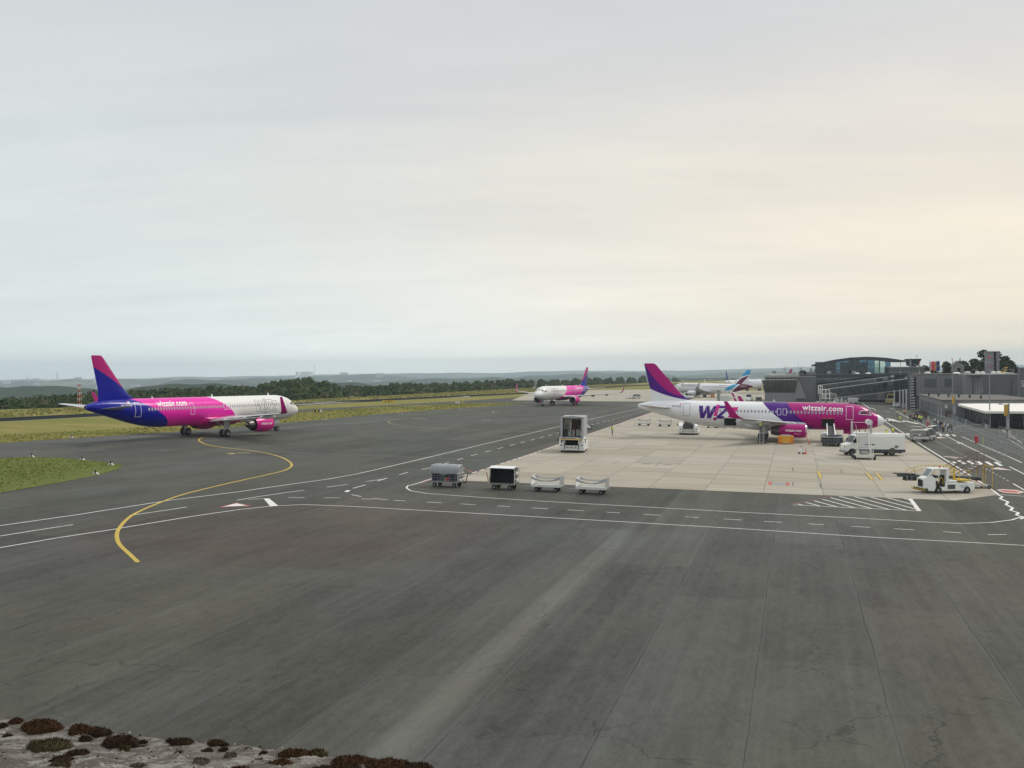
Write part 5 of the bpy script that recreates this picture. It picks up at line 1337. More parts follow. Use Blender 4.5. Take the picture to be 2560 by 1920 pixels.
mb = MB(); mb.box(-1.5, -.2, -.55, .60, .25, 1.45); mb.box(-1.3, -.4, -.45, .45, 1.45, 1.55); mb.build('engine_stand', S('stand_black', (.025, .028, .03), .6), t, bevel=.08); cart_wheels(t, (-1.3, -.3), (-.5, .5), .15)
person('mechanic in a yellow vest standing on the maintenance steps and reaching up under the wing', 157.3, -5.1, 70, pose='reach', vest=hivis, top=navy, legs=navy, dz=1.66)
t = thing('power_unit', 'orange ground power unit with a grey lid below the engine', 'generator', 158.2, -1.5, 0)
mb = MB(); mb.box(-1.1, 1.1, -.7, .7, .28, 1.22); mb.build('housing', orange, t, bevel=.04)
mb = MB(); mb.box(-.65, .65, -.76, -.70, .12, 1.22); mb.build('front_panel', S('amber_panel', (.68, .32, .02), .5), t, bevel=.02)
mb = MB(); mb.box(-.68, .68, -.72, .6, 1.225, 1.34); mb.build('lid', light_grey, t, bevel=.02)
for s_ in (-1, 1):
    mb = MB(); mb.box(s_*.9-.22, s_*.9+.22, -.74, -.5, .02, .26); mb.build('foot', S('faded_red', (.55, .16, .10), .6), t)
    for z in (.5, .8): mb = MB(); mb.box(s_*.9-.14, s_*.9+.14, -.725, -.70, z, z+.12); mb.build('vent', S('burnt_orange', (.50, .12, .02), .6), t)
mb = MB(); mb.box(-.35, .35, -.785, -.76, .22, .29); mb.build('label_plate', cream, t)
a_ = uv(G(1916, 1104)); b_ = uv(G(1949, 1106))
mb = MB(); mb.pipe([P(157, -4.0, .5)] + [P(a_[0]+(b_[0]-a_[0])*k/8, a_[1]+(b_[1]-a_[1])*k/8, .05+.0) for k in range(9)] + [P(158, -2.6, .5)], .045, 6); o = mb.build('cable', black); tag(o, 'black power cable lying between the steps and the orange generator', 'cable')
# chock trolley and cones
def cone(label, u, v, h=.7):
    t = thing('traffic_cone', label, 'traffic cone', u, v, 0, 'traffic cones'); mb = MB(); mb.box(-.18, .18, -.18, .18, 0, .04); mb.build('base', S('cone_base', (.45, .04, .03), .6), t)
    mb = MB(); n = 6
    for k in range(n):
        r0, r1 = .14-.11*k/n, .14-.11*(k+1)/n; mb.tube((0, 0, .04+(h-.04)*k/n), (0, 0, .04+(h-.04)*(k+1)/n), r0, 12, (1 if k in (2, 4) else 0), r1, cap=(k in (0, n-1)))
    mb.build('cone_body', [S('cone_red', (.70, .04, .03), .5), whitec], t)
u_, v_ = uv(G(2014, 1136)); cone('red and white traffic cone beside the small chock trolley', u_, v_, .85)
u_, v_ = uv(G(2427, 1221)); cone('red traffic cone behind the yellow-railed belt loader', u_, v_, .75)
u_, v_ = uv(G(2003, 1135)); t = thing('chock_trolley', 'small white chock trolley on dark wheels in front of the engine', 'trolley', u_, v_, 0, None)
mb = MB(); mb.box(-.3, .3, -.2, .2, .25, .32); mb.box(-.28, .05, -.18, .18, .32, .6); mb.build('tray', white_paint, t, bevel=.02); mb = MB(); mb.pipe([(.1, 0, .3), (.12, 0, .95), (-.1, 0, 1.1)], .025, 6); mb.box(-.15, .15, -.04, .04, .95, 1.05); mb.build('handle', mid_grey, t); cart_wheels(t, (-.25, .25), (-.22, .22), .13, .08)
mb = MB(); p0 = P(162, 1.2, 1.9); mb.pipe([tuple(p0), tuple(P(159.8, 1.5, 1.0)), tuple(P(159, 1.7, .5)), tuple(P(158.8, 1.8, .08))], .05, 6); o = mb.build('hose', S('red_sleeve', (.42, .05, .03), .6)); tag(o, 'hanging hose with red sleeves below the purple belly of the airliner', 'hose')
mb = MB(); mb.tube(tuple(P(158.5, 1.8, .05)), tuple(P(158.5, 1.9, .55)), .16, 10); o = mb.build('sleeve', S('pale_sleeve', (.6, .25, .2), .6)); tag(o, 'red and white bundle on the ground where the hanging hose ends', 'hose bundle')
# ---- belt loader at the forward hold and the baggage cart before it
t = thing('belt_loader', 'belt loader with white side rails reaching up into the forward cargo hold', 'belt loader', 160.0, 4.9, 90)
mb = MB(); mb.box(-3.4, 2.6, -.95, .55, .30, .75); mb.build('chassis', dirty_white, t, bevel=.04)
mb = MB(); mb.hexa([(-3.8, -.42, .85), (3.4, -.42, 2.45), (3.4, .42, 2.45), (-3.8, .42, .85), (-3.8, -.42, .98), (3.4, -.42, 2.58), (3.4, .42, 2.58), (-3.8, .42, .98)]); mb.build('belt', black, t)
for s_ in (-1, 1):
    mb = MB(); mb.hexa([(-3.8, s_*.56-.07, .8), (3.4, s_*.50-.06, 2.4), (3.4, s_*.50+.06, 2.4), (-3.8, s_*.56+.07, .8), (-3.8, s_*.56-.07, 1.25), (3.4, s_*.50-.06, 2.95), (3.4, s_*.50+.06, 2.95), (-3.8, s_*.56+.07, 1.25)]); mb.build('side_rail', white_paint, t)
mb = MB(); mb.box(-2.9, -1.6, .65, 1.25, .4, 1.9); mb.build('cab', white_paint, t, bevel=.05); mb = MB(); mb.box(-2.93, -2.9, .72, 1.18, 1.2, 1.75); mb.build('cab_window', S('pale_glass', (.35, .38, .38), .2), t); cart_wheels(t, (-2.6, 1.8), (-.85, .75), .32, .2)
t = thing('baggage_cart', 'loaded baggage cart with a dark cage and grey tarpaulin edge below the forward hold', 'cart', 156.0, 4.9, 3, 'baggage carts')
mb = MB(); mb.box(-1.45, 1.45, -.76, .76, .42, .52); mb.build('bed', dark_grey, t)
mb = MB()
for k in range(8): x = -1.42+k*.405; mb.tube((x, -.76, .5), (x, -.76, 1.2), .02, 5); mb.tube((x, .76, .5), (x, .76, 1.3), .02, 5)
for z in (.62, .85, 1.05): mb.tube((-1.45, -.77, z), (1.45, -.77, z), .016, 5)
mb.build('side_rails', mid_grey, t)
mb = MB(); sag_curtain(mb, -1.5, 1.5, -.80, 1.62, 1.42, hang=.22); mb.build('tarpaulin_edge', curtain, t)
mb = MB(); sag_curtain(mb, -1.5, 1.5, .80, 1.66, 1.5, hang=.22); mb.build('tarpaulin_edge', curtain, t)
for sx in (-1, 1): mb = MB(); mb.box(sx*1.46-.03, sx*1.46+.03, -.76, .76, .5, 1.5); mb.build('end_panel', dark_grey, t)
for i in range(7):
    k = random.choice((0, 1, 4, 0)); q = MB(); x = -1.3+i*.38; q.box(x, x+.34, -.6, .5, .53, random.uniform(1.5, 1.75)); o = q.build('suitcase', bagm[k], None, bevel=.05); o.matrix_world = t.matrix_world.copy()
    tag(o, ['black suitcase', 'dark grey suitcase', '', '', 'dark blue suitcase'][k] + ' at the %s of the cart below the forward hold' % ('left end', 'left part', 'left middle', 'centre', 'right middle', 'right part', 'right end')[i], 'suitcase', 'bags on the cart below the forward hold')
cart_wheels(t, (-1.0, 1.1), (-.6, .6), .22); mb = MB(); mb.tube((1.45, 0, .4), (2.4, 0, .2), .04, 6); mb.tube((2.4, 0, .2), (2.55, 0, .9), .03, 6); mb.build('tow_bar', rust, t)
# ---- nose stand
t = thing('access_stand', 'small dark red access stand with rails beside the nose wheel', 'stand', 163.5, 9.9, 0)
mb = MB()
for x in (-.8, 0, .8): mb.tube((x, 0, 0), (x, 0, 2.2), .03, 6); mb.tube((x, .8, 0), (x, .8, 2.2), .03, 6)
for z in (1.1, 1.6, 2.2): mb.tube((-.8, 0, z), (.8, 0, z), .02, 6)
mb.tube((-.8, 0, 0), (-.2, 0, 1.6), .03, 6); mb.build('frame', rust, t); mb = MB(); mb.box(-.8, .8, 0, .8, 1.05, 1.1); mb.build('deck', dark_grey, t)
# ---- white van
t = thing('box_van', 'large white box van with dark sill and blue stripe before the airliner nose', 'van', *[(a+b)/2 for a, b in zip(uv(G(2133.7, 1137)), uv(G(2224.3, 1139.5)))], 199)
vw = S('van_white', (.70, .71, .68), .4, var=.08)
mb = MB(); zr = 2.85
mb.loft([[(2.05, y, z) for y, z in ((-1.05, .75), (1.05, .75), (1.03, 2.45), (.85, zr), (-.85, zr), (-1.03, 2.45))], [(-3.95, y, z) for y, z in ((-1.05, .75), (1.05, .75), (1.03, 2.45), (.85, zr), (-.85, zr), (-1.03, 2.45))]], 0, True, False)
mb.build('box_body', vw, t, bevel=.05)
mb = MB(); mb.prism([(2.0, .55), (3.75, .55), (3.85, .95), (3.72, 1.42), (2.98, 1.62), (2.48, 2.55), (2.35, 2.66), (1.95, 2.70)], 'Y', -1.0, 1.0); mb.build('cab', vw, t, bevel=.06)
mb = MB(); mb.hexa([(2.94, -.86, 1.68), (2.97, -.86, 1.66), (2.97, .86, 1.66), (2.94, .86, 1.68), (2.50, -.82, 2.50), (2.53, -.82, 2.50), (2.53, .82, 2.50), (2.50, .82, 2.50)]); mb.build('windscreen', glass_dark, t)
for s_ in (-1, 1):
    mb = MB(); mb.prism([(2.15, 1.66), (2.86, 1.66), (2.50, 2.40), (2.15, 2.40)], 'Y', s_*1.0, s_*1.012); mb.build('side_window', glass_dark, t)
    mb = MB(); mb.box(3.80, 3.87, s_*.78-.16, s_*.78+.16, 1.02, 1.25); mb.build('headlight', S('lamp_amber', (.45, .26, .16), .2), t)
    mb = MB(); mb.box(2.75, 2.9, s_*1.18-.08, s_*1.18+.08, 1.65, 2.05); mb.tube((2.8, s_*1.0, 1.85), (2.82, s_*1.15, 1.85), .02, 5); mb.build('mirror', black, t)
    mb = MB(); mb.box(-3.97, 3.0, s_*1.052, s_*1.075, .48, .84); mb.build('sill', S('sill_dark', (.035, .04, .06), .5), t)
    mb = MB(); mb.box(.05, 1.35, s_*1.052, s_*1.06, 1.38, 1.52); mb.build('stripe', S('stripe_blue', (.02, .03, .10), .4), t)
    mb = MB(); mb.prism([(math.cos(q)*.58-2.25, .42+math.sin(q)*.60) for q in [pi*k/10 for k in range(11)]], 'Y', s_*1.04, s_*1.085); mb.build('wheel_arch', S('arch_dark', (.06, .06, .045), .6), t)
    mb = MB(); mb.prism([(math.cos(q)*.50+2.95, .42+math.sin(q)*.52) for q in [pi*k/10 for k in range(11)]], 'Y', s_*1.0, s_*1.02); mb.build('wheel_arch', black, t)
mb = MB(); mb.box(-3.6, 3.0, -.9, .9, .35, .56); mb.build('underbody', black, t)
mb = MB(); mb.box(3.6, 3.9, -.98, .98, .38, .62); mb.build('bumper', mid_grey, t, bevel=.03)
mb = MB(); mb.box(-3.0, -2.55, 1.076-.02, 1.065, 1.02, 1.35); mb.box(-3.2, -3.0, 1.055, 1.065, 1.2, 1.28); mb.box(-2.4, -2.15, 1.055, 1.065, .92, 1.05); mb.build('side_panel', S('panel_brown', (.20, .17, .16), .6), t)
mb = MB(); mb.tube((-3.4, .3, zr), (-3.4, .3, zr+.16), .09, 10); mb.build('beacon', S('beacon_amber', (.6, .12, .03), .3), t)
mb = MB(); mb.pipe([(-2.9, 1.05, .5), (-3.0, 1.08, .34), (-3.3, 1.08, .30), (-3.6, 1.08, .40)], .03, 6); mb.build('hose', whitec, t)
for x, ys in ((2.95, (-.88, .88)), (-2.25, (-.88, .88))): cart_wheels(t, (x,), ys, .42, .28)
# ---- mobile stairs
t = thing('boarding_stairs', 'white mobile boarding stairs with slatted steps standing in front of the box van', 'stairs', 134.2, 7.9, 94)
mb = MB()
for k in range(13): x, z = -.9+.2*k, .62+.19*k; mb.box(x, x+.16, -.62, .62, z, z+.035)
st_ = None
for k in range(13):
    q = MB(); x, z = -.9+.2*k, .62+.19*k; q.box(x, x+.17, -.62, .62, z, z+.05); q.build('step', light_grey, t)
for s_ in (-1, 1):
    mb = MB(); mb.hexa([(-1.1, s_*.70-.04, .45), (1.75, s_*.66-.04, 3.0), (1.75, s_*.66+.04, 3.0), (-1.1, s_*.70+.04, .45), (-1.1, s_*.70-.04, .70), (1.55, s_*.66-.04, 3.2), (1.55, s_*.66+.04, 3.2), (-1.1, s_*.70+.04, .70)]); mb.build('stringer', dirty_white, t)
    mb = MB(); mb.pipe([(-1.1, s_*.98, 1.2), (-1.1, s_*.98, .35), (-1.05, s_*.85, .3), (-.6, s_*.74, 3.1)], .05, 6); mb.build('upright', cream, t)
    mb = MB(); mb.pipe([(-1.0, s_*.76, 1.2), (1.5, s_*.72, 4.0), (2.4, s_*.72, 4.05)], .025, 6); mb.build('handrail', light_grey, t)
mb = MB(); mb.box(1.3, 2.9, -1.15, 1.15, 3.02, 3.14); mb.build('top_platform', white_paint, t, bevel=.02)
for s_ in (-1, 1):
    mb = MB(); mb.box(1.35, 2.85, s_*1.12-.02, s_*1.12+.02, 3.14, 4.45); mb.build('cage_panel', S('mesh_panel', (.42, .43, .42), .4) if s_ < 0 else S('pale_panel', (.58, .60, .60), .3), t)
    mb = MB(); 
    for x in (1.35, 2.85): mb.tube((x, s_*1.14, 3.1), (x, s_*1.14, 4.5), .045, 6)
    mb.tube((1.35, s_*1.14, 4.5), (2.85, s_*1.14, 4.5), .035, 6); mb.build('cage_post', steel, t)
mb = MB(); mb.lathe([(1.35, .38), (2.6, .38)], (0, -.85, 4.45), 'X', 12, sz=.9, cap=True); mb.build('hood', S('pale_hood', (.62, .60, .62), .3), t)
mb = MB(); mb.pipe([(1.4, 1.1, 4.4), (1.4, .5, 4.42), (1.4, -.35, 4.42), (1.4, -.55, 4.2)], .03, 6); mb.build('gate_rail', white_paint, t)
mb = MB(); mb.box(-1.35, 1.6, -1.05, 1.05, .32, .46); mb.box(-1.45, -1.3, -1.1, 1.1, .28, .62); mb.build('base_frame', dirty_white, t, bevel=.02)
mb = MB(); mb.box(-.9, .1, -.5, .3, .46, .95); mb.tube((-.8, .55, .75), (-.3, .55, .75), .22, 10); mb.build('motor', S('motor_grey', (.30, .30, .26), .6), t, bevel=.04)
cart_wheels(t, (-1.25, 1.3), (-1.12, 1.12), .28, .2)
mb = MB()
for s_ in (-1, 1): mb.tube((-1.3, s_*1.25, .02), (-1.3, s_*1.25, .6), .05, 6)
mb.build('stabiliser', black, t)
# ---- yellow-railed belt loader truck, near right
uw, vw_ = uv(G(2360, 1233)); t = thing('belt_loader', 'white belt loader truck with yellow rails parked by the hatched triangle', 'belt loader', uw+.6, vw_, 203)
tw = S('truck_white', (.74, .75, .73), .35, var=.08)
mb = MB(); mb.prism([(-2.35, .28), (1.95, .24), (1.95, .55), (.95, .60), (.95, .92), (-2.3, .98), (-2.45, .65)], 'Y', -.98, .98); mb.build('body', tw, t, bevel=.05)
mb = MB(); mb.prism([(1.25, .45), (2.35, .45), (2.42, 1.32), (2.05, 1.52), (1.55, 1.56), (1.25, 1.3)], 'Y', -.1, .98); mb.build('nose', tw, t, bevel=.06)
mb = MB(); mb.box(2.40, 2.44, .10, .80, .62, 1.20); mb.build('grille', black, t)
mb = MB(); mb.prism([(.25, 2.22), (1.45, 2.22), (1.6, 2.12), (1.5, 2.08), (.25, 2.10)], 'Y', -.1, .98); mb.build('cab_roof', tw, t, bevel=.04)
mb = MB(); mb.box(.05, .30, -.1, .98, .9, 2.2); mb.build('cab_back', tw, t, bevel=.03)
for y in (-.06, .95):
    mb = MB(); mb.tube((1.98, y, 1.5), (1.52, y, 2.12), .045, 6); mb.tube((1.02, y, .9), (1.02, y, 2.1), .04, 6); mb.build('cab_pillar', tw, t)
mb = MB(); mb.hexa([(1.98, -.04, 1.52), (2.0, -.04, 1.52), (2.0, .93, 1.52), (1.98, .93, 1.52), (1.52, -.04, 2.1), (1.54, -.04, 2.1), (1.54, .93, 2.1), (1.52, .93, 2.1)]); mb.build('windscreen', S('clear_glass_grey', (.18, .22, .22), .1), t)
mb = MB(); mb.box(.35, .95, .2, .7, .75, 1.05); mb.box(.3, .45, .2, .7, 1.0, 1.6); mb.build('seat', black, t, bevel=.05); mb = MB(); mb.pipe([(1.35, .45, 1.2), (1.1, .45, 1.5)], .02, 6); mb.tube((1.1, .45, 1.48), (1.08, .45, 1.5), .18, 12); mb.build('steering_wheel', black, t)
mb = MB(); mb.pipe([(1.0, .99, .9), (.98, 1.0, 1.35), (.75, 1.0, 1.42), (.62, 1.0, 1.2), (.6, 1.0, .85)], .025, 6); mb.build('hand_loop', yellow, t)
mb = MB(); mb.hexa([(-3.35, -.9, 1.05), (3.9, -.9, 1.32), (3.9, -.15, 1.38), (-3.35, -.15, 1.15), (-3.35, -.9, 1.38), (3.9, -.9, 1.58), (3.9, -.15, 1.58), (-3.35, -.15, 1.38)]); mb.build('conveyor', S('conveyor_green_grey', (.055, .075, .085), .5), t, bevel=.02)
mb = MB(); mb.box(2.35, 3.4, -.8, -.25, 1.02, 1.34); mb.build('conveyor_gear', S('gear_green', (.04, .05, .045), .6), t, bevel=.03)
mb = MB(); mb.box(.42, 1.22, .985, .995, .62, .98); mb.build('doorway_shade', black, t)  # flat black plate painted as the shade inside the open cab door
mb = MB(); mb.hexa([(2.5, -.92, 1.55), (4.3, -.92, 1.60), (4.3, -.12, 1.60), (2.5, -.12, 1.55), (2.5, -.92, 1.64), (4.3, -.92, 1.68), (4.3, -.12, 1.68), (2.5, -.12, 1.64)]); mb.box(-3.7, -3.2, -.85, -.15, 1.02, 1.28); mb.build('belt_end', black, t, bevel=.02)
mb = MB(); mb.pipe([(3.4, -.1, 1.5), (3.3, -.1, 1.05), (2.9, -.1, 1.05), (2.9, -.1, 1.4)], .025, 6); mb.build('guard_loop', steel, t)
mb = MB(); mb.hexa([(-1.9, -.15, 1.10), (-.9, -.15, 1.10), (-.9, 1.0, 1.10), (-1.9, 1.0, 1.10), (-1.9, -.15, 1.24), (-.9, -.15, 1.24), (-.9, 1.0, 1.24), (-1.9, 1.0, 1.24)]); mb.build('side_step', yellow, t)
for k, pts_ in enumerate((((-1.9, 1.0, 1.2), (-1.9, 1.0, 2.0), (-1.9, 0, 2.0)), ((-.9, 1.0, 1.2), (-.9, 1.0, 2.05), (-.2, 1.0, 2.15)), ((-.9, -.2, 1.3), (-.9, -.2, 2.3), (.2, -.2, 2.35)), ((.3, -.95, 1.4), (.3, -.95, 2.3), (-1.2, -.95, 2.3), (-1.2, -.95, 1.4)), ((3.0, -.95, 1.6), (3.0, -.95, 1.95), (1.6, -.95, 2.3), (.3, -.95, 2.3)), ((2.2, -.95, 1.6), (2.2, -.95, 2.1)), ((3.0, -.12, 1.6), (2.9, -.12, 1.9), (1.9, -.12, 2.0)))):
    mb = MB(); mb.pipe(list(pts_), .028, 6); mb.build('yellow_rail', yellow, t)
mb = MB(); mb.box(-.15, -.02, .3, .45, 1.0, 2.2); mb.box(-.9, -.78, .2, .32, 1.25, 2.2); mb.build('yellow_post', yellow, t)
mb = MB(); mb.box(-.55, .15, .985, 1.0, .42, .80); mb.build('side_vent', dark_grey, t); mb = MB(); mb.box(-1.75, -1.1, .984, .996, .56, .60); mb.box(-1.75, -1.0, .984, .996, .68, .71); mb.build('small_print', mid_grey, t)
mb = MB(); mb.box(-.9, -.1, .1, .8, .98, 1.14); mb.build('battery_cover', tw, t, bevel=.05); mb = MB(); mb.tube((.55, .3, 2.22), (.55, .3, 2.40), .07, 8); mb.build('beacon', S('beacon_red', (.45, .03, .02), .3), t)
bst = MB()
for k in range(7): y = .98-.36*k; bst.hexa([(2.2, y-.14, .22), (2.24, y-.14, .22), (2.24, y, .22), (2.2, y, .22), (2.2, y-.30, .42), (2.24, y-.30, .42), (2.24, y-.16, .42), (2.2, y-.16, .42)], 0)
bst.box(2.18, 2.2, -1.15, 1.15, .20, .44, 1); bst.build('striped_bumper', [yellow, black], t)
cart_wheels(t, (1.02, -1.68), (-.88, .90), .33, .24)
# brown-railed steps behind it
t = thing('boarding_stairs', 'boarding steps with brown handrails and yellow frame standing behind the belt loader truck', 'stairs', 103.2, 15.0, 20)
for s_ in (-1, 1):
    mb = MB(); mb.pipe([(-1.9, s_*.6, 1.9), (.7, s_*.6, 3.35), (1.35, s_*.6, 3.35), (1.4, s_*.6, 1.3)], .03, 6); mb.pipe([(-1.6, s_*.6, 1.5), (.5, s_*.6, 2.7), (1.35, s_*.6, 2.7)], .025, 6); mb.build('handrail', rust, t)
    mb = MB(); mb.tube((-2.3, s_*.6, .35), (1.3, s_*.6, 2.25), .05, 6); mb.tube((-1.9, s_*.6, 1.4), (1.3, s_*.6, 2.9), .02, 5); mb.build('stringer', rust, t)
for k in range(10):
    mb = MB(); mb.box(-2.2+.36*k, -1.95+.36*k, -.56, .56, .45+.19*k, .49+.19*k); mb.build('step', light_grey, t)
mb = MB()
for x in (-2.2, 1.3, 2.2): mb.tube((x, -.6, 0), (x, -.6, 2.2 if x > 0 else .5), .03, 6); mb.tube((x, .6, 0), (x, .6, 2.2 if x > 0 else .5), .03, 6)
mb.tube((1.3, -.6, 2.2), (2.2, -.6, 2.0), .03, 6); mb.build('support_frame', yellow, t); mb = MB(); mb.box(-2.4, 2.3, -.62, .62, .22, .3); mb.build('base_frame', mid_grey, t); cart_wheels(t, (-2.0, 1.9), (-.62, .62), .18)
# ---- hooded carts by the road
def hood_cart(label, u, v, ang):
    t = thing('hooded_cart', label, 'cart', u, v, ang, 'white-hooded baggage carts')
    mb = MB(); mb.box(-1.25, 1.25, -.75, .75, .45, .55); mb.build('bed', light_grey, t, bevel=.01)
    mb = MB(); rings = []
    for x, s_ in ((-1.3, .88), (-1.1, 1), (0, 1.02), (1.1, 1), (1.3, .88)):
        rings.append([(x, .80*s_*math.cos(q), 1.10+.80*s_*math.sin(q)) for q in [pi*k/10*.62 for k in range(11)]] + [(x, .76*s_*math.cos(q), 1.08+.76*s_*math.sin(q)) for q in [pi*k/10*.62 for k in range(10, -1, -1)]])
    mb.loft(rings, 0, True, True); mb.build('hood', S('hood_cream', (.66, .64, .56), .5, var=.1), t)
    for sx in (-1, 1):
        mb = MB()
        for y in (-.72, 0, .72): mb.tube((sx*1.27, y, .5), (sx*1.27, y*.9, 1.3 if abs(y) > .5 else 1.85), .025, 6)
        mb.tube((sx*1.27, -.72, 1.0), (sx*1.27, .72, 1.0), .025, 6); mb.prism([(-.72, .55), (.72, .55), (.72, 1.2), (.4, 1.6), (-.2, 1.75), (-.5, 1.4), (-.72, 1.0)], 'X', sx*1.25-.01, sx*1.25+.01); mb.build('end_frame', S('smoky_sheet', (.26, .27, .27), .4), t)
    mb = MB(); mb.box(-1.1, 1.1, -.78, -.74, .55, .95); mb.build('side_board', whitec, t); mb = MB(); sag_curtain(mb, -1.2, 1.2, -.8, 1.25, 1.0, hang=.18); mb.build('curtain', dark_grey, t)
    cart_wheels(t, (-.85, .85), (-.6, .6), .2); mb = MB(); mb.tube((-1.3, 0, .4), (-2.0, 0, .3), .03, 6); mb.build('tow_bar', dark_grey, t); return t
hood_cart('nearest hooded cart beside the road, its grey end sheet towards the van', *uv(G(2299, 1105)), 12); hood_cart('white-hooded cart in the middle of the three beside the road', *uv(G(2320, 1101)), 62); hood_cart('cream-hooded cart farthest of the three beside the road', *uv(G(2332, 1092)), 66)
# ---- far equipment
def small_truck(name, label, px, py, ang, L_=4.2, W_=2.0, H_=2.3, body=white_paint, glass=glass_dark, cat='truck', cabfrac=.4, group=None):
    t = thing_px(name, label, cat, px, py, ang, group); mb = MB(); x1 = L_/2
    mb.prism([(-x1, .35), (x1, .35), (x1, H_*.50), (x1-.25, H_*.56), (x1-.6, H_), (x1-L_*cabfrac, H_), (x1-L_*cabfrac-.1, H_*.55), (-x1, H_*.52)], 'Y', -W_/2, W_/2); mb.build('body', body, t, bevel=.06)
    mb = MB(); mb.hexa([(x1-.235, -W_*.42, H_*.58), (x1-.22, -W_*.42, H_*.58), (x1-.22, W_*.42, H_*.58), (x1-.235, W_*.42, H_*.58), (x1-.56, -W_*.40, H_*.94), (x1-.55, -W_*.40, H_*.94), (x1-.55, W_*.40, H_*.94), (x1-.56, W_*.40, H_*.94)]); mb.build('windscreen', glass, t)
    for s_ in (-1, 1):
        mb = MB(); mb.prism([(x1-L_*cabfrac+.15, H_*.58), (x1-.35, H_*.58), (x1-.62, H_*.92), (x1-L_*cabfrac+.15, H_*.92)], 'Y', s_*W_/2, s_*(W_/2+.012)); mb.build('side_window', glass, t)
        mb = MB(); mb.box(x1, x1+.02, s_*W_*.36-.15, s_*W_*.36+.15, H_*.34, H_*.43); mb.build('headlight', S('lamp_pale', (.8, .75, .6), .2), t)
    cart_wheels(t, (-x1+.8, x1-.8), (-W_/2+.12, W_/2-.12), .36, .22); return t
small_truck('service_truck', 'small white service truck right behind the magenta tail fin', 1723, 996.5, -120, 4, 2.1, 2.3)
small_truck('service_truck', 'white pick-up truck with a boxy cab by the foot of the pier', 1873, 1002, -95, 4.2, 2.1, 2.6)
small_truck('service_vehicle', 'dark service vehicle with pale lights beside the slanted pier', 1897, 1003.5, -90, 4.0, 2.2, 1.6, body=S('dark_body', (.03, .035, .03), .5), cat='vehicle')
hood_cart('dark-hooded cart far off on the pale concrete, right of the oncoming airliner', *uv(G(1592, 997)), 0)
for px in (1574, 1582): open_cart('small empty cart far off on the pale concrete beside the dark-hooded one', *uv(G(px, 997)), 60, group='far empty carts')
# white truss stairs behind the parked airliner
u0_ = uv(G(1835, 1012))[0]; vL, zT = onU(1800, 978, u0_); vR, _ = onU(1872, 1004, u0_)
t = thing('boarding_stairs', 'white truss boarding stairs with a magenta panel behind the parked airliner', 'stairs', u0_, vL, 0, tilt=False); zb = P(u0_, vL).z; Hh = zT-zb; Wd = vR-vL
for s_ in (0, 1.6):
    mb = MB(); A1, B1 = (.35*Wd, s_, Hh), (Wd, s_, Hh*.35); mb.tube((.08*Wd, s_, Hh), A1, .12, 6); mb.tube(A1, B1, .12, 6); mb.tube((.08*Wd, s_, Hh-1.5), (.30*Wd, s_, Hh-1.5), .10, 6); mb.tube((.30*Wd, s_, Hh-1.5), (Wd*.9, s_, .9), .12, 6); mb.build('truss_rail', white_paint, t)
    for k in range(7):
        a, b = k/7, (k+.5)/7; mb = MB(); pa = Vector((.1*Wd+(Wd*.85)*a, s_, Hh if a < .3 else Hh-(a-.3)*Hh*.9)); mb.tube(pa, pa+Vector((0, 0, -1.5)), .05, 5); mb.tube(pa, pa+Vector((Wd*.1, 0, -1.4)), .04, 5); mb.build('truss_bar', white_paint, t)
mb = MB(); mb.hexa([(.38*Wd, -.05, Hh-.4), (.46*Wd, -.05, Hh-.7), (.46*Wd, .02, Hh-.7), (.38*Wd, .02, Hh-.4), (.52*Wd, -.05, .9), (.60*Wd, -.05, .9), (.60*Wd, .02, .9), (.52*Wd, .02, .9)]); mb.build('magenta_panel', mag_m, t)
mb = MB(); mb.box(-.2, .35*Wd, -.1, 1.7, .5, Hh-1.5); mb.build('lower_cover', S('pale_cover', (.50, .54, .50), .5), t); mb = MB(); mb.box(-.9, -.1, -.2, 1.8, .3, Hh+.4); mb.build('canopy_side', S('cover_grey', (.20, .23, .22), .6), t)
cart_wheels(t, (.5, Wd-.6), (.1, 1.5), .35, .25)
# fuelling hut pieces under the far airliner
for px, py, lb in ((1795, 997, 'orange box standing by the main wheels of the blue and maroon tailed airliner'),):
    t = thing_px('equipment_box', lb, 'box', px-14, py-3, 0); mb = MB(); mb.box(-.8, .8, -.5, .5, .1, 1.6); mb.box(-.9, .9, -.6, .6, 0, .1); mb.build('housing', S('rust_orange', (.45, .20, .08), .6), t, bevel=.04)

# ================================================================ PEOPLE PLACED
person_px('worker in a yellow vest standing alone at the left edge of the concrete stand', 1530.5, 1088.5, 0, pose='stand', vest=hivis, top=blackc, legs=blackc)
person_px('worker in a yellow vest seen from behind just beyond the box van roof', 2233, 1092.5, 75, pose='stand', vest=hivis, top=blackc, legs=navy)
person_px('lower worker in pale yellow seen over the bonnet side of the box van roof', 2216.5, 1101.5, -60, pose='stand', vest=hivis, top=hivis, legs=navy)
person_px('worker in an orange and yellow vest walking away near the pier columns', 2261, 1039.5, 85, pose='stand', vest=hivis_o, top=whitec, legs=navy)
person_px('worker in a cream and yellow vest standing left of the pier columns', 2244, 1042, 60, pose='folded', vest=S('pale_yellow', (.66, .66, .25), .7), top=navy, legs=navy)
person_px('worker in a yellow vest walking across the road by the dark mat', 2250, 1059, 80, pose='walk', vest=hivis, top=navy, legs=S('green_trousers', (.35, .42, .12), .8))
person_px('marshal in a yellow jacket at the head of the waiting passengers, left one', 2298.5, 1056, 60, pose='folded', vest=hivis, top=hivis, legs=navy)
person_px('marshal in a yellow vest with dark trousers beside the waiting passengers, right one', 2303, 1057.5, 90, pose='stand', vest=hivis, top=navy, legs=navy)
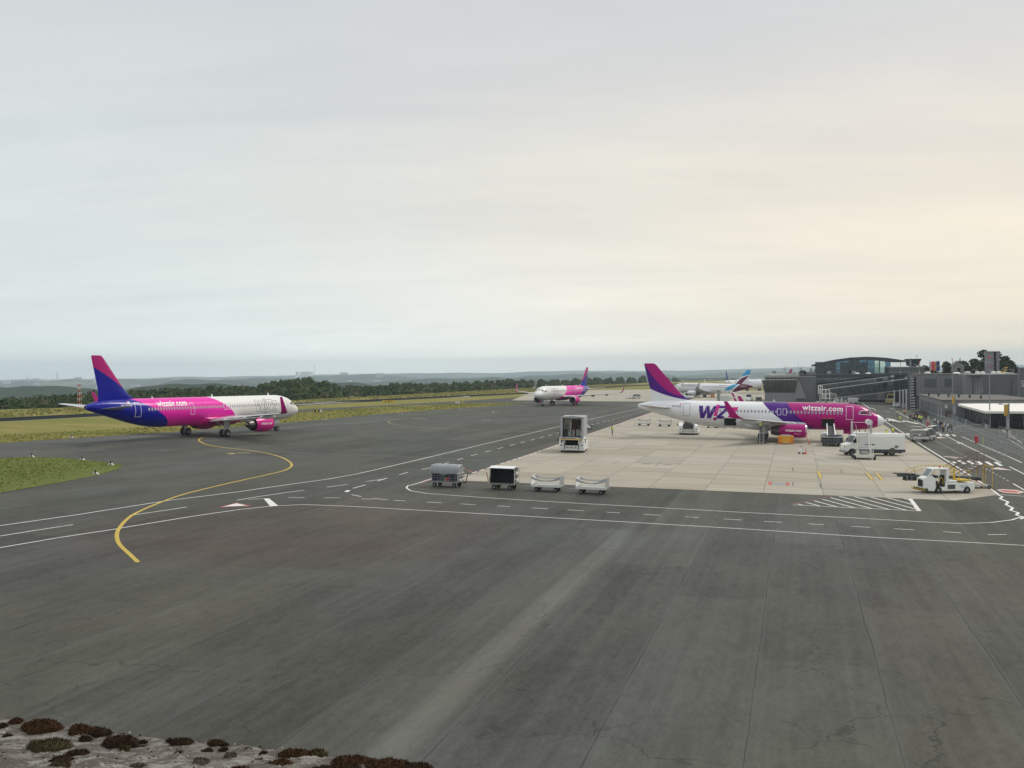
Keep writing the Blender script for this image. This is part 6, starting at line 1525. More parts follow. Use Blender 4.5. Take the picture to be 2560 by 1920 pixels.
tops = [(blackc, 'black coat'), (navy, 'navy jacket'), (brownc, 'red-brown coat'), (greyc, 'grey jacket'), (whitec, 'white shirt'), (S('pinkc', (.45, .25, .25), .9), 'pink top'), (S('bluec', (.06, .12, .28), .9), 'blue jacket'), (S('tanc', (.38, .28, .18), .9), 'tan coat')]
grp1 = [(2275, 1052, 2), (2280, 1051, 3), (2284, 1053, 7), (2287, 1050, 1), (2290, 1054, 5), (2293, 1051, 0), (2286, 1047, 4), (2295, 1047, 6), (2310, 1049, 0), (2314, 1050, 2), (2291, 1046, 1), (2300, 1049, 3)]
for i, (px, py, k) in enumerate(grp1): person_px('waiting passenger in a %s in the crowd beside the yellow marshals' % tops[k][1], px, py, random.choice((40, 120, 200)), pose=random.choice(('stand', 'folded', 'walk')), top=tops[k][0], legs=random.choice((navy, blackc, greyc)), scale=random.uniform(.92, 1.03), hair=random.choice((hair_m, brownc, S('fair_hair', (.35, .24, .12), .8))), group='waiting passengers by the marshals')
grp2 = [(2337, 1063, 4), (2342, 1066, 3), (2346, 1070, 4), (2351, 1074, 0), (2356, 1077, 0), (2360, 1076, 4), (2365, 1079, 6), (2370, 1080, 4), (2374, 1083, 1), (2379, 1083, 0), (2358, 1081, 7), (2348, 1071, 5)]
for i, (px, py, k) in enumerate(grp2): person_px('passenger in a %s queuing inside the mesh fence by the crossing' % tops[k][1], px, py, random.choice((140, 180, 60)), pose=random.choice(('stand', 'folded', 'walk')), top=tops[k][0], legs=random.choice((navy, blackc, whitec, S('bluec', (.06, .12, .28), .9))), scale=random.uniform(.92, 1.03), hair=random.choice((hair_m, hair_m, brownc)), group='passengers queuing inside the fence')
u_, v_ = uv(G(2233, 1057)); t = thing('mat', 'crumpled brown mat lying on the road near the walking worker', 'mat', u_, v_, 0); mb = MB()
for k in range(5): mb.hexa([(-1.0+.4*k, -.5, 0), (-.55+.4*k, -.5, 0), (-.55+.4*k, .5, 0), (-1.0+.4*k, .5, 0), (-.95+.4*k, -.45, .1+.05*(k % 2)), (-.6+.4*k, -.45, .16), (-.6+.4*k, .45, .1), (-.95+.4*k, .45, .14)])
mb.build('cloth', S('mat_brown', (.12, .10, .06), .9), t)
# ================================================================ TERMINAL
conc_wall = S('grey_wall_panel', (.20, .205, .21), .6, var=.12, scale=.4); conc_dark = S('dark_wall', (.10, .11, .125), .6, var=.12, scale=.3); conc_light = S('pale_concrete', (.28, .28, .275), .7, var=.15, scale=.5)
roof_dark = S('roof_edge_dark', (.028, .035, .042), .5); roof_grey = S('flat_roof', (.105, .10, .09), .85, var=.2, scale=.3); frame_m = S('window_frame', (.10, .115, .12), .45, metal=.3); frame_l = S('pale_frame', (.45, .46, .46), .4)
def glass(name, tint, refl=.5, alpha=.5):
    m = bpy.data.materials.new(name); m.use_nodes = True; X.nt = m.node_tree; nt = X.nt
    for n in list(nt.nodes): nt.nodes.remove(n)
    g = nt.nodes.new('ShaderNodeBsdfGlossy'); g.inputs['Roughness'].default_value = .04; g.inputs['Color'].default_value = (.75, .8, .82, 1)
    o = objco(); bn = nt.nodes.new('ShaderNodeBump'); bn.inputs['Strength'].default_value = .12; nz = noise(o, .35, 2); nt.links.new(nz.s, bn.inputs['Height']); nt.links.new(bn.outputs[0], g.inputs['Normal'])
    t = nt.nodes.new('ShaderNodeBsdfTransparent'); t.inputs['Color'].default_value = (*tint, 1)
    d_ = nt.nodes.new('ShaderNodeBsdfDiffuse'); d_.inputs['Color'].default_value = (tint[0]*.06, tint[1]*.07, tint[2]*.08, 1)
    m1 = nt.nodes.new('ShaderNodeMixShader'); m1.inputs[0].default_value = alpha; nt.links.new(d_.outputs[0], m1.inputs[1]); nt.links.new(t.outputs[0], m1.inputs[2])
    fr = nt.nodes.new('ShaderNodeFresnel'); fr.inputs[0].default_value = 1.5; f2 = X(fr.outputs[0])*refl + refl*.10
    m2 = nt.nodes.new('ShaderNodeMixShader'); nt.links.new(f2.s, m2.inputs[0]); nt.links.new(m1.outputs[0], m2.inputs[1]); nt.links.new(g.outputs[0], m2.inputs[2])
    o_ = nt.nodes.new('ShaderNodeOutputMaterial'); nt.links.new(m2.outputs[0], o_.inputs[0]); return m
gl_hall = glass('hall_glass', (.26, .42, .52), .38, .92); gl_clear = glass('clear_glass', (.80, .88, .84), .3, .97); gl_dark = glass('dark_blue_glass', (.16, .24, .27), .8, .6); gl_bridge = glass('bridge_glass', (.30, .42, .42), 1.2, .6)
class Site:
    """building frame: x across (+v), y away (+u), z up from the local ground"""
    def __init__(s, name, label, cat, u0, px, py=None, zb=None, group=None):
        v, z = onU(px, py or 1000, u0); s.u0, s.v0 = u0, v; g = P(u0, v); s.z0 = g.z if zb is None else zb
        s.t = bpy.data.objects.new(name, None); col.objects.link(s.t)
        s.t.matrix_world = Matrix.Translation((g.x, g.y, s.z0)) @ Matrix.Rotation(-TH, 4, 'Z'); tag(s.t, label, cat, group)
    def q(s, px, py, du=0.0):
        v, z = onU(px, py, s.u0+du); return (v-s.v0, z-s.z0)
    def facade(s, mb, x0, x1, z0, z1, y=0, th=.3, m=0): mb.box(x0, x1, y, y+th, z0, z1, m); return mb
def pane_grid(site, name_f, name_p, x0, x1, z0, z1, nx, nz, y, fm, gm, fw=.12, parent=None, maxn=60):
    fr = MB()
    for i in range(nx+1): x = x0+(x1-x0)*i/nx; fr.box(x-fw/2, x+fw/2, y-.12, y+.05, z0, z1)
    f = fr.build(name_f, fm, parent or site.t)
    for k in range(nz+1):
        z = z0+(z1-z0)*k/nz; fr2 = MB(); fr2.box(x0, x1, y-.10, y+.04, z-fw/2, z+fw/2); fr2.build('transom', fm, f)
    for i in range(nx):
        for k in range(nz):
            a = MB(); xa, xb = x0+(x1-x0)*i/nx+fw/2, x0+(x1-x0)*(i+1)/nx-fw/2; za, zb = z0+(z1-z0)*k/nz+fw/2, z0+(z1-z0)*(k+1)/nz-fw/2
            a.box(xa, xb, y-.02, y+.02, za, zb); a.build(name_p, gm, f)
def panel_wall(site, x0, x1, z0, z1, nx, nz, y, mt, holes=(), parent=None, name='wall_panel', backing=True):
    if backing:
        b = MB(); b.box(x0, x1, y+.08, y+.5, z0, z1); b.build('backing_wall', conc_dark, parent or site.t)
    base = None
    for i in range(nx):
        for k in range(nz):
            xa, xb = x0+(x1-x0)*i/nx+.03, x0+(x1-x0)*(i+1)/nx-.03; za, zb = z0+(z1-z0)*k/nz+.03, z0+(z1-z0)*(k+1)/nz-.03
            if any(xa < hx1 and xb > hx0 and za < hz1 and zb > hz0 for hx0, hx1, hz0, hz1 in holes): continue
            a = MB(); d_ = random.uniform(0, .02); a.box(xa, xb, y-d_, y+.10, za, zb); a.build(name, mt, parent or site.t)
def window(site, x0, x1, z0, z1, y, parent=None, fm=None, gm=None):
    f = MB()
    for a in ((x0-.08, x0+.05, z0, z1), (x1-.05, x1+.08, z0, z1), (x0-.08, x1+.08, z0-.08, z0+.05), (x0-.08, x1+.08, z1-.05, z1+.08)): f.box(a[0], a[1], y-.06, y+.10, a[2], a[3])
    o = f.build('window', fm or frame_m, parent or site.t); g = MB(); g.box(x0, x1, y, y+.03, z0, z1); g.build('pane', gm or glass_dark, o); return o
UT = 419.0
# ---- slanted-glass pier
s = Site('pier_building', 'low grey pier building with an outward-leaning dark glass front', 'building', 400.0, 1950, 1003)
xa, zt_ = s.q(1911, 938); xb, _ = s.q(1994, 938); _, zr_ = s.q(1950, 943.5); _, zw = s.q(1950, 948.5); xg0, _ = s.q(1904.5, 949); xg1, _ = s.q(1993, 949); _, zs = s.q(1950, 981.5); xs0, _ = s.q(1912, 982); xs1, _ = s.q(1984, 982)
panel_wall(s, xs0, xs1+1.0, 0.0, zs, 9, 1, 0, conc_wall)
mb = MB(); mb.box(xs0, xs1+8, .6, 26, 0, zt_-.6); mb.build('wall', conc_dark, s.t)
mb = MB(); mb.box(xa, xb+.6, -1.2, 26, zr_, zt_); mb.build('roof_parapet', conc_light, s.t, bevel=.05)
mb = MB(); mb.box(xa+.4, xb-.2, -.9, 20, zw, zr_); mb.build('clerestory_band', roof_dark, s.t)
for k in range(9): mb = MB(); x = xa+.5+(xb-xa-.8)*k/8; mb.box(x-.05, x+.05, -.98, -.88, zw, zr_); mb.build('mullion', frame_l, s.t)
mb = MB(); mb.box(xg0-.1, xg1+.1, -1.6, 1, zw-.22, zw); mb.build('gutter', frame_l, s.t)
NXg = 9
for i in range(NXg):
    t0, t1 = i/NXg, (i+1)/NXg; f = lambda t, z: ((xg0+(xg1-xg0)*t)*z + (xs0+(xs1-xs0)*t)*(1-z), -1.5*z, zs+(zw-.22-zs)*z)
    for k in range(3):
        a0, a1 = k/3+.01, (k+1)/3-.01; mb = MB(); mb.hexa([f(t0+.006, a0), f(t1-.006, a0), tuple(np.add(f(t1-.006, a0), (0, .05, 0))), tuple(np.add(f(t0+.006, a0), (0, .05, 0))), f(t0+.006, a1), f(t1-.006, a1), tuple(np.add(f(t1-.006, a1), (0, .05, 0))), tuple(np.add(f(t0+.006, a1), (0, .05, 0)))]); mb.build('glass_pane', gl_dark, s.t)
    mb = MB(); mb.tube(f(t0, 0), f(t0, 1), .07, 4); mb.build('mullion', frame_m, s.t)
mb = MB(); mb.hexa([(xs1, -.1, zs-2.2), (xs1+4.5, -.05, zs-2.2), (xs1+4.5, .6, zs-2.2), (xs1, .6, zs-2.2), (xg1, -1.4, zw-.2), (xg1+.6, -.05, zw-.2), (xg1+.6, .6, zw-.2), (xg1, .6, zw-.2)]); mb.build('side_fin', conc_wall, s.t)
# ---- main terminal block behind the bridges
s = Site('terminal_building', 'long grey terminal block with a dark glazed gallery and a flat roof', 'building', UT, 1983, 1004)
x0, zt_ = s.q(1983, 937); x1, _ = s.q(2235, 937); _, zf = s.q(2100, 943.5); _, zg = s.q(2020, 962); xw, _ = s.q(2235, 962)
holes = []
wins = [s.q(*a)+s.q(*b) for a, b in (((2004, 977), (2015, 970.5)), ((2004, 997.5), (2015, 984)), ((2038, 977), (2045, 971)), ((2038, 997.5), (2045, 984)), ((2155.5, 999), (2167.5, 989.5)), ((2180, 999), (2191.5, 987)))]
for (a, b, c_, d_) in wins: holes.append((a, c_, b, d_))
panel_wall(s, x0, xw, 0, zg, 30, 4, 0, conc_wall, holes)
for (a, b, c_, d_) in wins: window(s, a, c_, b, d_, .12)
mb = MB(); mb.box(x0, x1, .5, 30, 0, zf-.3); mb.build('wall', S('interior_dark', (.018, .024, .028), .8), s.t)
pane_grid(s, 'gallery_frame', 'glass_pane', x0+.3, x1, zg, zf, 20, 2, .1, frame_m, gl_dark, .10)
mb = MB(); mb.box(x0-.2, x1+10, -1.0, 34, zf, zt_); mb.build('roof_fascia', roof_dark, s.t)
mb = MB(); mb.box(x0-.1, x1+9.9, -.9, 33.9, zt_, zt_+.12); mb.build('roof', roof_grey, s.t)
term, term_s, term_z = s.t, s, zt_
# ---- curved hall
UH = UT+16
s = Site('terminal_hall', 'glazed terminal hall under a shallow arched dark roof', 'building', UH, 2041, 936, zb=term_s.z0)
RP = [(2030, 912.3), (2041, 909), (2060, 904.5), (2087, 899), (2110, 896), (2127, 894), (2150, 892.5), (2165, 892), (2184, 892.6), (2205, 893.8), (2222, 895.5), (2240, 898), (2262, 901.5)]
top_ = [s.q(*p) for p in RP]; zb_ = term_z+.1
_, zbase = s.q(2100, 937)
mb = MB(); n = len(top_); rings = []
for y in (-3.0, 30):
    rings.append([(x, y, z) for x, z in top_] + [(x, y, z-.55-(.5 if 0 < i < n-1 else 0)) for i, (x, z) in list(enumerate(top_))[::-1]])
mb.loft(rings, 0, True, False); mb.build('roof', roof_dark, s.t)
xh0, _ = s.q(2041, 930); xh1, _ = s.q(2227, 930)
def ztop_at(x): return float(np.interp(x, [p[0] for p in top_], [p[1] for p in top_]))-1.0
NH = 14
for i in range(NH):
    xa, xb = xh0+(xh1-xh0)*i/NH, xh0+(xh1-xh0)*(i+1)/NH
    za, zb2 = ztop_at(xa), ztop_at(xb)
    for k in range(2):
        f0, f1 = k/2, (k+1)/2; mb = MB(); mb.hexa([(xa+.06, 0, zbase+(za-zbase)*f0+.05), (xb-.06, 0, zbase+(zb2-zbase)*f0+.05), (xb-.06, .05, zbase+(zb2-zbase)*f0+.05), (xa+.06, .05, zbase+(za-zbase)*f0+.05), (xa+.06, 0, zbase+(za-zbase)*f1-.05), (xb-.06, 0, zbase+(zb2-zbase)*f1-.05), (xb-.06, .05, zbase+(zb2-zbase)*f1-.05), (xa+.06, .05, zbase+(za-zbase)*f1-.05)])
        mb.build('glass_pane', gl_clear if i in (11, 12) else gl_hall, s.t)
    if i in (11, 12): 
        mb = MB(); mb.hexa([(xa+.06, 26, zbase+.6), (xb-.06, 26, zbase+.6), (xb-.06, 26.05, zbase+.6), (xa+.06, 26.05, zbase+.6), (xa+.06, 26, za-1.0), (xb-.06, 26, zb2-1.0), (xb-.06, 26.05, zb2-1.0), (xa+.06, 26.05, za-1.0)]); mb.build('rear_glass_pane', gl_clear, s.t)
    mb = MB(); mb.box(xa-.05, xa+.05, -.12, .12, zbase, za); mb.build('mullion', frame_m, s.t)
mb = MB(); mb.box(xh0, xh0+(xh1-xh0)*4.2/NH, 25, 26.5, zbase, ztop_at(xh0+9)); mb.box(xh0+(xh1-xh0)*5/NH, xh0+(xh1-xh0)*10.6/NH, 25, 26.5, zbase, zbase+5); mb.box(xh0+(xh1-xh0)*6.6/NH, xh0+(xh1-xh0)*8.5/NH, 14, 20, zbase, zbase+7.0); mb.build('inner_wall', S('inner_wall_dark', (.05, .06, .065), .8), s.t)
mb = MB(); mb.box(xh0, xh0+(xh1-xh0)*3.4/NH, .8, 10, zbase, zbase+3.2); mb.build('inner_block', S('inner_olive', (.06, .065, .05), .8), s.t)
for k in range(5): mb = MB(); x = xh0+(xh1-xh0)*(k+1.2)/6; mb.tube((x, 6, zbase), (x, 6, ztop_at(x)-.2), .25, 8); mb.build('column', frame_l, s.t)
mb = MB(); mb.box(xh0-1, xh1+1, -.5, 27, zbase-.3, zbase); mb.build('floor', conc_dark, s.t)
# roof items
def roofbox(name, label, cat, px0, px1, py0, py1, du, mt, depth=2.0):
    v0, zt = onU(px0, py0, UT+du); v1, zb2 = onU(px1, py1, UT+du); t = bpy.data.objects.new(name, None); col.objects.link(t); g = P(UT+du, v0)
    t.matrix_world = Matrix.Translation((g.x, g.y, zb2)) @ Matrix.Rotation(-TH, 4, 'Z'); tag(t, label, cat); mb = MB(); mb.box(0, v1-v0, 0, depth, 0, zt-zb2); mb.build('casing', mt, t, bevel=.04)
    mb = MB(); mb.box(.1, v1-v0-.1, -.03, 0, .15*(zt-zb2), .5*(zt-zb2)); mb.build('louvre', mid_grey, t)
roofbox('roof_unit', 'small pale plant box on the terminal roof before the left of the hall glass', 'roof unit', 2068, 2077.5, 928, 937, 3, light_grey)
roofbox('roof_unit', 'pale plant box on the terminal roof beside the two white domes', 'roof unit', 2130, 2139.5, 927.5, 937, 3, conc_light)
roofbox('roof_unit', 'tall pale tank-like unit at the left end of the hall roof', 'roof unit', 2024, 2031, 920, 932, 6, light_grey)
roofbox('roof_unit', 'low pale roof box behind the pier parapet', 'roof unit', 1964, 1990, 932.5, 938, 4, conc_light, 6)
roofbox('roof_unit', 'low dark roof shelf under the overhanging tip of the hall roof', 'roof unit', 1996, 2036, 931, 937, 10, S('mossy_roof', (.14, .15, .09), .9), 6)
def dome(label, px, py, wpx, u_, h=.45, mt=None):
    v, z = onU(px, py, u_); r = wpx/2*u_/FPX*1.03; g = P(u_, v); t = bpy.data.objects.new('skylight', None); col.objects.link(t); t.matrix_world = Matrix.Translation((g.x, g.y, z)) @ Matrix.Rotation(-TH, 4, 'Z'); tag(t, label, 'skylight', 'roof skylights')
    mb = MB(); rings = [[(r*k*math.cos(a), r*k*math.sin(a), z2) for a in [2*pi*i/16 for i in range(16)]] for k, z2 in ((1, 0), (.95, h*r*.5), (.75, h*r*.85), (.4, h*r*1.05), (.03, h*r*1.1))]; mb.loft(rings, 0, True, True); mb.build('dome', mt or S('dome_white', (.70, .69, .66), .35), t)
    mb = MB(); mb.box(-r*1.05, r*1.05, -r*1.05, r*1.05, -.3, 0); mb.build('curb', light_grey, t)
dome('left white dome on the flat roof before the hall', 2143, 936, 11, UT+2, .7); dome('larger white dome on the flat roof before the hall', 2170.5, 936.5, 13, UT+2, .7)
# plants and aerials on the roof
for k, (px, py0, py1, lb) in enumerate(((1964, 914, 938, 'thin aerial with a camera rising before the magenta fin'), (2005, 913.5, 934, 'spiky aerial mast over the roof shrubs'), (1996, 903, 938, 'very thin whip aerial left of the roof shrubs'))):
    u_ = UT+4; v, zt = onU(px, py0, u_); _, zb2 = onU(px, py1, u_); g = P(u_, v); mb = MB(); mb.tube((0, 0, 0), (0, 0, zt-zb2), .07 if k < 2 else .03, 5); 
    if k < 2: mb.tube((-.7, 0, (zt-zb2)*.62), (.1, 0, (zt-zb2)*.5), .12, 5); mb.box(-.9, -.4, -.15, .15, (zt-zb2)*.55, (zt-zb2)*.68)
    o = mb.build('aerial', mid_grey); o.location = (g.x, g.y, zb2); tag(o, lb, 'aerial')
def shrub(label, px, py, r, u_):
    v, z = onU(px, py, u_); g = P(u_, v); V_, F_, M_ = tree_geo(int(px), r*1.4, r, 160, .3, False); me = bpy.data.meshes.new('roof_shrub'); me.from_pydata([tuple(q) for q in V_], [], F_)
    for x_ in leafm: me.materials.append(x_)
    me.polygons.foreach_set('material_index', M_); o = bpy.data.objects.new('roof_shrub', me); col.objects.link(o); o.location = (g.x, g.y, z-.8); tag(o, label, 'shrub')
shrub('bushy shrub growing on the roof under the spiky aerial', 2005, 932, 1.3, UT+5); shrub('pointed little shrub on the roof left of the hall roof tip', 2012, 933, .9, UT+5)
person_roof = [(2029, 931, 'pinkish top'), (2035, 931, 'dark top')]
for px, py, nm in ((2036.5, 933, 'person in a pink top standing on the terrace under the hall roof tip'), (2039.5, 933, 'person in a dark top standing on the terrace under the hall roof tip')):
    v, z = onU(px, py, UT+8); g = P(UT+8, v); person(nm, UT+8, v, -90, top=(S('pinkc', (.45, .25, .25), .9) if 'pink' in nm else blackc), dz=z-g.z)
# ---- terrace gallery right of the hall
s = Site('terrace_gallery', 'grey-green terrace gallery joining the hall to the control tower side', 'building', UT+3, 2222, 937, zb=term_s.z0)
x0, zt_ = s.q(2222, 917.3); x1, _ = s.q(2312, 917.3); _, zm = s.q(2260, 931.5); _, zb2 = s.q(2260, 937)
mb = MB(); mb.box(x0, x1, 0, 20, zm, zm+.4); mb.box(x0, x1+22, -2, 22, zb2-.6, zb2); mb.build('slab_edge', conc_light, s.t)
pane_grid(s, 'gallery_frame', 'glass_pane', x0, x1, zm+.4, zt_-.3, 9, 1, 0, S('gallery_frame_green', (.11, .13, .12), .5), S('gallery_glass', (.085, .10, .095), .25, spec=.6), .1)
mb = MB(); mb.box(x0, x1+.2, -.2, 20, zt_-.3, zt_); mb.build('roof', conc_light, s.t); mb = MB(); mb.box(x0, x1-.5, .3, 19, zb2, zt_-.35); mb.build('wall', roof_dark, s.t)
# ---- control tower cab
s = Site('control_tower', 'small control tower cab with outward-leaning dark glass beyond the terrace', 'tower', UT+60, 2284, 915, zb=term_s.z0)
(xa, zt_), (xb, _) = s.q(2266, 898), s.q(2302, 898); (xc, zb2), (xd, _) = s.q(2270, 915), s.q(2298, 915)
mb = MB(); mb.box(xa-.2, xb+.2, -.8, 7.5, zt_-.4, zt_+.15); mb.build('roof', roof_dark, s.t)
cabg = S('tower_glass', (.04, .07, .10), .12, spec=.8)
for i in range(6):
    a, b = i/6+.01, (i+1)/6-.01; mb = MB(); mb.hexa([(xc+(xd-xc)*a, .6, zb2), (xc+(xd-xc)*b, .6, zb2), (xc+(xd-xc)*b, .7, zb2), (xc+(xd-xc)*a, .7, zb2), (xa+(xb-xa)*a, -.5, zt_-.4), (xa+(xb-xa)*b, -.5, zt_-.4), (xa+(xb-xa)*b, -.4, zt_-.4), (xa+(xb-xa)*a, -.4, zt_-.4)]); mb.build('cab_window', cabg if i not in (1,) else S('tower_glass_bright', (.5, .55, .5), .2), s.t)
mb = MB(); mb.hexa([(xc, .75, zb2), (xd, .75, zb2), (xd, 6, zb2), (xc, 6, zb2), (xa, -.3, zt_-.4), (xb, -.3, zt_-.4), (xb, 7, zt_-.4), (xa, 7, zt_-.4)]); mb.build('cab', roof_dark, s.t); mb = MB(); mb.box(xc+1, xd-1, 1.5, 5.5, 0, zb2); mb.build('shaft', conc_wall, s.t); mb = MB(); mb.tube((xb-1.5, 1, zt_), (xb-1.5, 1, zt_+1.6), .05, 5); mb.ball((xb-1.5, 1, zt_+1.4), .3, 8); mb.build('aerial', mid_grey, s.t)
# ---- jet bridges
def bridge(label, u0, TLp, TRp, BLp, BRp, npan, gm):
    s = Site('jet_bridge', label, 'jet bridge', u0, TLp[0], TLp[1], zb=term_s.z0, group='glazed jet bridges')
    a, b, c_, d_ = s.q(*TLp), s.q(*TRp), s.q(*BLp), s.q(*BRp)
    f = lambda t, k: (a[0]+(b[0]-a[0])*t + ((c_[0]+(d_[0]-c_[0])*t)-(a[0]+(b[0]-a[0])*t))*(1-k), (c_[1]+(d_[1]-c_[1])*t)*(1-k)+(a[1]+(b[1]-a[1])*t)*k)
    for k, mt, nm, hh in ((1.0, S('rail_grey', (.30, .32, .32), .45), 'top_rail', .10), (0.0, S('rail_grey', (.30, .32, .32), .45), 'bottom_rail', .13)):
        mb = MB(); p, q = f(0, k), f(1, k); mb.hexa([(p[0], -.1, p[1]-hh), (q[0], -.1, q[1]-hh), (q[0], 3.2, q[1]-hh), (p[0], 3.2, p[1]-hh), (p[0], -.1, p[1]+hh), (q[0], -.1, q[1]+hh), (q[0], 3.2, q[1]+hh), (p[0], 3.2, p[1]+hh)]); mb.build(nm, mt, s.t)
    mb = MB(); p, q = f(0, .9), f(1, .9); mb.hexa([(p[0], -.06, p[1]-.1), (q[0], -.06, q[1]-.1), (q[0], 0, q[1]-.1), (p[0], 0, p[1]-.1), (p[0], -.06, p[1]+.05), (q[0], -.06, q[1]+.05), (q[0], 0, q[1]+.05), (p[0], 0, p[1]+.05)]); mb.build('rail', frame_m, s.t)
    for i in range(npan):
        t0, t1 = i/npan+.004, (i+1)/npan-.004; mb = MB(); p = [f(t0, .06), f(t1, .06), f(t1, .95), f(t0, .95)]
        mb.hexa([(p[0][0], 0, p[0][1]), (p[1][0], 0, p[1][1]), (p[1][0], .05, p[1][1]), (p[0][0], .05, p[0][1]), (p[3][0], 0, p[3][1]), (p[2][0], 0, p[2][1]), (p[2][0], .05, p[2][1]), (p[3][0], .05, p[3][1])]); mb.build('glass_pane', gm, s.t)
        mb = MB(); p = [f(i/npan, 0), f(i/npan, 1)]; mb.tube((p[0][0], -.03, p[0][1]), (p[1][0], -.03, p[1][1]), .06, 4); mb.build('mullion', frame_m, s.t)
    p = [f(0, 0), f(1, 0), f(1, 1), f(0, 1)]; mb = MB(); mb.hexa([(p[0][0], 3.0, p[0][1]), (p[1][0], 3.0, p[1][1]), (p[1][0], 3.1, p[1][1]), (p[0][0], 3.1, p[0][1]), (p[3][0], 3.0, p[3][1]), (p[2][0], 3.0, p[2][1]), (p[2][0], 3.1, p[2][1]), (p[3][0], 3.1, p[3][1])]); mb.build('far_side', S('bridge_far', (.10, .13, .13), .5), s.t)
    return s, f
bridge('rear glazed jet bridge, climbing to the right above the front one', 396, (2045, 963.5), (2229, 941.5), (2052, 985), (2229, 962), 16, gl_bridge)
sb, fb = bridge('front glazed jet bridge sloping down left from the striped stair tower', 385, (2073.7, 972.3), (2276, 946.2), (2092, 994.5), (2276, 973.5), 14, gl_bridge)
# bridge head with white frames
for k, (x0p, x1p, y0p, y1p, lb) in enumerate(((2055.5, 2074, 974, 996, 'white-framed cab at the lower end of the front jet bridge'), (2046, 2056, 965, 984, 'narrow framed cab at the lower end of the rear jet bridge'))):
    s = Site('bridge_cab', lb, 'jet bridge cab', 384.5 if k == 0 else 395, x0p, y1p, zb=term_s.z0); (a, zt_), (b, zb2) = s.q(x0p, y0p), s.q(x1p, y1p)
    mb = MB()
    for x in (a, (a+b)/2, b): mb.tube((x, -.1, zb2), (x, -.1, zt_), .13, 4)
    mb.build('upright', white_paint, s.t, stuff=True)
    for z in (zb2, (zb2+zt_)/2, zt_): mb = MB(); mb.tube((a, -.1, z), (b, -.1, z), .13, 4); mb.build('cross_bar', white_paint, s.t)
    mb = MB(); mb.box(a, b, .05, 3, zb2, zt_); mb.build('cabin', S('cab_inner', (.09, .11, .11), .3), s.t); mb = MB(); mb.box(a+.3, a+1.1, -.12, 0, zb2+.3, zb2+1.3); mb.build('side_panel', light_grey, s.t)
    mb = MB(); mb.tube(((a+b)/2, 1.5, 0), ((a+b)/2, 1.5, zb2), .4, 10); mb.build('support_leg', light_grey, s.t)
s = Site('bridge_platform', 'white railed service platform beside the front bridge cab', 'platform', 383, 2074, 993, zb=term_s.z0); (a, zt_), (b, zb2) = s.q(2075, 985), s.q(2090, 995.5)
mb = MB(); mb.box(a, b, 0, 1.5, zb2-.15, zb2); mb.build('deck', light_grey, s.t)
for x in (a, b): mb = MB(); mb.tube((x, 0, zb2), (x, 0, zt_), .08, 5); mb.tube((x, 0, 0), (x, 0, zb2), .1, 5); mb.build('post', white_paint, s.t)
mb = MB(); mb.tube((a, 0, zt_), (b, 0, zt_), .07, 5); mb.build('rail', white_paint, s.t)
s = Site('service_container', 'pale grey container body standing behind the airliner cockpit roof', 'container', 372, 2120, 1008); (a, zt_), (b, _) = s.q(2120, 995.3), s.q(2145.5, 995.3); mb = MB(); mb.box(a, b, 0, 2.4, .5, zt_); mb.build('body', S('container_pale', (.42, .41, .43), .5), s.t, bevel=.05); mb = MB(); mb.box(a, b, -.03, .1, zt_-.35, zt_-.2); mb.build('top_rail', white_paint, s.t)
mb = MB(); mb.box(a, b, .2, 2.2, .35, .5); mb.build('chassis', black, s.t)
for x in (a+.8, b-.8): mb = MB(); mb.lathe([(-.1, .15), (-.1, .45), (.15, .45), (.15, .1)], (x, 0, .45), 'Y', 14); mb.build('wheel', tyre_m, s.t)
s = Site('service_machine', 'jumble of white service gear beside the pale container', 'equipment', 374, 2085, 1006); (a, zt_), (b, _) = s.q(2086, 997), s.q(2118, 997)
for k in range(6):
    x = a+(b-a)*k/6; mb = MB(); mb.box(x, x+(b-a)/8, 0, 1.5, .2, zt_*random.uniform(.6, 1)); mb.build('white_casing', white_paint if k % 2 else light_grey, s.t, bevel=.05); mb = MB(); mb.tube((x, -.1, zt_*.4), (x+.8, -.1, zt_), .07, 5); mb.build('brace', dark_grey, s.t)
# ---- striped stair tower and columns
s = Site('stair_tower', 'dark stair tower with pale stripes at the upper end of the jet bridges', 'tower', 330, 2274, 1022); (a, zt_), (b, _) = s.q(2277, 942), s.q(2291, 942)
mb = MB(); mb.box(a-.2, b, .3, 8, 0, zt_); mb.build('core', S('tower_dark', (.015, .02, .028), .7), s.t)
n = 12
for k in range(n):
    mb = MB(); z = zt_*(k+.15)/n; mb.box(a, a+(b-a)*(.52 if k > 4 else .75), 0, .28, z, z+zt_/n*.48); mb.build('pale_band', frame_l if k % 3 else light_grey, s.t)
mb = MB(); mb.box(a-.25, a-.05, -.1, .3, 0, zt_); mb.build('edge_post', mid_grey, s.t)
s = Site('upper_stair_tower', 'short striped block where the rear bridge meets the terrace', 'tower', 394, 2226, 965, zb=term_s.z0); (a, zt_), (b, zb2) = s.q(2226, 936.5), s.q(2262, 966)
mb = MB(); mb.box(a, b, .3, 8, 0, zt_); mb.build('core', MATS['tower_dark'], s.t)
for k in range(2): mb = MB(); z = zt_-1.0-1.5*k; mb.box(a+.1, a+1.2, 0, .28, z, z+.7); mb.build('pale_band', frame_l, s.t)
for k, px in enumerate((2236, 2250, 2258, 2266)):
    s = Site('bridge_column', 'slim pale column under the front jet bridge, %s from the left' % ('first', 'second', 'third', 'fourth')[k], 'column', 372-14*k, px, 1016); _, zt_ = s.q(px, 975.5-1.0*k); mb = MB(); mb.tube((0, 0, 0), (0, 0, zt_), .22, 8); mb.build('shaft', frame_l, s.t); mb = MB(); mb.box(-.35, .35, -.35, .35, 0, .25); mb.build('foot', mid_grey, s.t)
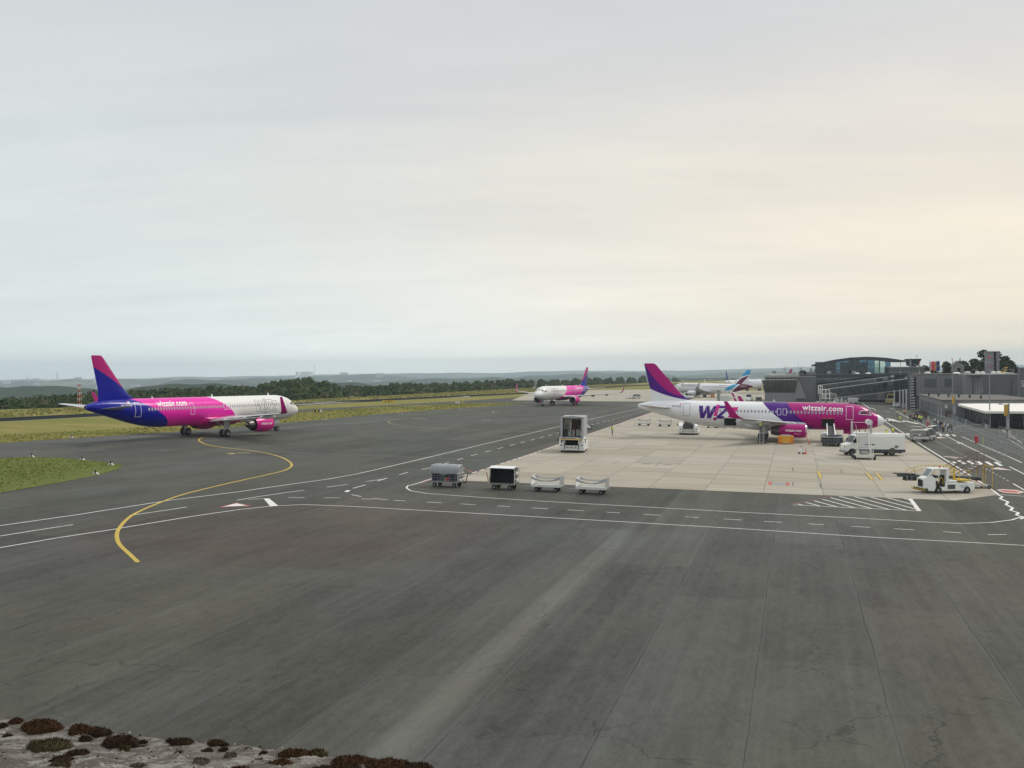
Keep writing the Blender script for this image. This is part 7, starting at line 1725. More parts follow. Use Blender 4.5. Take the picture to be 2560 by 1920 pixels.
mb = MB(); s = Site('undercroft', 'dark undercroft wall below the bridges with parked trucks before it', 'building', 408, 2237, 1004); (a, zt_), (b, _) = s.q(2215, 965), s.q(2280, 965); mb.box(a, b, 0, 6, 0, zt_); mb.build('wall', S('undercroft_dark', (.02, .03, .04), .7), s.t); mb = MB(); mb.box(a, b, -.2, 0, zt_*.62, zt_*.80); mb.build('beam', conc_wall, s.t)
# ---- grey panel block (middle right)
UB = 345
s = Site('panel_block', 'grey panel-clad terminal block with two dark windows', 'building', UB, 2291, 1000)
(x0, zt_), (x1, _) = s.q(2291, 936.8), s.q(2422.5, 936.8); _, zb2 = s.q(2350, 985)
wn = [s.q(2311.5, 964.5)+s.q(2332, 955), s.q(2363.5, 964.5)+s.q(2381.5, 955)]
panel_wall(s, x0, x1, zb2-.6, zt_, 13, 5, 0, conc_wall, [(a, c_, b, d_) for a, b, c_, d_ in wn])
for a, b, c_, d_ in wn: window(s, a, c_, b, d_, .10)
mb = MB(); mb.box(x0, x1+.1, .5, 26, 0, zt_-.1); mb.build('wall', conc_dark, s.t); mb = MB(); mb.box(x0-.1, x1+.2, -.1, 26, zt_-.1, zt_+.15); mb.build('roof', roof_grey, s.t)
for k, pxy in enumerate(((2255, 937), (2325, 937), (2392, 937))): pass
s2 = Site('dark_block', 'darker rendered block at the right with a small steel stair', 'building', 318, 2422, 1000); (x0, zt2), (x1, _) = s2.q(2422.5, 938), s2.q(2554, 938); (xm, _) = s2.q(2456, 938); _, zb3 = s2.q(2480, 990)
mb = MB(); mb.hexa([(x0, 5.5, 0), (xm, 0, 0), (xm, 12, 0), (x0, 12, 0), (x0, 5.5, zt2), (xm, 0, zt2), (xm, 12, zt2), (x0, 12, zt2)]); mb.build('left_wall', S('render_grey', (.17, .175, .18), .7, var=.15, scale=.3), s2.t)
mb = MB(); mb.box(xm+.02, x1, 0, 20, 0, zt2); mb.build('wall', S('render_dark', (.115, .12, .13), .7, var=.18, scale=.25), s2.t); mb = MB(); mb.box(x0, x1+.2, -.12, 20, zt2, zt2+.28); mb.build('parapet', conc_light, s2.t)
for px in (2475, 2529): mb = MB(); xx, zz_ = s2.q(px, 945); mb.tube((xx, -.12, zb3), (xx, -.12, zz_), .09, 6); mb.build('downpipe', dark_grey, s2.t)
xx, zz_ = s2.q(2435, 944); mb = MB(); mb.tube((xx, 2.8, zb3), (xx, 2.8, zz_), .09, 6); mb.build('downpipe', dark_grey, s2.t)
xa, za = s2.q(2440, 981); xb, zc2 = s2.q(2454, 968); mb = MB(); mb.box(xa, xb+.4, -1.4, 0, za-.1, za); mb.build('stair_landing', mid_grey, s2.t)
for x in (xa, (xa+xb)/2, xb): mb = MB(); mb.tube((x, -1.4, za), (x, -1.4, za+1.4), .04, 5); mb.build('stair_rail', light_grey, s2.t)
mb = MB(); mb.tube((xb, -1.2, za), (xb-1.0, -1.2, za-2.2), .09, 5); mb.build('stair_brace', dark_grey, s2.t)
for (x0_, x1_, y0_, y1_, lb, nd) in ((2440, 2465, 928.5, 937, 'pair of bulging white skylights on the dark block roof', 2), (2480, 2506, 928, 936.5, 'second pair of bulging white skylights before the concrete core', 2)):
    s3 = Site('skylight_pair', lb, 'skylight', 322, x0_, y1_, zb=s2.z0); (a, zt_), (b, zb4) = s3.q(x0_, y0_), s3.q(x1_, y1_)
    for k in range(nd):
        r = (b-a)/nd/2; cx = a+r*(2*k+1); mb = MB(); rings = [[(cx+r*k2*math.cos(q), 1.5+r*k2*math.sin(q), z2) for q in [2*pi*i/16 for i in range(16)]] for k2, z2 in ((1, zb4), (1.0, zb4+(zt_-zb4)*.6), (.8, zb4+(zt_-zb4)*.9), (.3, zt_), (.02, zt_))]; mb.loft(rings, 0, True, True); mb.build('dome', S('dome_white', (.70, .69, .66), .35), s3.t)
s3 = Site('barrel_skylight', 'long low arched skylight at the right end of the roof', 'skylight', 322, 2510, 936.5, zb=s2.z0); (a, zt_), (b, zb4) = s3.q(2508, 930.5), s3.q(2540, 937); mb = MB(); arc = [((a+b)/2+(b-a)/2*math.cos(q), zb4+(zt_-zb4)*math.sin(q)) for q in [pi*k/12 for k in range(13)]]; mb.prism(arc, 'Y', 0, 3); mb.build('arch', frame_l, s3.t)
dome('low white dome on the panel block roof', 2391.5, 934.5, 16, UB+3, .45); dome('white dome on the panel block roof beside the flags', 2319, 933, 13, UB+3, .5); dome('flat white hatch on the roof near the house', 2419, 931.5, 13, UB+4, .35)
# ---- concrete core
s = Site('concrete_core', 'tall plain concrete core with a dark vertical slot above the roofs', 'tower', 345, 2468, 937, zb=s2.z0); (a, zt_), (b, _) = s.q(2468.5, 880), s.q(2498.5, 880); (c_, _), (d_, _) = s.q(2484.5, 890), s.q(2491, 890)
cw = S('core_concrete', (.19, .195, .205), .75, var=.15, scale=.3)
mb = MB(); mb.box(a, c_, 0, 5, 0, zt_); mb.build('left_pier', cw, s.t); mb = MB(); mb.box(d_, b, 0, 5, 0, zt_); mb.build('right_pier', cw, s.t); mb = MB(); mb.box(c_, d_, 1, 5, 0, zt_-.4); mb.build('slot', S('slot_dark', (.05, .055, .065), .7), s.t); mb = MB(); mb.box(a-.1, b+.1, -.1, 5.1, zt_, zt_+.22); mb.build('capping', conc_light, s.t)
for k in range(5): mb = MB(); mb.box(c_+.2, d_-.2, .8, 1.0, zt_-1.6-1.1*k, zt_-1.45-1.1*k); mb.build('slot_rung', mid_grey, s.t)
for x in ((a+.2, ), ((a+c_)/2, )): mb = MB(); mb.ball((x[0]+.1, -.2, zt_-4.4), .2, 8); mb.build('obstruction_light', S('lamp_red', (.7, .03, .05), .3), s.t)
# ---- low building at the road
UL = 266.0
s = Site('gate_building', 'low grey gate building with tall doors facing the road', 'building', UL, 2355, 1047); (x0, zt_), (x1, _) = s.q(2355, 999.5), s.q(2434, 1001.5)
vL_, _ = onU(2297.6, 985.7, 322.0); xl = vL_-s.v0
mb = MB(); mb.hexa([(x0, 0, 0), (x1+14, 0, 0), (x1+14, 45, 0), (xl, 56, 0), (x0, 0, zt_-.35), (x1+14, 0, zt_-.35), (x1+14, 45, zt_-.35), (xl, 56, zt_-.35)]); mb.build('wall', conc_wall, s.t)
mb = MB(); mb.hexa([(x0-.15, -.2, zt_-.35), (x1+14, -.2, zt_-.35), (x1+14, 45, zt_-.35), (xl-.3, 56, zt_-.35), (x0-.15, -.2, zt_), (x1+14, -.2, zt_), (x1+14, 45, zt_), (xl-.3, 56, zt_)]); mb.build('roof', roof_grey, s.t)
def on_side(t, z, off=.06):  # point on the receding left wall
    x, y = x0+(xl-x0)*t, 56*t; n = Vector((-(56), (xl-x0), 0)).normalized(); return (x+n.x*off, y+n.y*off, z)
for k in range(9):
    t0, t1 = .02+k*.105, .02+k*.105+.085; mb = MB(); p = [on_side(t0, 0), on_side(t1, 0), on_side(t1, zt_*.62), on_side(t0, zt_*.62)]
    mb.add(p, [(0, 1, 2, 3)]); mb.build('door', S('door_dark', (.05, .065, .075), .3, spec=.7), s.t)
    mb = MB(); mb.tube(on_side(t0-.01, 0, .1), on_side(t0-.01, zt_*.66, .1), .11, 4); mb.build('door_post', frame_l if k < 2 else mid_grey, s.t)
mb = MB(); mb.add([on_side(.02, zt_*.66, .1), on_side(.98, zt_*.66, .1), on_side(.98, zt_*.72, .1), on_side(.02, zt_*.72, .1)], [(0, 1, 2, 3)]); mb.build('lintel', frame_m, s.t)
for k in range(3): mb = MB(); q = s.q(2362+0*k, 1020); mb.box(q[0], q[0]+.6, -.06, 0, q[1], q[1]+.8); 
mb.build('sign_plate', whitec, s.t)
xa, za = s.q(2361, 1012.5); mb = MB(); mb.box(xa, xa+3.0, -.08, 0, za-.1, za); mb.build('lintel_line', mid_grey, s.t)
mb = MB(); qa = s.q(2363, 1046); qb = s.q(2378, 1026); mb.box(qa[0], qb[0], -.05, 0, 0, qb[1]); mb.build('brown_shutter', S('shutter_brown', (.12, .08, .06), .6, var=.5, scale=1.2), s.t)
for k in range(6): q = s.q(2330+8*k, 990+1.2*k); 
# roof vents
for k in range(6):
    x, y = x0+4.5*(k*.4)+1, 34-5*k; mb = MB(); mb.tube((x, y, zt_), (x, y, zt_+.6), .22, 8); mb.tube((x, y, zt_+.6), (x, y, zt_+.75), .32, 8); o = mb.build('roof_vent', black, s.t)
# ---- white canopy with dark glazed front
s = Site('canopy_hall', 'broad white canopy roof over dark glazing at the right edge', 'building', 224.0, 2463, 1068)
uf = 224.0; uC = 247.0
c0v, cz_ = onU(2394.7, 1011.3, 262); c1v, c1z = onU(2463, 1028, 224.0); c2v, c2z = onU(2570, 1024, 222.0); c3v, c3z = onU(2436, 1001.2, 300); 
lz = c1z-s.z0; b_ = lambda v, u, z: (v-s.v0, u-s.u0, z)
rp = [b_(c0v, 262, lz+.1), b_(c1v, 224, lz), b_(c2v+6, 222, lz), b_(c2v+10, 300, lz+.25), b_(c3v, 300, lz+.25)]
mb = MB(); mb.add(rp + [(x, y, z-.45) for x, y, z in rp], [(0, 1, 2, 3, 4), (9, 8, 7, 6, 5)] + [(i, (i+1) % 5, 5+(i+1) % 5, 5+i) for i in range(5)]); mb.build('canopy_roof', S('canopy_white', (.74, .72, .66), .6, var=.08, scale=.3), s.t)
wl = [(c0v+1.5, 264), (c1v+1.5, 228), (c2v+6, 226)]
hl = lz-.45
gdk = S('canopy_glass', (.006, .009, .016), .25, spec=.5)
for (va, ua), (vb, ub) in zip(wl[:-1], wl[1:]):
    n = 12
    for i in range(n):
        t0, t1 = i/n+.004, (i+1)/n-.004; A3 = b_(va+(vb-va)*t0, ua+(ub-ua)*t0, 0); B3 = b_(va+(vb-va)*t1, ua+(ub-ua)*t1, 0)
        mb = MB(); mb.add([A3, B3, (B3[0], B3[1], hl), (A3[0], A3[1], hl)], [(0, 1, 2, 3)]); mb.build('glass_pane', gdk, s.t)
        if i % 3 == 0: mb = MB(); mb.tube((A3[0], A3[1]-.5, 0), (A3[0], A3[1]-.5, hl), .07, 6); mb.build('post', light_grey, s.t)
s4 = Site('roof_slab', 'long pale roof slab behind the white canopy', 'roof', 300.0, 2436, 1001, zb=s.z0); (a, zt_), (b, zb4) = s4.q(2434, 1000.5), s4.q(2575, 1004.5); mb = MB(); mb.box(a, b, 0, 12, zb4-.3, zt_); mb.build('slab', S('canopy_cream', (.55, .53, .48), .6), s4.t, bevel=.04); mb = MB(); mb.box(a+2, b, 4, 10, 0, zb4-.3); mb.build('wall', conc_dark, s4.t)
s5 = Site('side_letters', 'white sign letters turned sideways on the wall at the right edge', 'sign', 300, 2556, 965, zb=s.z0); (a, zt_), (b, zb4) = s5.q(2552, 951), s5.q(2560, 969)
me = text_mesh('EW', .01); me.materials.append(whitec); o = bpy.data.objects.new('lettering', me); col.objects.link(o); o.parent = s5.t; o.matrix_local = Matrix.Translation((a, -.3, zt_)) @ Matrix.Rotation(pi/2, 4, 'X') @ Matrix.Rotation(-pi/2, 4, 'Z') @ Matrix.Scale(1.15, 4)
mb = MB(); mb.box(a-.2, b+8, -.1, 3, 0, zt_+3.4); mb.build('wall', MATS['render_dark'], s5.t)
# ---- masts, lamps, signs, flags
def mast(label, px, pyb, pyt, lamp=True, r=.10, arm=0, u0=None, red_=True):
    u_, v_ = uv(G(px, pyb)) if u0 is None else (u0, onU(px, pyb, u0)[0]); g = P(u_, v_); zb4 = g.z if u0 is None else onU(px, pyb, u0)[1]; _, zt = onU(px-(pyb-pyt)*.0098, pyt, u_); H_ = zt-zb4
    t = bpy.data.objects.new('light_mast', None); col.objects.link(t); t.matrix_world = Matrix.Translation((g.x, g.y, zb4)) @ Matrix.Rotation(-TH, 4, 'Z'); tag(t, label, 'light mast', 'light masts')
    mb = MB(); mb.tube((0, 0, 0), (0, 0, H_), r, 8, r1=r*.7); mb.build('pole', mid_grey, t); mb = MB(); mb.tube((0, 0, 0), (0, 0, .5), r*1.8, 8); mb.build('base', light_grey, t)
    if red_: mb = MB(); mb.ball((0, 0, H_+.1), r*1.7, 8); mb.build('red_lamp', S('lamp_red', (.7, .03, .05), .3), t)
    if arm:
        mb = MB(); mb.tube((0, 0, H_-1.2), (-1.4*arm, 0, H_-.6), .05, 5); mb.box(-1.9*arm, -1.3*arm, -.15, .15, H_-.72, H_-.58); mb.build('lamp_arm', light_grey, t)
        mb = MB(); mb.tube((0, 0, H_-1.0), (.8*arm, 0, H_-.9), .04, 5); mb.build('lamp_arm', light_grey, t)
    return t
mast('tall light mast with a red lamp in front of the concrete core', 2474.5, 1068, 894, r=.13, arm=1)
mast('slender mast with a red lamp left of the white canopy', 2381.5, 1056, 898, r=.09)
mast('short lamp post on the terrace near the hall end', 2251, 933, 907, u0=UT+1, r=.12); mast('short lamp post with pale arms on the terrace by the control tower', 2298, 934, 906, u0=UT-20, r=.14, arm=1)
for px, pyt in ((2410, 906), (2442, 918), (2480, 918), (2514, 917.5), (2533, 918)): mast('small roof lamp at picture bearing beside the %s' % {2410: 'gabled house', 2442: 'foot of the big tree', 2480: 'concrete core', 2514: 'yellow hoist', 2533: 'barrel skylight'}[px], px, 935, pyt, u0=335, r=.05, red_=False, arm=.6)
def totem(label, px, pyb, p0, p1, wpx, mt):
    u_, v_ = uv(G(px, pyb)); t = thing('sign_totem', label, 'sign', u_, v_, 0, tilt=False); g = P(u_, v_); _, zt = onU(px, p0, u_); _, zm = onU(px, p1, u_); h, m_ = zt-g.z, zm-g.z; w_ = wpx*u_/FPX
    mb = MB(); mb.box(-.12, .12, -.12, .12, 0, m_+.2); mb.box(-.25, .25, -.25, .25, 0, .12); mb.build('post', mid_grey, t); mb = MB(); mb.box(-w_*.65, w_*.25, -.12, .12, m_, h); mb.build('sign_box', mt, t, bevel=.02); mb = MB(); mb.box(w_*.25+.01, w_*.6, -.14, .14, m_-.8, h+.12); mb.build('housing', mid_grey, t)
    mb = MB(); mb.box(-w_*.1, w_*.5, -.3, -.14, m_-2.1, m_-.5); mb.build('control_box', light_grey, t); mb = MB(); mb.tube((-w_*.6, 0, h), (-w_*1.6, 0, h+.05), .03, 5); mb.box(-w_*1.9, -w_*1.1, -.15, .15, h-.02, h+.12); mb.build('lamp', dark_grey, t); return t
amber = S('sign_amber', (.55, .33, .05), .5)
totem('tall amber stand sign on a post at the right edge', 2517.5, 1098, 1011, 1040, 9, amber); totem('amber stand sign on a post before the gate building', 2385, 1062, 990, 1010, 6, amber)
def flag(label, px0, px1, py0, py1, u_, mats):
    v0, zt = onU(px0, py0, u_); v1, zb4 = onU(px1, py1, u_); g = P(u_, v0); t = bpy.data.objects.new('flag', None); col.objects.link(t); t.matrix_world = Matrix.Translation((g.x, g.y, zb4)) @ Matrix.Rotation(-TH, 4, 'Z'); tag(t, label, 'flag', 'flags over the terminal')
    W_, H_ = v1-v0, zt-zb4; n = 10; nb = len(mats)
    mb = MB(); vs = []; 
    for i in range(n+1):
        for k in range(2): vs.append((W_*i/n, .35*math.sin(i*.9+px0), H_*k - (.1*math.sin(i*.8))))
    mb.add(vs, [(2*i, 2*i+2, 2*i+3, 2*i+1) for i in range(n)]); 
    for i in range(n): mb.m[i] = min(nb-1, int(i*nb/n))
    mb.build('cloth', mats, t); mb = MB(); mb.tube((0, .1, -3), (0, .1, H_+.4), .06, 6); mb.build('pole', light_grey, t); return t, W_, H_
UFL = 405
flag('white and red flag with a pale emblem, left of the three', 2324, 2333.5, 904, 926, UFL, [whitec, whitec, S('flag_red', (.80, .02, .05), .7), S('flag_red', (.80, .02, .05), .7)])
flag('flag in bands of white, red, gold and dark, middle of the three', 2333.5, 2341, 903.5, 926.5, UFL, [S('flag_red', (.80, .02, .05), .7), whitec, S('flag_gold', (.65, .45, .15), .7), S('flag_pale', (.45, .35, .25), .7)])
ft, W_, H_ = flag('deep blue flag with a ring of yellow stars, right of the three', 2341, 2349.5, 903, 927, UFL, [S('flag_blue', (.015, .05, .26), .7)])
for k in range(12): mb = MB(); a = 2*pi*k/12; mb.ball((W_*.5+W_*.3*math.cos(a), -.42, H_*.5+W_*.3*math.sin(a)), .07, 6, 0, 1, .3, 1); mb.build('star', S('flag_gold', (.65, .45, .15), .7), ft)
# ---- house with gable, yellow hoist
s = Site('house', 'pale gabled house with a small spire among the trees behind the roof', 'house', 440, 2396, 932, zb=s2.z0); (a, ze), (b, _) = s.q(2384, 916), s.q(2409, 916); xm, zp = s.q(2397, 904)
mb = MB(); mb.box(a, b, 0, 9, 0, ze); mb.prism([(a, ze), (b, ze), (xm, zp)], 'Y', 0, 9); mb.build('wall', S('house_stone', (.20, .20, .18), .8, var=.2), s.t); mb = MB(); mb.hexa([(a-.4, -.3, ze-.2), (xm, -.3, zp+.1), (xm, 9.3, zp+.1), (a-.4, 9.3, ze-.2), (a-.4, -.3, ze), (xm, -.3, zp+.35), (xm, 9.3, zp+.35), (a-.4, 9.3, ze)]); mb.build('roof', S('slate', (.08, .085, .09), .6), s.t)
mb = MB(); mb.hexa([(xm, -.3, zp+.1), (b+.4, -.3, ze-.2), (b+.4, 9.3, ze-.2), (xm, 9.3, zp+.1), (xm, -.3, zp+.35), (b+.4, -.3, ze), (b+.4, 9.3, ze), (xm, 9.3, zp+.35)]); mb.build('roof', MATS['slate'], s.t)
mb = MB(); xs_, zs_ = s.q(2402, 893); mb.tube((xs_, 2, ze), (xs_, 2, zs_), .5, 6, r1=.05); mb.build('spire', MATS['slate'], s.t); window(s, xm-.6, xm+.6, ze-2.2, ze-.6, -.05)
s = Site('hoist', 'small yellow hoist frame on the roof right of the concrete core', 'hoist', 330, 2512, 932, zb=s2.z0); (a, zt_), (b, zb4) = s.q(2512, 918.5), s.q(2519, 936); mb = MB(); mb.tube((a, 0, zb4), (a, 0, zt_), .09, 5); mb.tube((a, 0, zt_), (b, 0, zt_), .09, 5); mb.tube((b, 0, zt_), (b-.4, 0, zb4+1), .05, 5); mb.build('frame', yellow, s.t); mb = MB(); mb.box(a-.9, a-.1, -.3, .4, zb4, zb4+.9); mb.build('winch', yellow, s.t)
# ---- trees behind the terminal
def big_tree(label, px, pyb, pyt, wpx, u_, seed, nleaf=4600, ls=.5):
    v, zt = onU(px, pyt, u_); g = P(u_, v); zb4 = g.z; H_ = zt-zb4; R_ = wpx/2*u_/FPX*1.45; t = bpy.data.objects.new('broadleaf_tree', None); col.objects.link(t); t.matrix_world = Matrix.Translation((g.x, g.y, zb4)) @ Matrix.Rotation(seed*1.3, 4, 'Z'); tag(t, label, 'tree', 'trees behind the terminal')
    rg = np.random.RandomState(seed); V_, F_, M_ = [], [], []; lob = [(rg.uniform(-.55, .55)*R_, rg.uniform(-.4, .4)*R_, H_*rg.uniform(.42, .86), R_*rg.uniform(.28, .5)) for _ in range(15)] + [(0, 0, H_*.62, R_*.7), (0, 0, H_*.88, R_*.36), (-R_*.6, 0, H_*.5, R_*.4), (R_*.6, 0, H_*.5, R_*.4)]
    for (cx, cy, cz2, lr) in lob:
        mi = rg.randint(0, 5)
        for k in range(nleaf//len(lob)):
            q = rg.normal(size=3); q /= np.linalg.norm(q); c = np.array([cx, cy, cz2])+q*lr*np.array([1, 1, .8])*rg.uniform(.55, 1.12)
            if mnoise.noise(tuple(c*.45)) < -.28: continue
            c[2] = min(c[2], H_-.1); n1 = rg.normal(size=3); n1 /= np.linalg.norm(n1); t1 = np.cross(n1, rg.normal(size=3)); t1 /= np.linalg.norm(t1); b1 = np.cross(n1, t1); s1, s2_ = ls*rg.uniform(.5, 1.2), ls*rg.uniform(.4, .9); o = len(V_)
            V_ += [c-t1*s1, c+b1*s2_, c+t1*s1, c-b1*s2_]; F_.append((o, o+1, o+2, o+3)); M_.append(mi if rg.rand() < .6 else rg.randint(0, 5))
    me = bpy.data.meshes.new('crown'); me.from_pydata([tuple(q) for q in V_], [], F_)
    for x_ in leafm: me.materials.append(x_)
    me.polygons.foreach_set('material_index', M_); o = bpy.data.objects.new('crown', me); col.objects.link(o); o.parent = t; mb = MB(); trunk_geo(mb, H_, R_, seed); mb.build('trunk', barkm, t); return t
for i, a in enumerate((('tallest dark tree, left half of the great clump beside the concrete core', 2455, 930, 868.5, 46, 420, 11), ('dense dark tree rising behind the concrete core', 2489, 930, 873.5, 44, 425, 12), ('rounded tree at the right shoulder of the great clump', 2525, 930, 896, 34, 420, 13), ('low dark bush-like tree at the far right of the clump', 2543, 930, 914, 30, 415, 14), ('rounded tree behind the gabled house', 2410, 930, 896, 30, 470, 15), ('dark tree right of the flags', 2366, 930, 898.5, 30, 450, 16), ('low dark trees left of the flags', 2312, 930, 909, 26, 460, 17), ('low tree between the flags and the control tower', 2334, 930, 911, 24, 480, 18), ('dark tree filling the gap left of the tallest one', 2434, 930, 911, 30, 430, 19), ('low tree peeping over the roof next to the slender mast', 2385, 930, 913, 22, 460, 20), ('lower dark tree in front of the great clump', 2508, 930, 900, 34, 412, 21), ('small tree at the very right edge of the roofs', 2560, 930, 920, 24, 430, 22))): big_tree(*a)
# ---- mesh fences and small things by the road
mesh_m = bpy.data.materials.new('wire_mesh'); mesh_m.use_nodes = True; X.nt = mesh_m.node_tree; nt = X.nt; bs = nt.nodes['Principled BSDF']; bs.inputs['Base Color'].default_value = (.30, .34, .36, 1); bs.inputs['Roughness'].default_value = .5
fence_n = [0]
def fence(label, pts, h=1.3, npost=None, bars=True):
    ps = gp(pts); t = bpy.data.objects.new('mesh_fence', None); col.objects.link(t); x0_, y0_ = ps[0]; t.location = (x0_, y0_, gz(x0_, y0_)); tag(t, label, 'fence', 'mesh fences along the road')
    loc = lambda x, y, z: (x-x0_, y-y0_, gz(x, y)-gz(x0_, y0_)+z)
    D = dens(ps, 3.4)
    for (x, y) in D: mb = MB(); mb.tube(loc(x, y, 0), loc(x, y, h+.05), .03, 5); mb.build('post', S('galvanised', (.36, .38, .39), .45, metal=.4), t)
    for z in (h, .1): mb = MB(); mb.pipe([loc(x, y, z) for x, y in D], .022, 4); mb.build('rail', MATS['galvanised'], t)
    w_ = MB()
    E2 = dens(ps, .8)
    for (x, y) in E2: w_.tube(loc(x, y, .1), loc(x, y, h), .009, 3, cap=False)
    for k in range(2, 5, 2): 
        for a, b in zip(D[:-1], D[1:]): w_.tube(loc(*a, .1+(h-.1)*k/5), loc(*b, .1+(h-.1)*k/5), .008, 3, cap=False)
    w_.build('wire_mesh', mesh_m, t, stuff=True)
fence('long mesh fence beside the road, nearest to the red bins', [(2316, 1068), (2345, 1081), (2384, 1088)], 1.35)
fence('mesh fence continuing along the road past the second red bin', [(2409, 1093), (2440, 1108), (2470, 1124), (2516, 1145)], 1.9)
fence('second mesh fence running behind the queue towards the canopy', [(2340, 1052), (2380, 1070), (2415, 1086), (2448, 1098), (2500, 1118), (2560, 1146)], 1.6)
fence('inner mesh fence in front of the white canopy posts', [(2370, 1052), (2405, 1066), (2440, 1080), (2480, 1096), (2520, 1110), (2565, 1128)], 1.5)
fence('short cross fence closing the passenger lane', [(2385, 1085), (2409, 1079), (2440, 1076), (2462, 1073)], 1.1)
fence('fence along the gate building doors', [(2320, 1043), (2345, 1052), (2375, 1062), (2396, 1068)], 1.4)
fence('far fence between the road and the columns', [(2232, 1022), (2238, 1036), (2250, 1048)], 1.2); fence('fence corner at the far right below the amber sign', [(2498, 1089), (2530, 1097), (2570, 1108)], 1.6)
def bin_(label, px, py):
    t = thing_px('red_bin', label, 'bin', px, py, 0, 'red bins by the fence'); mb = MB(); mb.loft([[(sx*w_, sy*w_, z) for sx, sy in ((-1, -1), (1, -1), (1, 1), (-1, 1))] for w_, z in ((.22, .06), (.25, .5), (.30, 1.0))], 0, True, False); mb.build('body', S('bin_red', (.55, .015, .03), .4), t, bevel=.03)
    mb = MB(); mb.box(-.34, .34, -.34, .34, 1.0, 1.12); mb.build('lid', MATS['bin_red'], t, bevel=.03); mb = MB(); mb.box(-.26, .26, -.2, .2, 0, .08); mb.build('base', black, t)
bin_('red bin by the fence left of the queuing passengers', 2319.5, 1067); bin_('red bin by the fence farther right along the road', 2441.5, 1108)
def post(label, px, py, h, mt, r=.06):
    t = thing_px('bollard_post', label, 'post', px, py, 0, tilt=False); mb = MB(); mb.tube((0, 0, .05), (0, 0, h), r, 8); mb.build('shaft', mt, t); mb = MB(); mb.tube((0, 0, 0), (0, 0, .06), r*1.8, 8); mb.build('base', mid_grey, t)
post('yellow post standing by the fence right of the second red bin', 2458, 1111, 1.1, S('post_yellow', (.66, .58, .12), .5)); post('white post behind the first red bin', 2321, 1056, 1.3, whitec); post('short white post inside the fenced lane', 2405, 1057, 1.0, whitec); post('white post near the gate building corner', 2393, 1051, 1.1, whitec); post('yellow-white post at the foot of the amber sign', 2514, 1085, .9, S('post_yellow', (.66, .58, .12), .5)); post('white drum at the foot of the amber sign', 2524, 1096, 1.3, whitec, .18)
def number_sign(label, px, py, txt):
    t = thing_px('number_sign', label, 'sign', px, py, 0, tilt=False); mb = MB(); mb.box(-.35, .35, -.03, .03, .25, 1.15); mb.build('board', S('sign_pale', (.42, .48, .46), .5), t); mb = MB(); mb.tube((0, 0, 0), (0, 0, .3), .04, 6); mb.build('foot', mid_grey, t)
    me = text_mesh(txt, .02); me.materials.append(dark_grey); o = bpy.data.objects.new('numeral', me); col.objects.link(o); o.parent = t; xs = [v.co.x for v in me.vertices]; o.matrix_local = Matrix.Translation((-(max(xs)+min(xs))/2*.95, -.045, .38)) @ Matrix.Rotation(pi/2, 4, 'X') @ Matrix.Scale(.95, 4)
number_sign('pale number board by the gate building showing 13', 2415, 1062, '13'); number_sign('pale number board nearer the canopy showing 12', 2466, 1076, '12')
# vehicles by the columns
small_truck('delivery_van', 'white van parked nose-out by the undercroft, left of the yellow truck', 2207, 1003.5, -90, 4.6, 2.0, 2.4, body=S('van_pale', (.5, .52, .52), .4), cat='van')
t = small_truck('apron_truck', 'pale yellow truck with a bulky cab by the undercroft', 2225, 1009.5, -88, 6.0, 2.6, 3.4, body=S('truck_cream', (.52, .46, .28), .5), cat='truck'); mb = MB(); mb.box(2.4, 3.05, -1.2, 1.2, 1.0, 1.5); mb.box(2.3, 2.7, -1.1, 1.1, 3.1, 3.6); mb.build('bumper_bar', S('truck_yellow', (.55, .42, .14), .5), t, bevel=.05)
t = thing_px('car', 'silver car parked on the road near the pier columns', 'car', 2240, 1018.5, -96); mb = MB(); mb.prism([(-2.1, .3), (2.1, .3), (2.15, .75), (1.2, .92), (.55, 1.42), (-1.3, 1.46), (-2.0, .98), (-2.15, .7)], 'Y', -.88, .88); mb.build('body', S('car_silver', (.48, .50, .52), .25, metal=.3), t, bevel=.08)
mb = MB(); mb.hexa([(1.22, -.72, .95), (1.24, -.72, .95), (1.24, .72, .95), (1.22, .72, .95), (.60, -.66, 1.38), (.63, -.66, 1.38), (.63, .66, 1.38), (.60, .66, 1.38)]); mb.build('windscreen', glass_dark, t); cart_wheels(t, (-1.3, 1.3), (-.8, .8), .32, .2)
for s_ in (-1, 1): mb = MB(); mb.prism([(-1.6, .98), (1.0, .98), (.5, 1.36), (-1.25, 1.38)], 'Y', s_*.885, s_*.895); mb.build('side_window', glass_dark, t)
# ================================================================ AIRFIELD FURNITURE
def marker(label, px, py):
    t = thing_px('edge_marker', label, 'marker', px, py, 0, 'small edge markers on the grass'); t.matrix_world = t.matrix_world @ Matrix.Scale(.72, 4); mb = MB()
    for s_ in (-1, 1): mb.hexa([(s_*.1, -.12, .02), (s_*.55, -.12, .02), (s_*.55, .12, .02), (s_*.1, .12, .02), (s_*.1, -.10, .32), (s_*.18, -.10, .32), (s_*.18, .10, .32), (s_*.1, .10, .32)])
    mb.build('white_wing', whitec, t, stuff=True); mb = MB(); mb.tube((0, 0, 0), (0, 0, .42), .10, 8); mb.ball((0, 0, .5), .13, 8); mb.build('lamp', black, t)
for px, py, lb in ((79, 1143.5, 'white and black edge marker at the back of the green island, far left'), (205.5, 1151, 'white and black edge marker at the back of the green island, second from left'), (276.5, 1163, 'edge marker near the tip of the green island'), (239, 1186, 'edge marker on the near side of the green island'), (178, 1094.5, 'edge marker on the verge below the blue tail'), (1001.5, 1035, 'edge marker on the verge in the middle distance'), (1151, 1024, 'edge marker on the verge near the right end'), (811, 1050, 'edge marker on the verge right of the pink and blue airliner'), (930.5, 1019.5, 'small dark marker at the far side of the verge')): marker(lb, px, py)
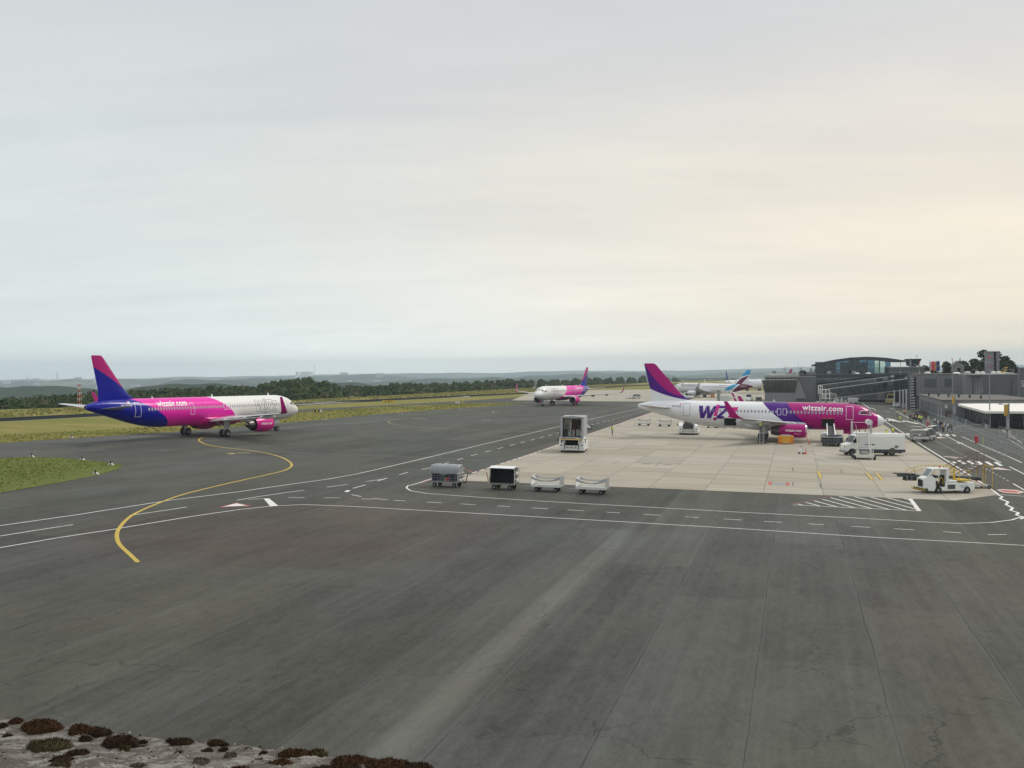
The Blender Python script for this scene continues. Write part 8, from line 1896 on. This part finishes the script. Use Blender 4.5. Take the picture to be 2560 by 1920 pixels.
def board(name, label, x0p, x1p, y0p, y1p, mats, txt=None, cat='sign'):
    g = G((x0p+x1p)/2, y1p); u_, v_ = uv(g); t = thing(name, label, cat, u_, v_, 0, tilt=False); w_ = (x1p-x0p)*u_/FPX; h = (y1p-y0p)*u_/FPX; n = len(mats)
    for i, mt in enumerate(mats): mb = MB(); mb.box(-w_/2+w_*i/n, -w_/2+w_*(i+1)/n, -.1, .1, .08, h); mb.build('panel', mt, t)
    mb = MB(); mb.box(-w_/2, -w_/2+.15, -.2, .2, 0, .1); mb.box(w_/2-.15, w_/2, -.2, .2, 0, .1); mb.build('foot', mid_grey, t, stuff=True)
    if txt:
        me = text_mesh(txt, .02); me.materials.append(black); o = bpy.data.objects.new('lettering', me); col.objects.link(o); o.parent = t; xs = [v.co.x for v in me.vertices]; k = min(h*.8/.73, w_*.8/(max(xs)-min(xs))); o.matrix_local = Matrix.Translation((-(max(xs)+min(xs))/2*k, -.115, .12+h*.12)) @ Matrix.Rotation(pi/2, 4, 'X') @ Matrix.Scale(k, 4)
sy = S('sign_yellow', (.62, .45, .03), .5)
board('taxi_sign', 'long yellow taxiway sign in the grass beside the runway', 955, 988, 999.8, 1006.3, [sy], 'A  B  C')
board('taxi_sign', 'black and yellow sign with a white end standing on the verge', 784.5, 806, 1023.5, 1031, [black, sy, black, whitec]); board('marker_board', 'white cabinet at the edge of the far taxiway', 1138, 1150, 1003.6, 1009, [whitec], cat='cabinet'); board('marker_board', 'low white boards by the runway in the distance', 1159, 1175, 989.8, 994, [whitec], cat='board'); board('marker_board', 'small yellow-topped post right of the white cabinet', 1154, 1157.5, 1003.6, 1009, [sy], cat='marker'); board('marker_board', 'low pale board at the foot of the wood', 873, 887, 989.6, 992.8, [S('pale_board', (.55, .52, .36), .6)], cat='board')
board('hut', 'small white hut at the foot of the grey lattice mast', 1332, 1336, 966.5, 971.5, [whitec], cat='hut')
def lattice(label, px, pyb, pyt, wpx, mats, u_=None, n=9):
    if u_ is None: u_, v_ = uv(G(px, pyb)); zb4 = P(u_, v_).z
    else: v_, zb4 = onU(px, pyb, u_)
    _, zt = onU(px-(pyb-pyt)*.011, pyt, u_); g = P(u_, v_); t = bpy.data.objects.new('lattice_mast', None); col.objects.link(t); t.matrix_world = Matrix.Translation((g.x, g.y, zb4)) @ Matrix.Rotation(-TH, 4, 'Z'); tag(t, label, 'mast'); w_ = wpx*u_/FPX/2; H_ = zt-zb4; r = max(.05, .35*u_/FPX)
    for sx in (-1, 1):
        for sy_ in (-1, 1):
            mb = MB()
            for k in range(n): mb.tube((sx*w_*(1-.35*k/n), sy_*w_*(1-.35*k/n), H_*k/n), (sx*w_*(1-.35*(k+1)/n), sy_*w_*(1-.35*(k+1)/n), H_*(k+1)/n), r, 4, k % len(mats))
            mb.build('leg', mats, t)
    for k in range(n):
        z = H_*k/n; ww = w_*(1-.35*k/n); mb = MB(); s_ = 1 if k % 2 else -1; mb.tube((-ww*s_, -ww, z), (ww*s_, -ww, z+H_/n), r*.7, 4, k % len(mats)); mb.tube((-ww*s_, ww, z), (ww*s_, ww, z+H_/n), r*.7, 4, k % len(mats)); mb.build('brace', mats, t)
    return t, H_, w_
mred = S('mast_red', (.42, .08, .05), .6)
lattice('red and white lattice mast at the wood edge left of the blue tail', 199, 1022, 960, 8.5, [mred, whitec]); lattice('grey lattice mast in the grass left of the oncoming airliner', 1338.5, 971.5, 944.5, 3, [light_grey], n=7)
lattice('faint power pylon in the valley at the far left', 61, 988, 949, 7, [light_grey], u_=1900, n=7); lattice('faint second pylon far off behind the wood on the left', 69, 951, 942, 5, [light_grey], u_=5200, n=5); lattice('tall thin transmitter mast on the left skyline', 143, 950, 930, 1.5, [mid_grey], u_=7000, n=8)
# far skyline pieces
def far_box(name, label, cat, x0p, x1p, y0p, y1p, u_, mt, taper=1.0, chim=False):
    v0, zt = onU(x0p, y0p, u_); v1, zb4 = onU(x1p, y1p, u_); g = P(u_, (v0+v1)/2); t = bpy.data.objects.new(name, None); col.objects.link(t); t.matrix_world = Matrix.Translation((g.x, g.y, zb4)) @ Matrix.Rotation(-TH, 4, 'Z'); tag(t, label, cat); w_ = (v1-v0)/2; H_ = zt-zb4
    mb = MB(); mb.lathe([(0-20, w_), (H_*.5, w_*taper), (H_, w_*(taper*1.05))], (0, 0, 0), 'Z', 16, cap=True) if chim else mb.box(-w_, w_, -w_, w_, -20, H_); mb.build('shell', mt, t); return t
pale_far = S('far_pale', (.62, .62, .60), .8)
far_box('cooling_tower', 'pale cooling tower on the skyline, left one beside the tall chimney', 'cooling tower', 738, 748, 929.5, 943, 9000, pale_far, .7, True); far_box('power_station', 'broad pale power station block on the skyline', 'power station', 755, 777, 929.5, 943, 9100, pale_far)
far_box('chimney', 'tall thin chimney on the skyline right of the power station', 'chimney', 785.4, 786.8, 911, 943, 8800, mid_grey, .7, True); far_box('tower', 'faint broad tower on the skyline above the blue-finned airliner', 'tower', 1802.5, 1805, 923.5, 930, 8000, light_grey)
for k, (px, py) in enumerate(((1792, 911.5), (1826, 910), (1860, 912), (1870, 911))):
    u_ = 8500; v_, zt = onU(px, py, u_); _, zb4 = onU(px, 932, u_); g = P(u_, v_); t = bpy.data.objects.new('wind_turbine', None); col.objects.link(t); t.matrix_world = Matrix.Translation((g.x, g.y, zb4)) @ Matrix.Rotation(-TH, 4, 'Z'); tag(t, 'faint wind turbine on the hazy skyline, %s from the left' % ('first', 'second', 'third', 'fourth')[k], 'wind turbine', 'wind turbines on the skyline')
    H_ = zt-zb4-22; mb = MB(); mb.tube((0, 0, 0), (0, 0, H_), 1.6, 6, r1=.9); mb.build('tower', pale_far, t)
    for q in range(3): a = q*2*pi/3+k; mb = MB(); mb.tube((0, -1, H_), (24*math.sin(a), -1, H_+24*math.cos(a)), .9, 4, r1=.2); mb.build('blade', pale_far, t)
for k in range(46):
    px = random.uniform(0, 1280); u_ = random.uniform(5000, 8800); x, y, _ = P(u_, onU(px, 935, u_)[0]); z = tz(x, y); h = random.uniform(10, 26); w_ = random.uniform(15, 60); mb = MB(); mb.box(-w_/2, w_/2, -10, 10, -3, h); mb.box(-w_/2-1, w_/2+1, -11, 11, h, h+1.5); o = mb.build('far_building', pale_far if k % 3 else light_grey); o.location = (x, y, z); tag(o, 'faint pale building in the hazy valley', 'building', 'faint buildings in the valley')
# ================================================================ PARAPET IN THE FOREGROUND
ZP = EYE - .78
def onZ(px, py, z): d_ = ray(px, py); t_ = (z-EYE)/d_.z; p = Vector((0, 0, EYE))+d_*t_; return p
edge = [(-260, 1778), (0, 1791), (90, 1797), (200, 1812), (350, 1832), (430, 1835), (560, 1855), (700, 1869), (830, 1884), (960, 1897), (1085, 1917), (1160, 1935), (1420, 1985), (1800, 2060)]
em = [onZ(px, py, ZP) for px, py in edge]; ex = [p.x for p in em]; ey = [p.y for p in em]
def edge_y(x): return float(np.interp(x, ex, ey))
m, b = begin('weathered_coping'); o = geopos(); x_, y_, z_ = xyz(o)
n1 = noise(o, 9, 5, .7); n2 = noise(o, 60, 4, .75); n3 = noise(vec(x_*.6, y_*1.6, z_), 28, 5, .8, dist=.4); n4 = noise(o, 3.2, 3)
c = mix(n1.sstep(.40, .62), (.135, .125, .108), (.25, .24, .22)); c = mix(n3.sstep(.46, .54)*.85, c, (.075, .066, .055)); c = mix(n4.sstep(.52, .62)*.5, c, (.13, .115, .095)); c = mix(n2.sstep(.58, .68)*.6, c, (.06, .045, .035))
X.nt.links.new(c.s, b.inputs['Base Color']); b.inputs['Roughness'].default_value = .95; b.inputs['Specular IOR Level'].default_value = .1
bn = X.nt.nodes.new('ShaderNodeBump'); bn.inputs['Strength'].default_value = .9; bn.inputs['Distance'].default_value = .006; X.nt.links.new((n2*.6+n3*.6).s, bn.inputs['Height']); X.nt.links.new(bn.outputs[0], b.inputs['Normal']); coping_m = m
def relief(x, y): return .010*mnoise.noise((x*7, y*7, 0)) + .006*mnoise.noise((x*22, y*22, 4)) + .003*mnoise.noise((x*60, y*60, 8))
NX_, NY_ = 330, 120; xs = np.linspace(ex[0]-.1, ex[-1], NX_); vs = []; fs = []
for i, x in enumerate(xs):
    ye = edge_y(x)+.006*mnoise.noise((x*14, 2, 0))+.004*mnoise.noise((x*45, 3, 0))
    for j in range(NY_):
        t_ = j/(NY_-6); 
        if j <= NY_-7: y = -.5+(ye+.5)*(t_**.55); z = ZP+relief(x, y)-.012*max(0, 1-(ye-y)/.03)**2
        else: k = j-(NY_-7); y = ye+.004*min(k, 2)-.0*k; z = ZP-.012+relief(x, ye)*.5-.03*k**2
        vs.append((x, y, z))
for i in range(NX_-1):
    for j in range(NY_-1): k = i*NY_+j; fs.append((k, k+NY_, k+NY_+1, k+1))
me = bpy.data.meshes.new('parapet'); me.from_pydata(vs, [], fs); me.materials.append(coping_m); me.polygons.foreach_set('use_smooth', [True]*len(fs))
par = bpy.data.objects.new('parapet', me); col.objects.link(par); tag(par, 'rough pale parapet coping with moss in the bottom left corner', 'parapet')
mb = MB(); n = len(em); ring = [(p.x, p.y-.02) for p in em]; mb.add([(x, y, ZP-1.1) for x, y in ring]+[(x, -.6, ZP-1.1) for x, y in ring[::-1]]+[(x, y, ZP-.06) for x, y in ring]+[(x, -.6, ZP-.06) for x, y in ring[::-1]], [tuple(range(2*n)), tuple(range(4*n-1, 2*n-1, -1))]+[(i, (i+1) % (2*n), 2*n+(i+1) % (2*n), 2*n+i) for i in range(2*n)]); mb.build('wall_core', conc_light, par)
mossm = [S('moss_rust', (.045, .024, .013), .95, var=.4, scale=40, spec=.05), S('moss_brown', (.030, .020, .013), .95, var=.4, scale=40, spec=.05), S('moss_olive', (.050, .040, .022), .95, var=.4, scale=40, spec=.05), S('moss_tip', (.10, .062, .036), .95, var=.3, scale=40, spec=.05), S('moss_grey', (.10, .09, .065), .95, var=.3, scale=40, spec=.05)]
def moss(label, px, py, wpx, hpx, kind, seed):
    c = onZ(px, py+hpx*.30, ZP); sc_ = c.y/FPX; rx = wpx/2*sc_; hz_ = hpx*.52*sc_; ry = max(rx*.55, hpx*.5*sc_*1.2); rg = np.random.RandomState(seed); V_, F_, M_ = [], [], []
    nu, nv = 26, 10
    def surf(a, t): # t 0 centre .. 1 rim
        k = 1+.20*mnoise.noise((math.cos(a)*1.6, math.sin(a)*1.6, seed)); x = rx*t*k*math.cos(a); y = ry*t*k*math.sin(a); h = hz_*math.sqrt(max(0, 1-t**2.4)); h *= 1+.30*mnoise.noise((x*34, y*34, seed)); return np.array([x, y, h-.004+(.10*hz_*mnoise.noise((x*90, y*90, seed+3)))])
    for j in range(nv+1):
        for i in range(nu): V_.append(surf(2*pi*i/nu, j/nv))
    for j in range(nv):
        for i in range(nu): F_.append((j*nu+i, j*nu+(i+1) % nu, (j+1)*nu+(i+1) % nu, (j+1)*nu+i)); M_.append(kind)
    ns = int(min(2600, 60000*rx*ry*8+140))
    for _ in range(ns):
        a, t_ = rg.uniform(0, 2*pi), math.sqrt(rg.uniform(0, 1.02)); p = surf(a, min(t_, 1)); q = surf(a, min(t_, 1)*.93); n_ = np.array([p[0]/rx/rx, p[1]/ry/ry, max(p[2], .1*hz_)/hz_/hz_*1.0]); n_ /= np.linalg.norm(n_); n_ += rg.normal(size=3)*.35; L = rg.uniform(.002, .0052); w2 = rg.uniform(.0006, .0014); s1 = np.cross(n_, rg.normal(size=3)); s1 /= np.linalg.norm(s1)+1e-9
        o_ = len(V_); V_ += [p-s1*w2, p+s1*w2, p+n_*L]; F_.append((o_, o_+1, o_+2)); M_.append(3 if rg.rand() < .20 else (kind if rg.rand() < .7 else rg.randint(0, 3)))
    me = bpy.data.meshes.new('moss_cushion'); me.from_pydata([tuple(q) for q in V_], [], F_)
    for x__ in mossm: me.materials.append(x__)
    me.polygons.foreach_set('material_index', M_); o = bpy.data.objects.new('moss_cushion', me); col.objects.link(o); o.location = (c.x, c.y, ZP+.001); tag(o, label, 'moss', 'moss cushions on the parapet'); return o
ML = [(105, 1812, 112, 46, 0, 'biggest rust-brown moss cushion at the left of the parapet edge'), (202, 1822, 66, 40, 0, 'rust-brown moss cushion touching the right side of the biggest one'), (250, 1826, 62, 34, 1, 'dark brown moss cushion, third along the parapet edge'), (125, 1858, 110, 44, 2, 'large olive moss cushion below the biggest rust one'), (300, 1848, 92, 40, 1, 'purple-brown moss cushion midway along the left part'), (214, 1844, 34, 20, 1, 'small round moss cushion between the olive and dark ones'), (455, 1852, 62, 28, 1, 'moss cushion on the edge above a scatter of crumbs'), (543, 1856, 54, 24, 1, 'low moss cushion right at the middle of the edge'), (40, 1801, 34, 26, 0, 'small dark moss cushion at the far left edge'), (6, 1815, 26, 26, 1, 'moss cushion cut by the left border of the picture'), (195, 1880, 66, 24, 1, 'flat brown moss patch below the olive cushion'), (155, 1895, 60, 26, 1, 'brown moss patch low on the parapet left of the round one'), (150, 1910, 56, 30, 2, 'greenish round moss cushion at the bottom left'), (312, 1868, 26, 18, 2, 'tiny olive cushion at the foot of the purple-brown one'), (358, 1853, 20, 12, 1, 'tiny dark cushion right of the purple-brown one'), (502, 1900, 40, 22, 4, 'grey-green round cushion in the middle of the coping'), (448, 1880, 22, 14, 4, 'small grey cushion left of the grey-green one'), (580, 1886, 40, 18, 4, 'elongated grey cushion with another on its shoulder'), (614, 1872, 24, 16, 4, 'small grey cushion on the shoulder of the elongated one'), (648, 1900, 22, 14, 1, 'small dark cushion low in the middle'), (518, 1874, 28, 10, 1, 'thin dark cushion under the middle edge'), (425, 1850, 16, 14, 1, 'tiny black cushion left of the edge cushion'), (735, 1882, 86, 34, 0, 'mixed green and rust moss mat right of the middle'), (790, 1880, 60, 26, 2, 'olive end of the mixed moss mat'), (700, 1906, 70, 30, 0, 'lower rust part of the mixed moss mat'), (880, 1900, 120, 34, 0, 'long red-brown moss mat along the right part of the edge'), (965, 1908, 120, 34, 0, 'middle stretch of the long red-brown moss mat'), (1040, 1916, 100, 26, 1, 'right end of the long red-brown moss mat'), (840, 1922, 140, 34, 1, 'dark lower body of the long red-brown moss mat'), (600, 1921, 60, 20, 0, 'rust moss patch cut by the bottom border'), (20, 1838, 26, 12, 1, 'small dark crumb of moss near the left border'), (345, 1912, 40, 12, 4, 'flat grey patch of moss at the bottom'), (560, 1872, 26, 12, 1, 'little dark cushion below the low middle one'), (660, 1882, 20, 16, 1, 'small reddish tuft near the pale scar')]
for i, (px, py, wp, hp, kd, lb) in enumerate(ML): moss(lb, px, py-2, wp, hp, kd, 50+i)
cr_ = MB()
for k in range(900):
    px, py = random.uniform(-20, 1080), random.uniform(1790, 1935); p = onZ(px, py, ZP)
    if p.y > edge_y(p.x)-.004: continue
    r = random.uniform(.0012, .0042); a = random.uniform(0, 3); z = ZP+relief(p.x, p.y)-.001; ca, sa = math.cos(a)*r, math.sin(a)*r
    cr_.add([(p.x-ca, p.y-sa, z), (p.x+sa, p.y-ca, z), (p.x+ca, p.y+sa, z), (p.x-sa, p.y+ca, z), (p.x, p.y, z+r*random.uniform(.6, 1.2))], [(0, 1, 4), (1, 2, 4), (2, 3, 4), (3, 0, 4)], random.randrange(3))
tag(cr_.build('crumbs', [mossm[1], S('grit', (.30, .28, .25), .95), mossm[4]]), 'loose grit and dark moss crumbs scattered over the parapet', 'grit', kind='stuff')
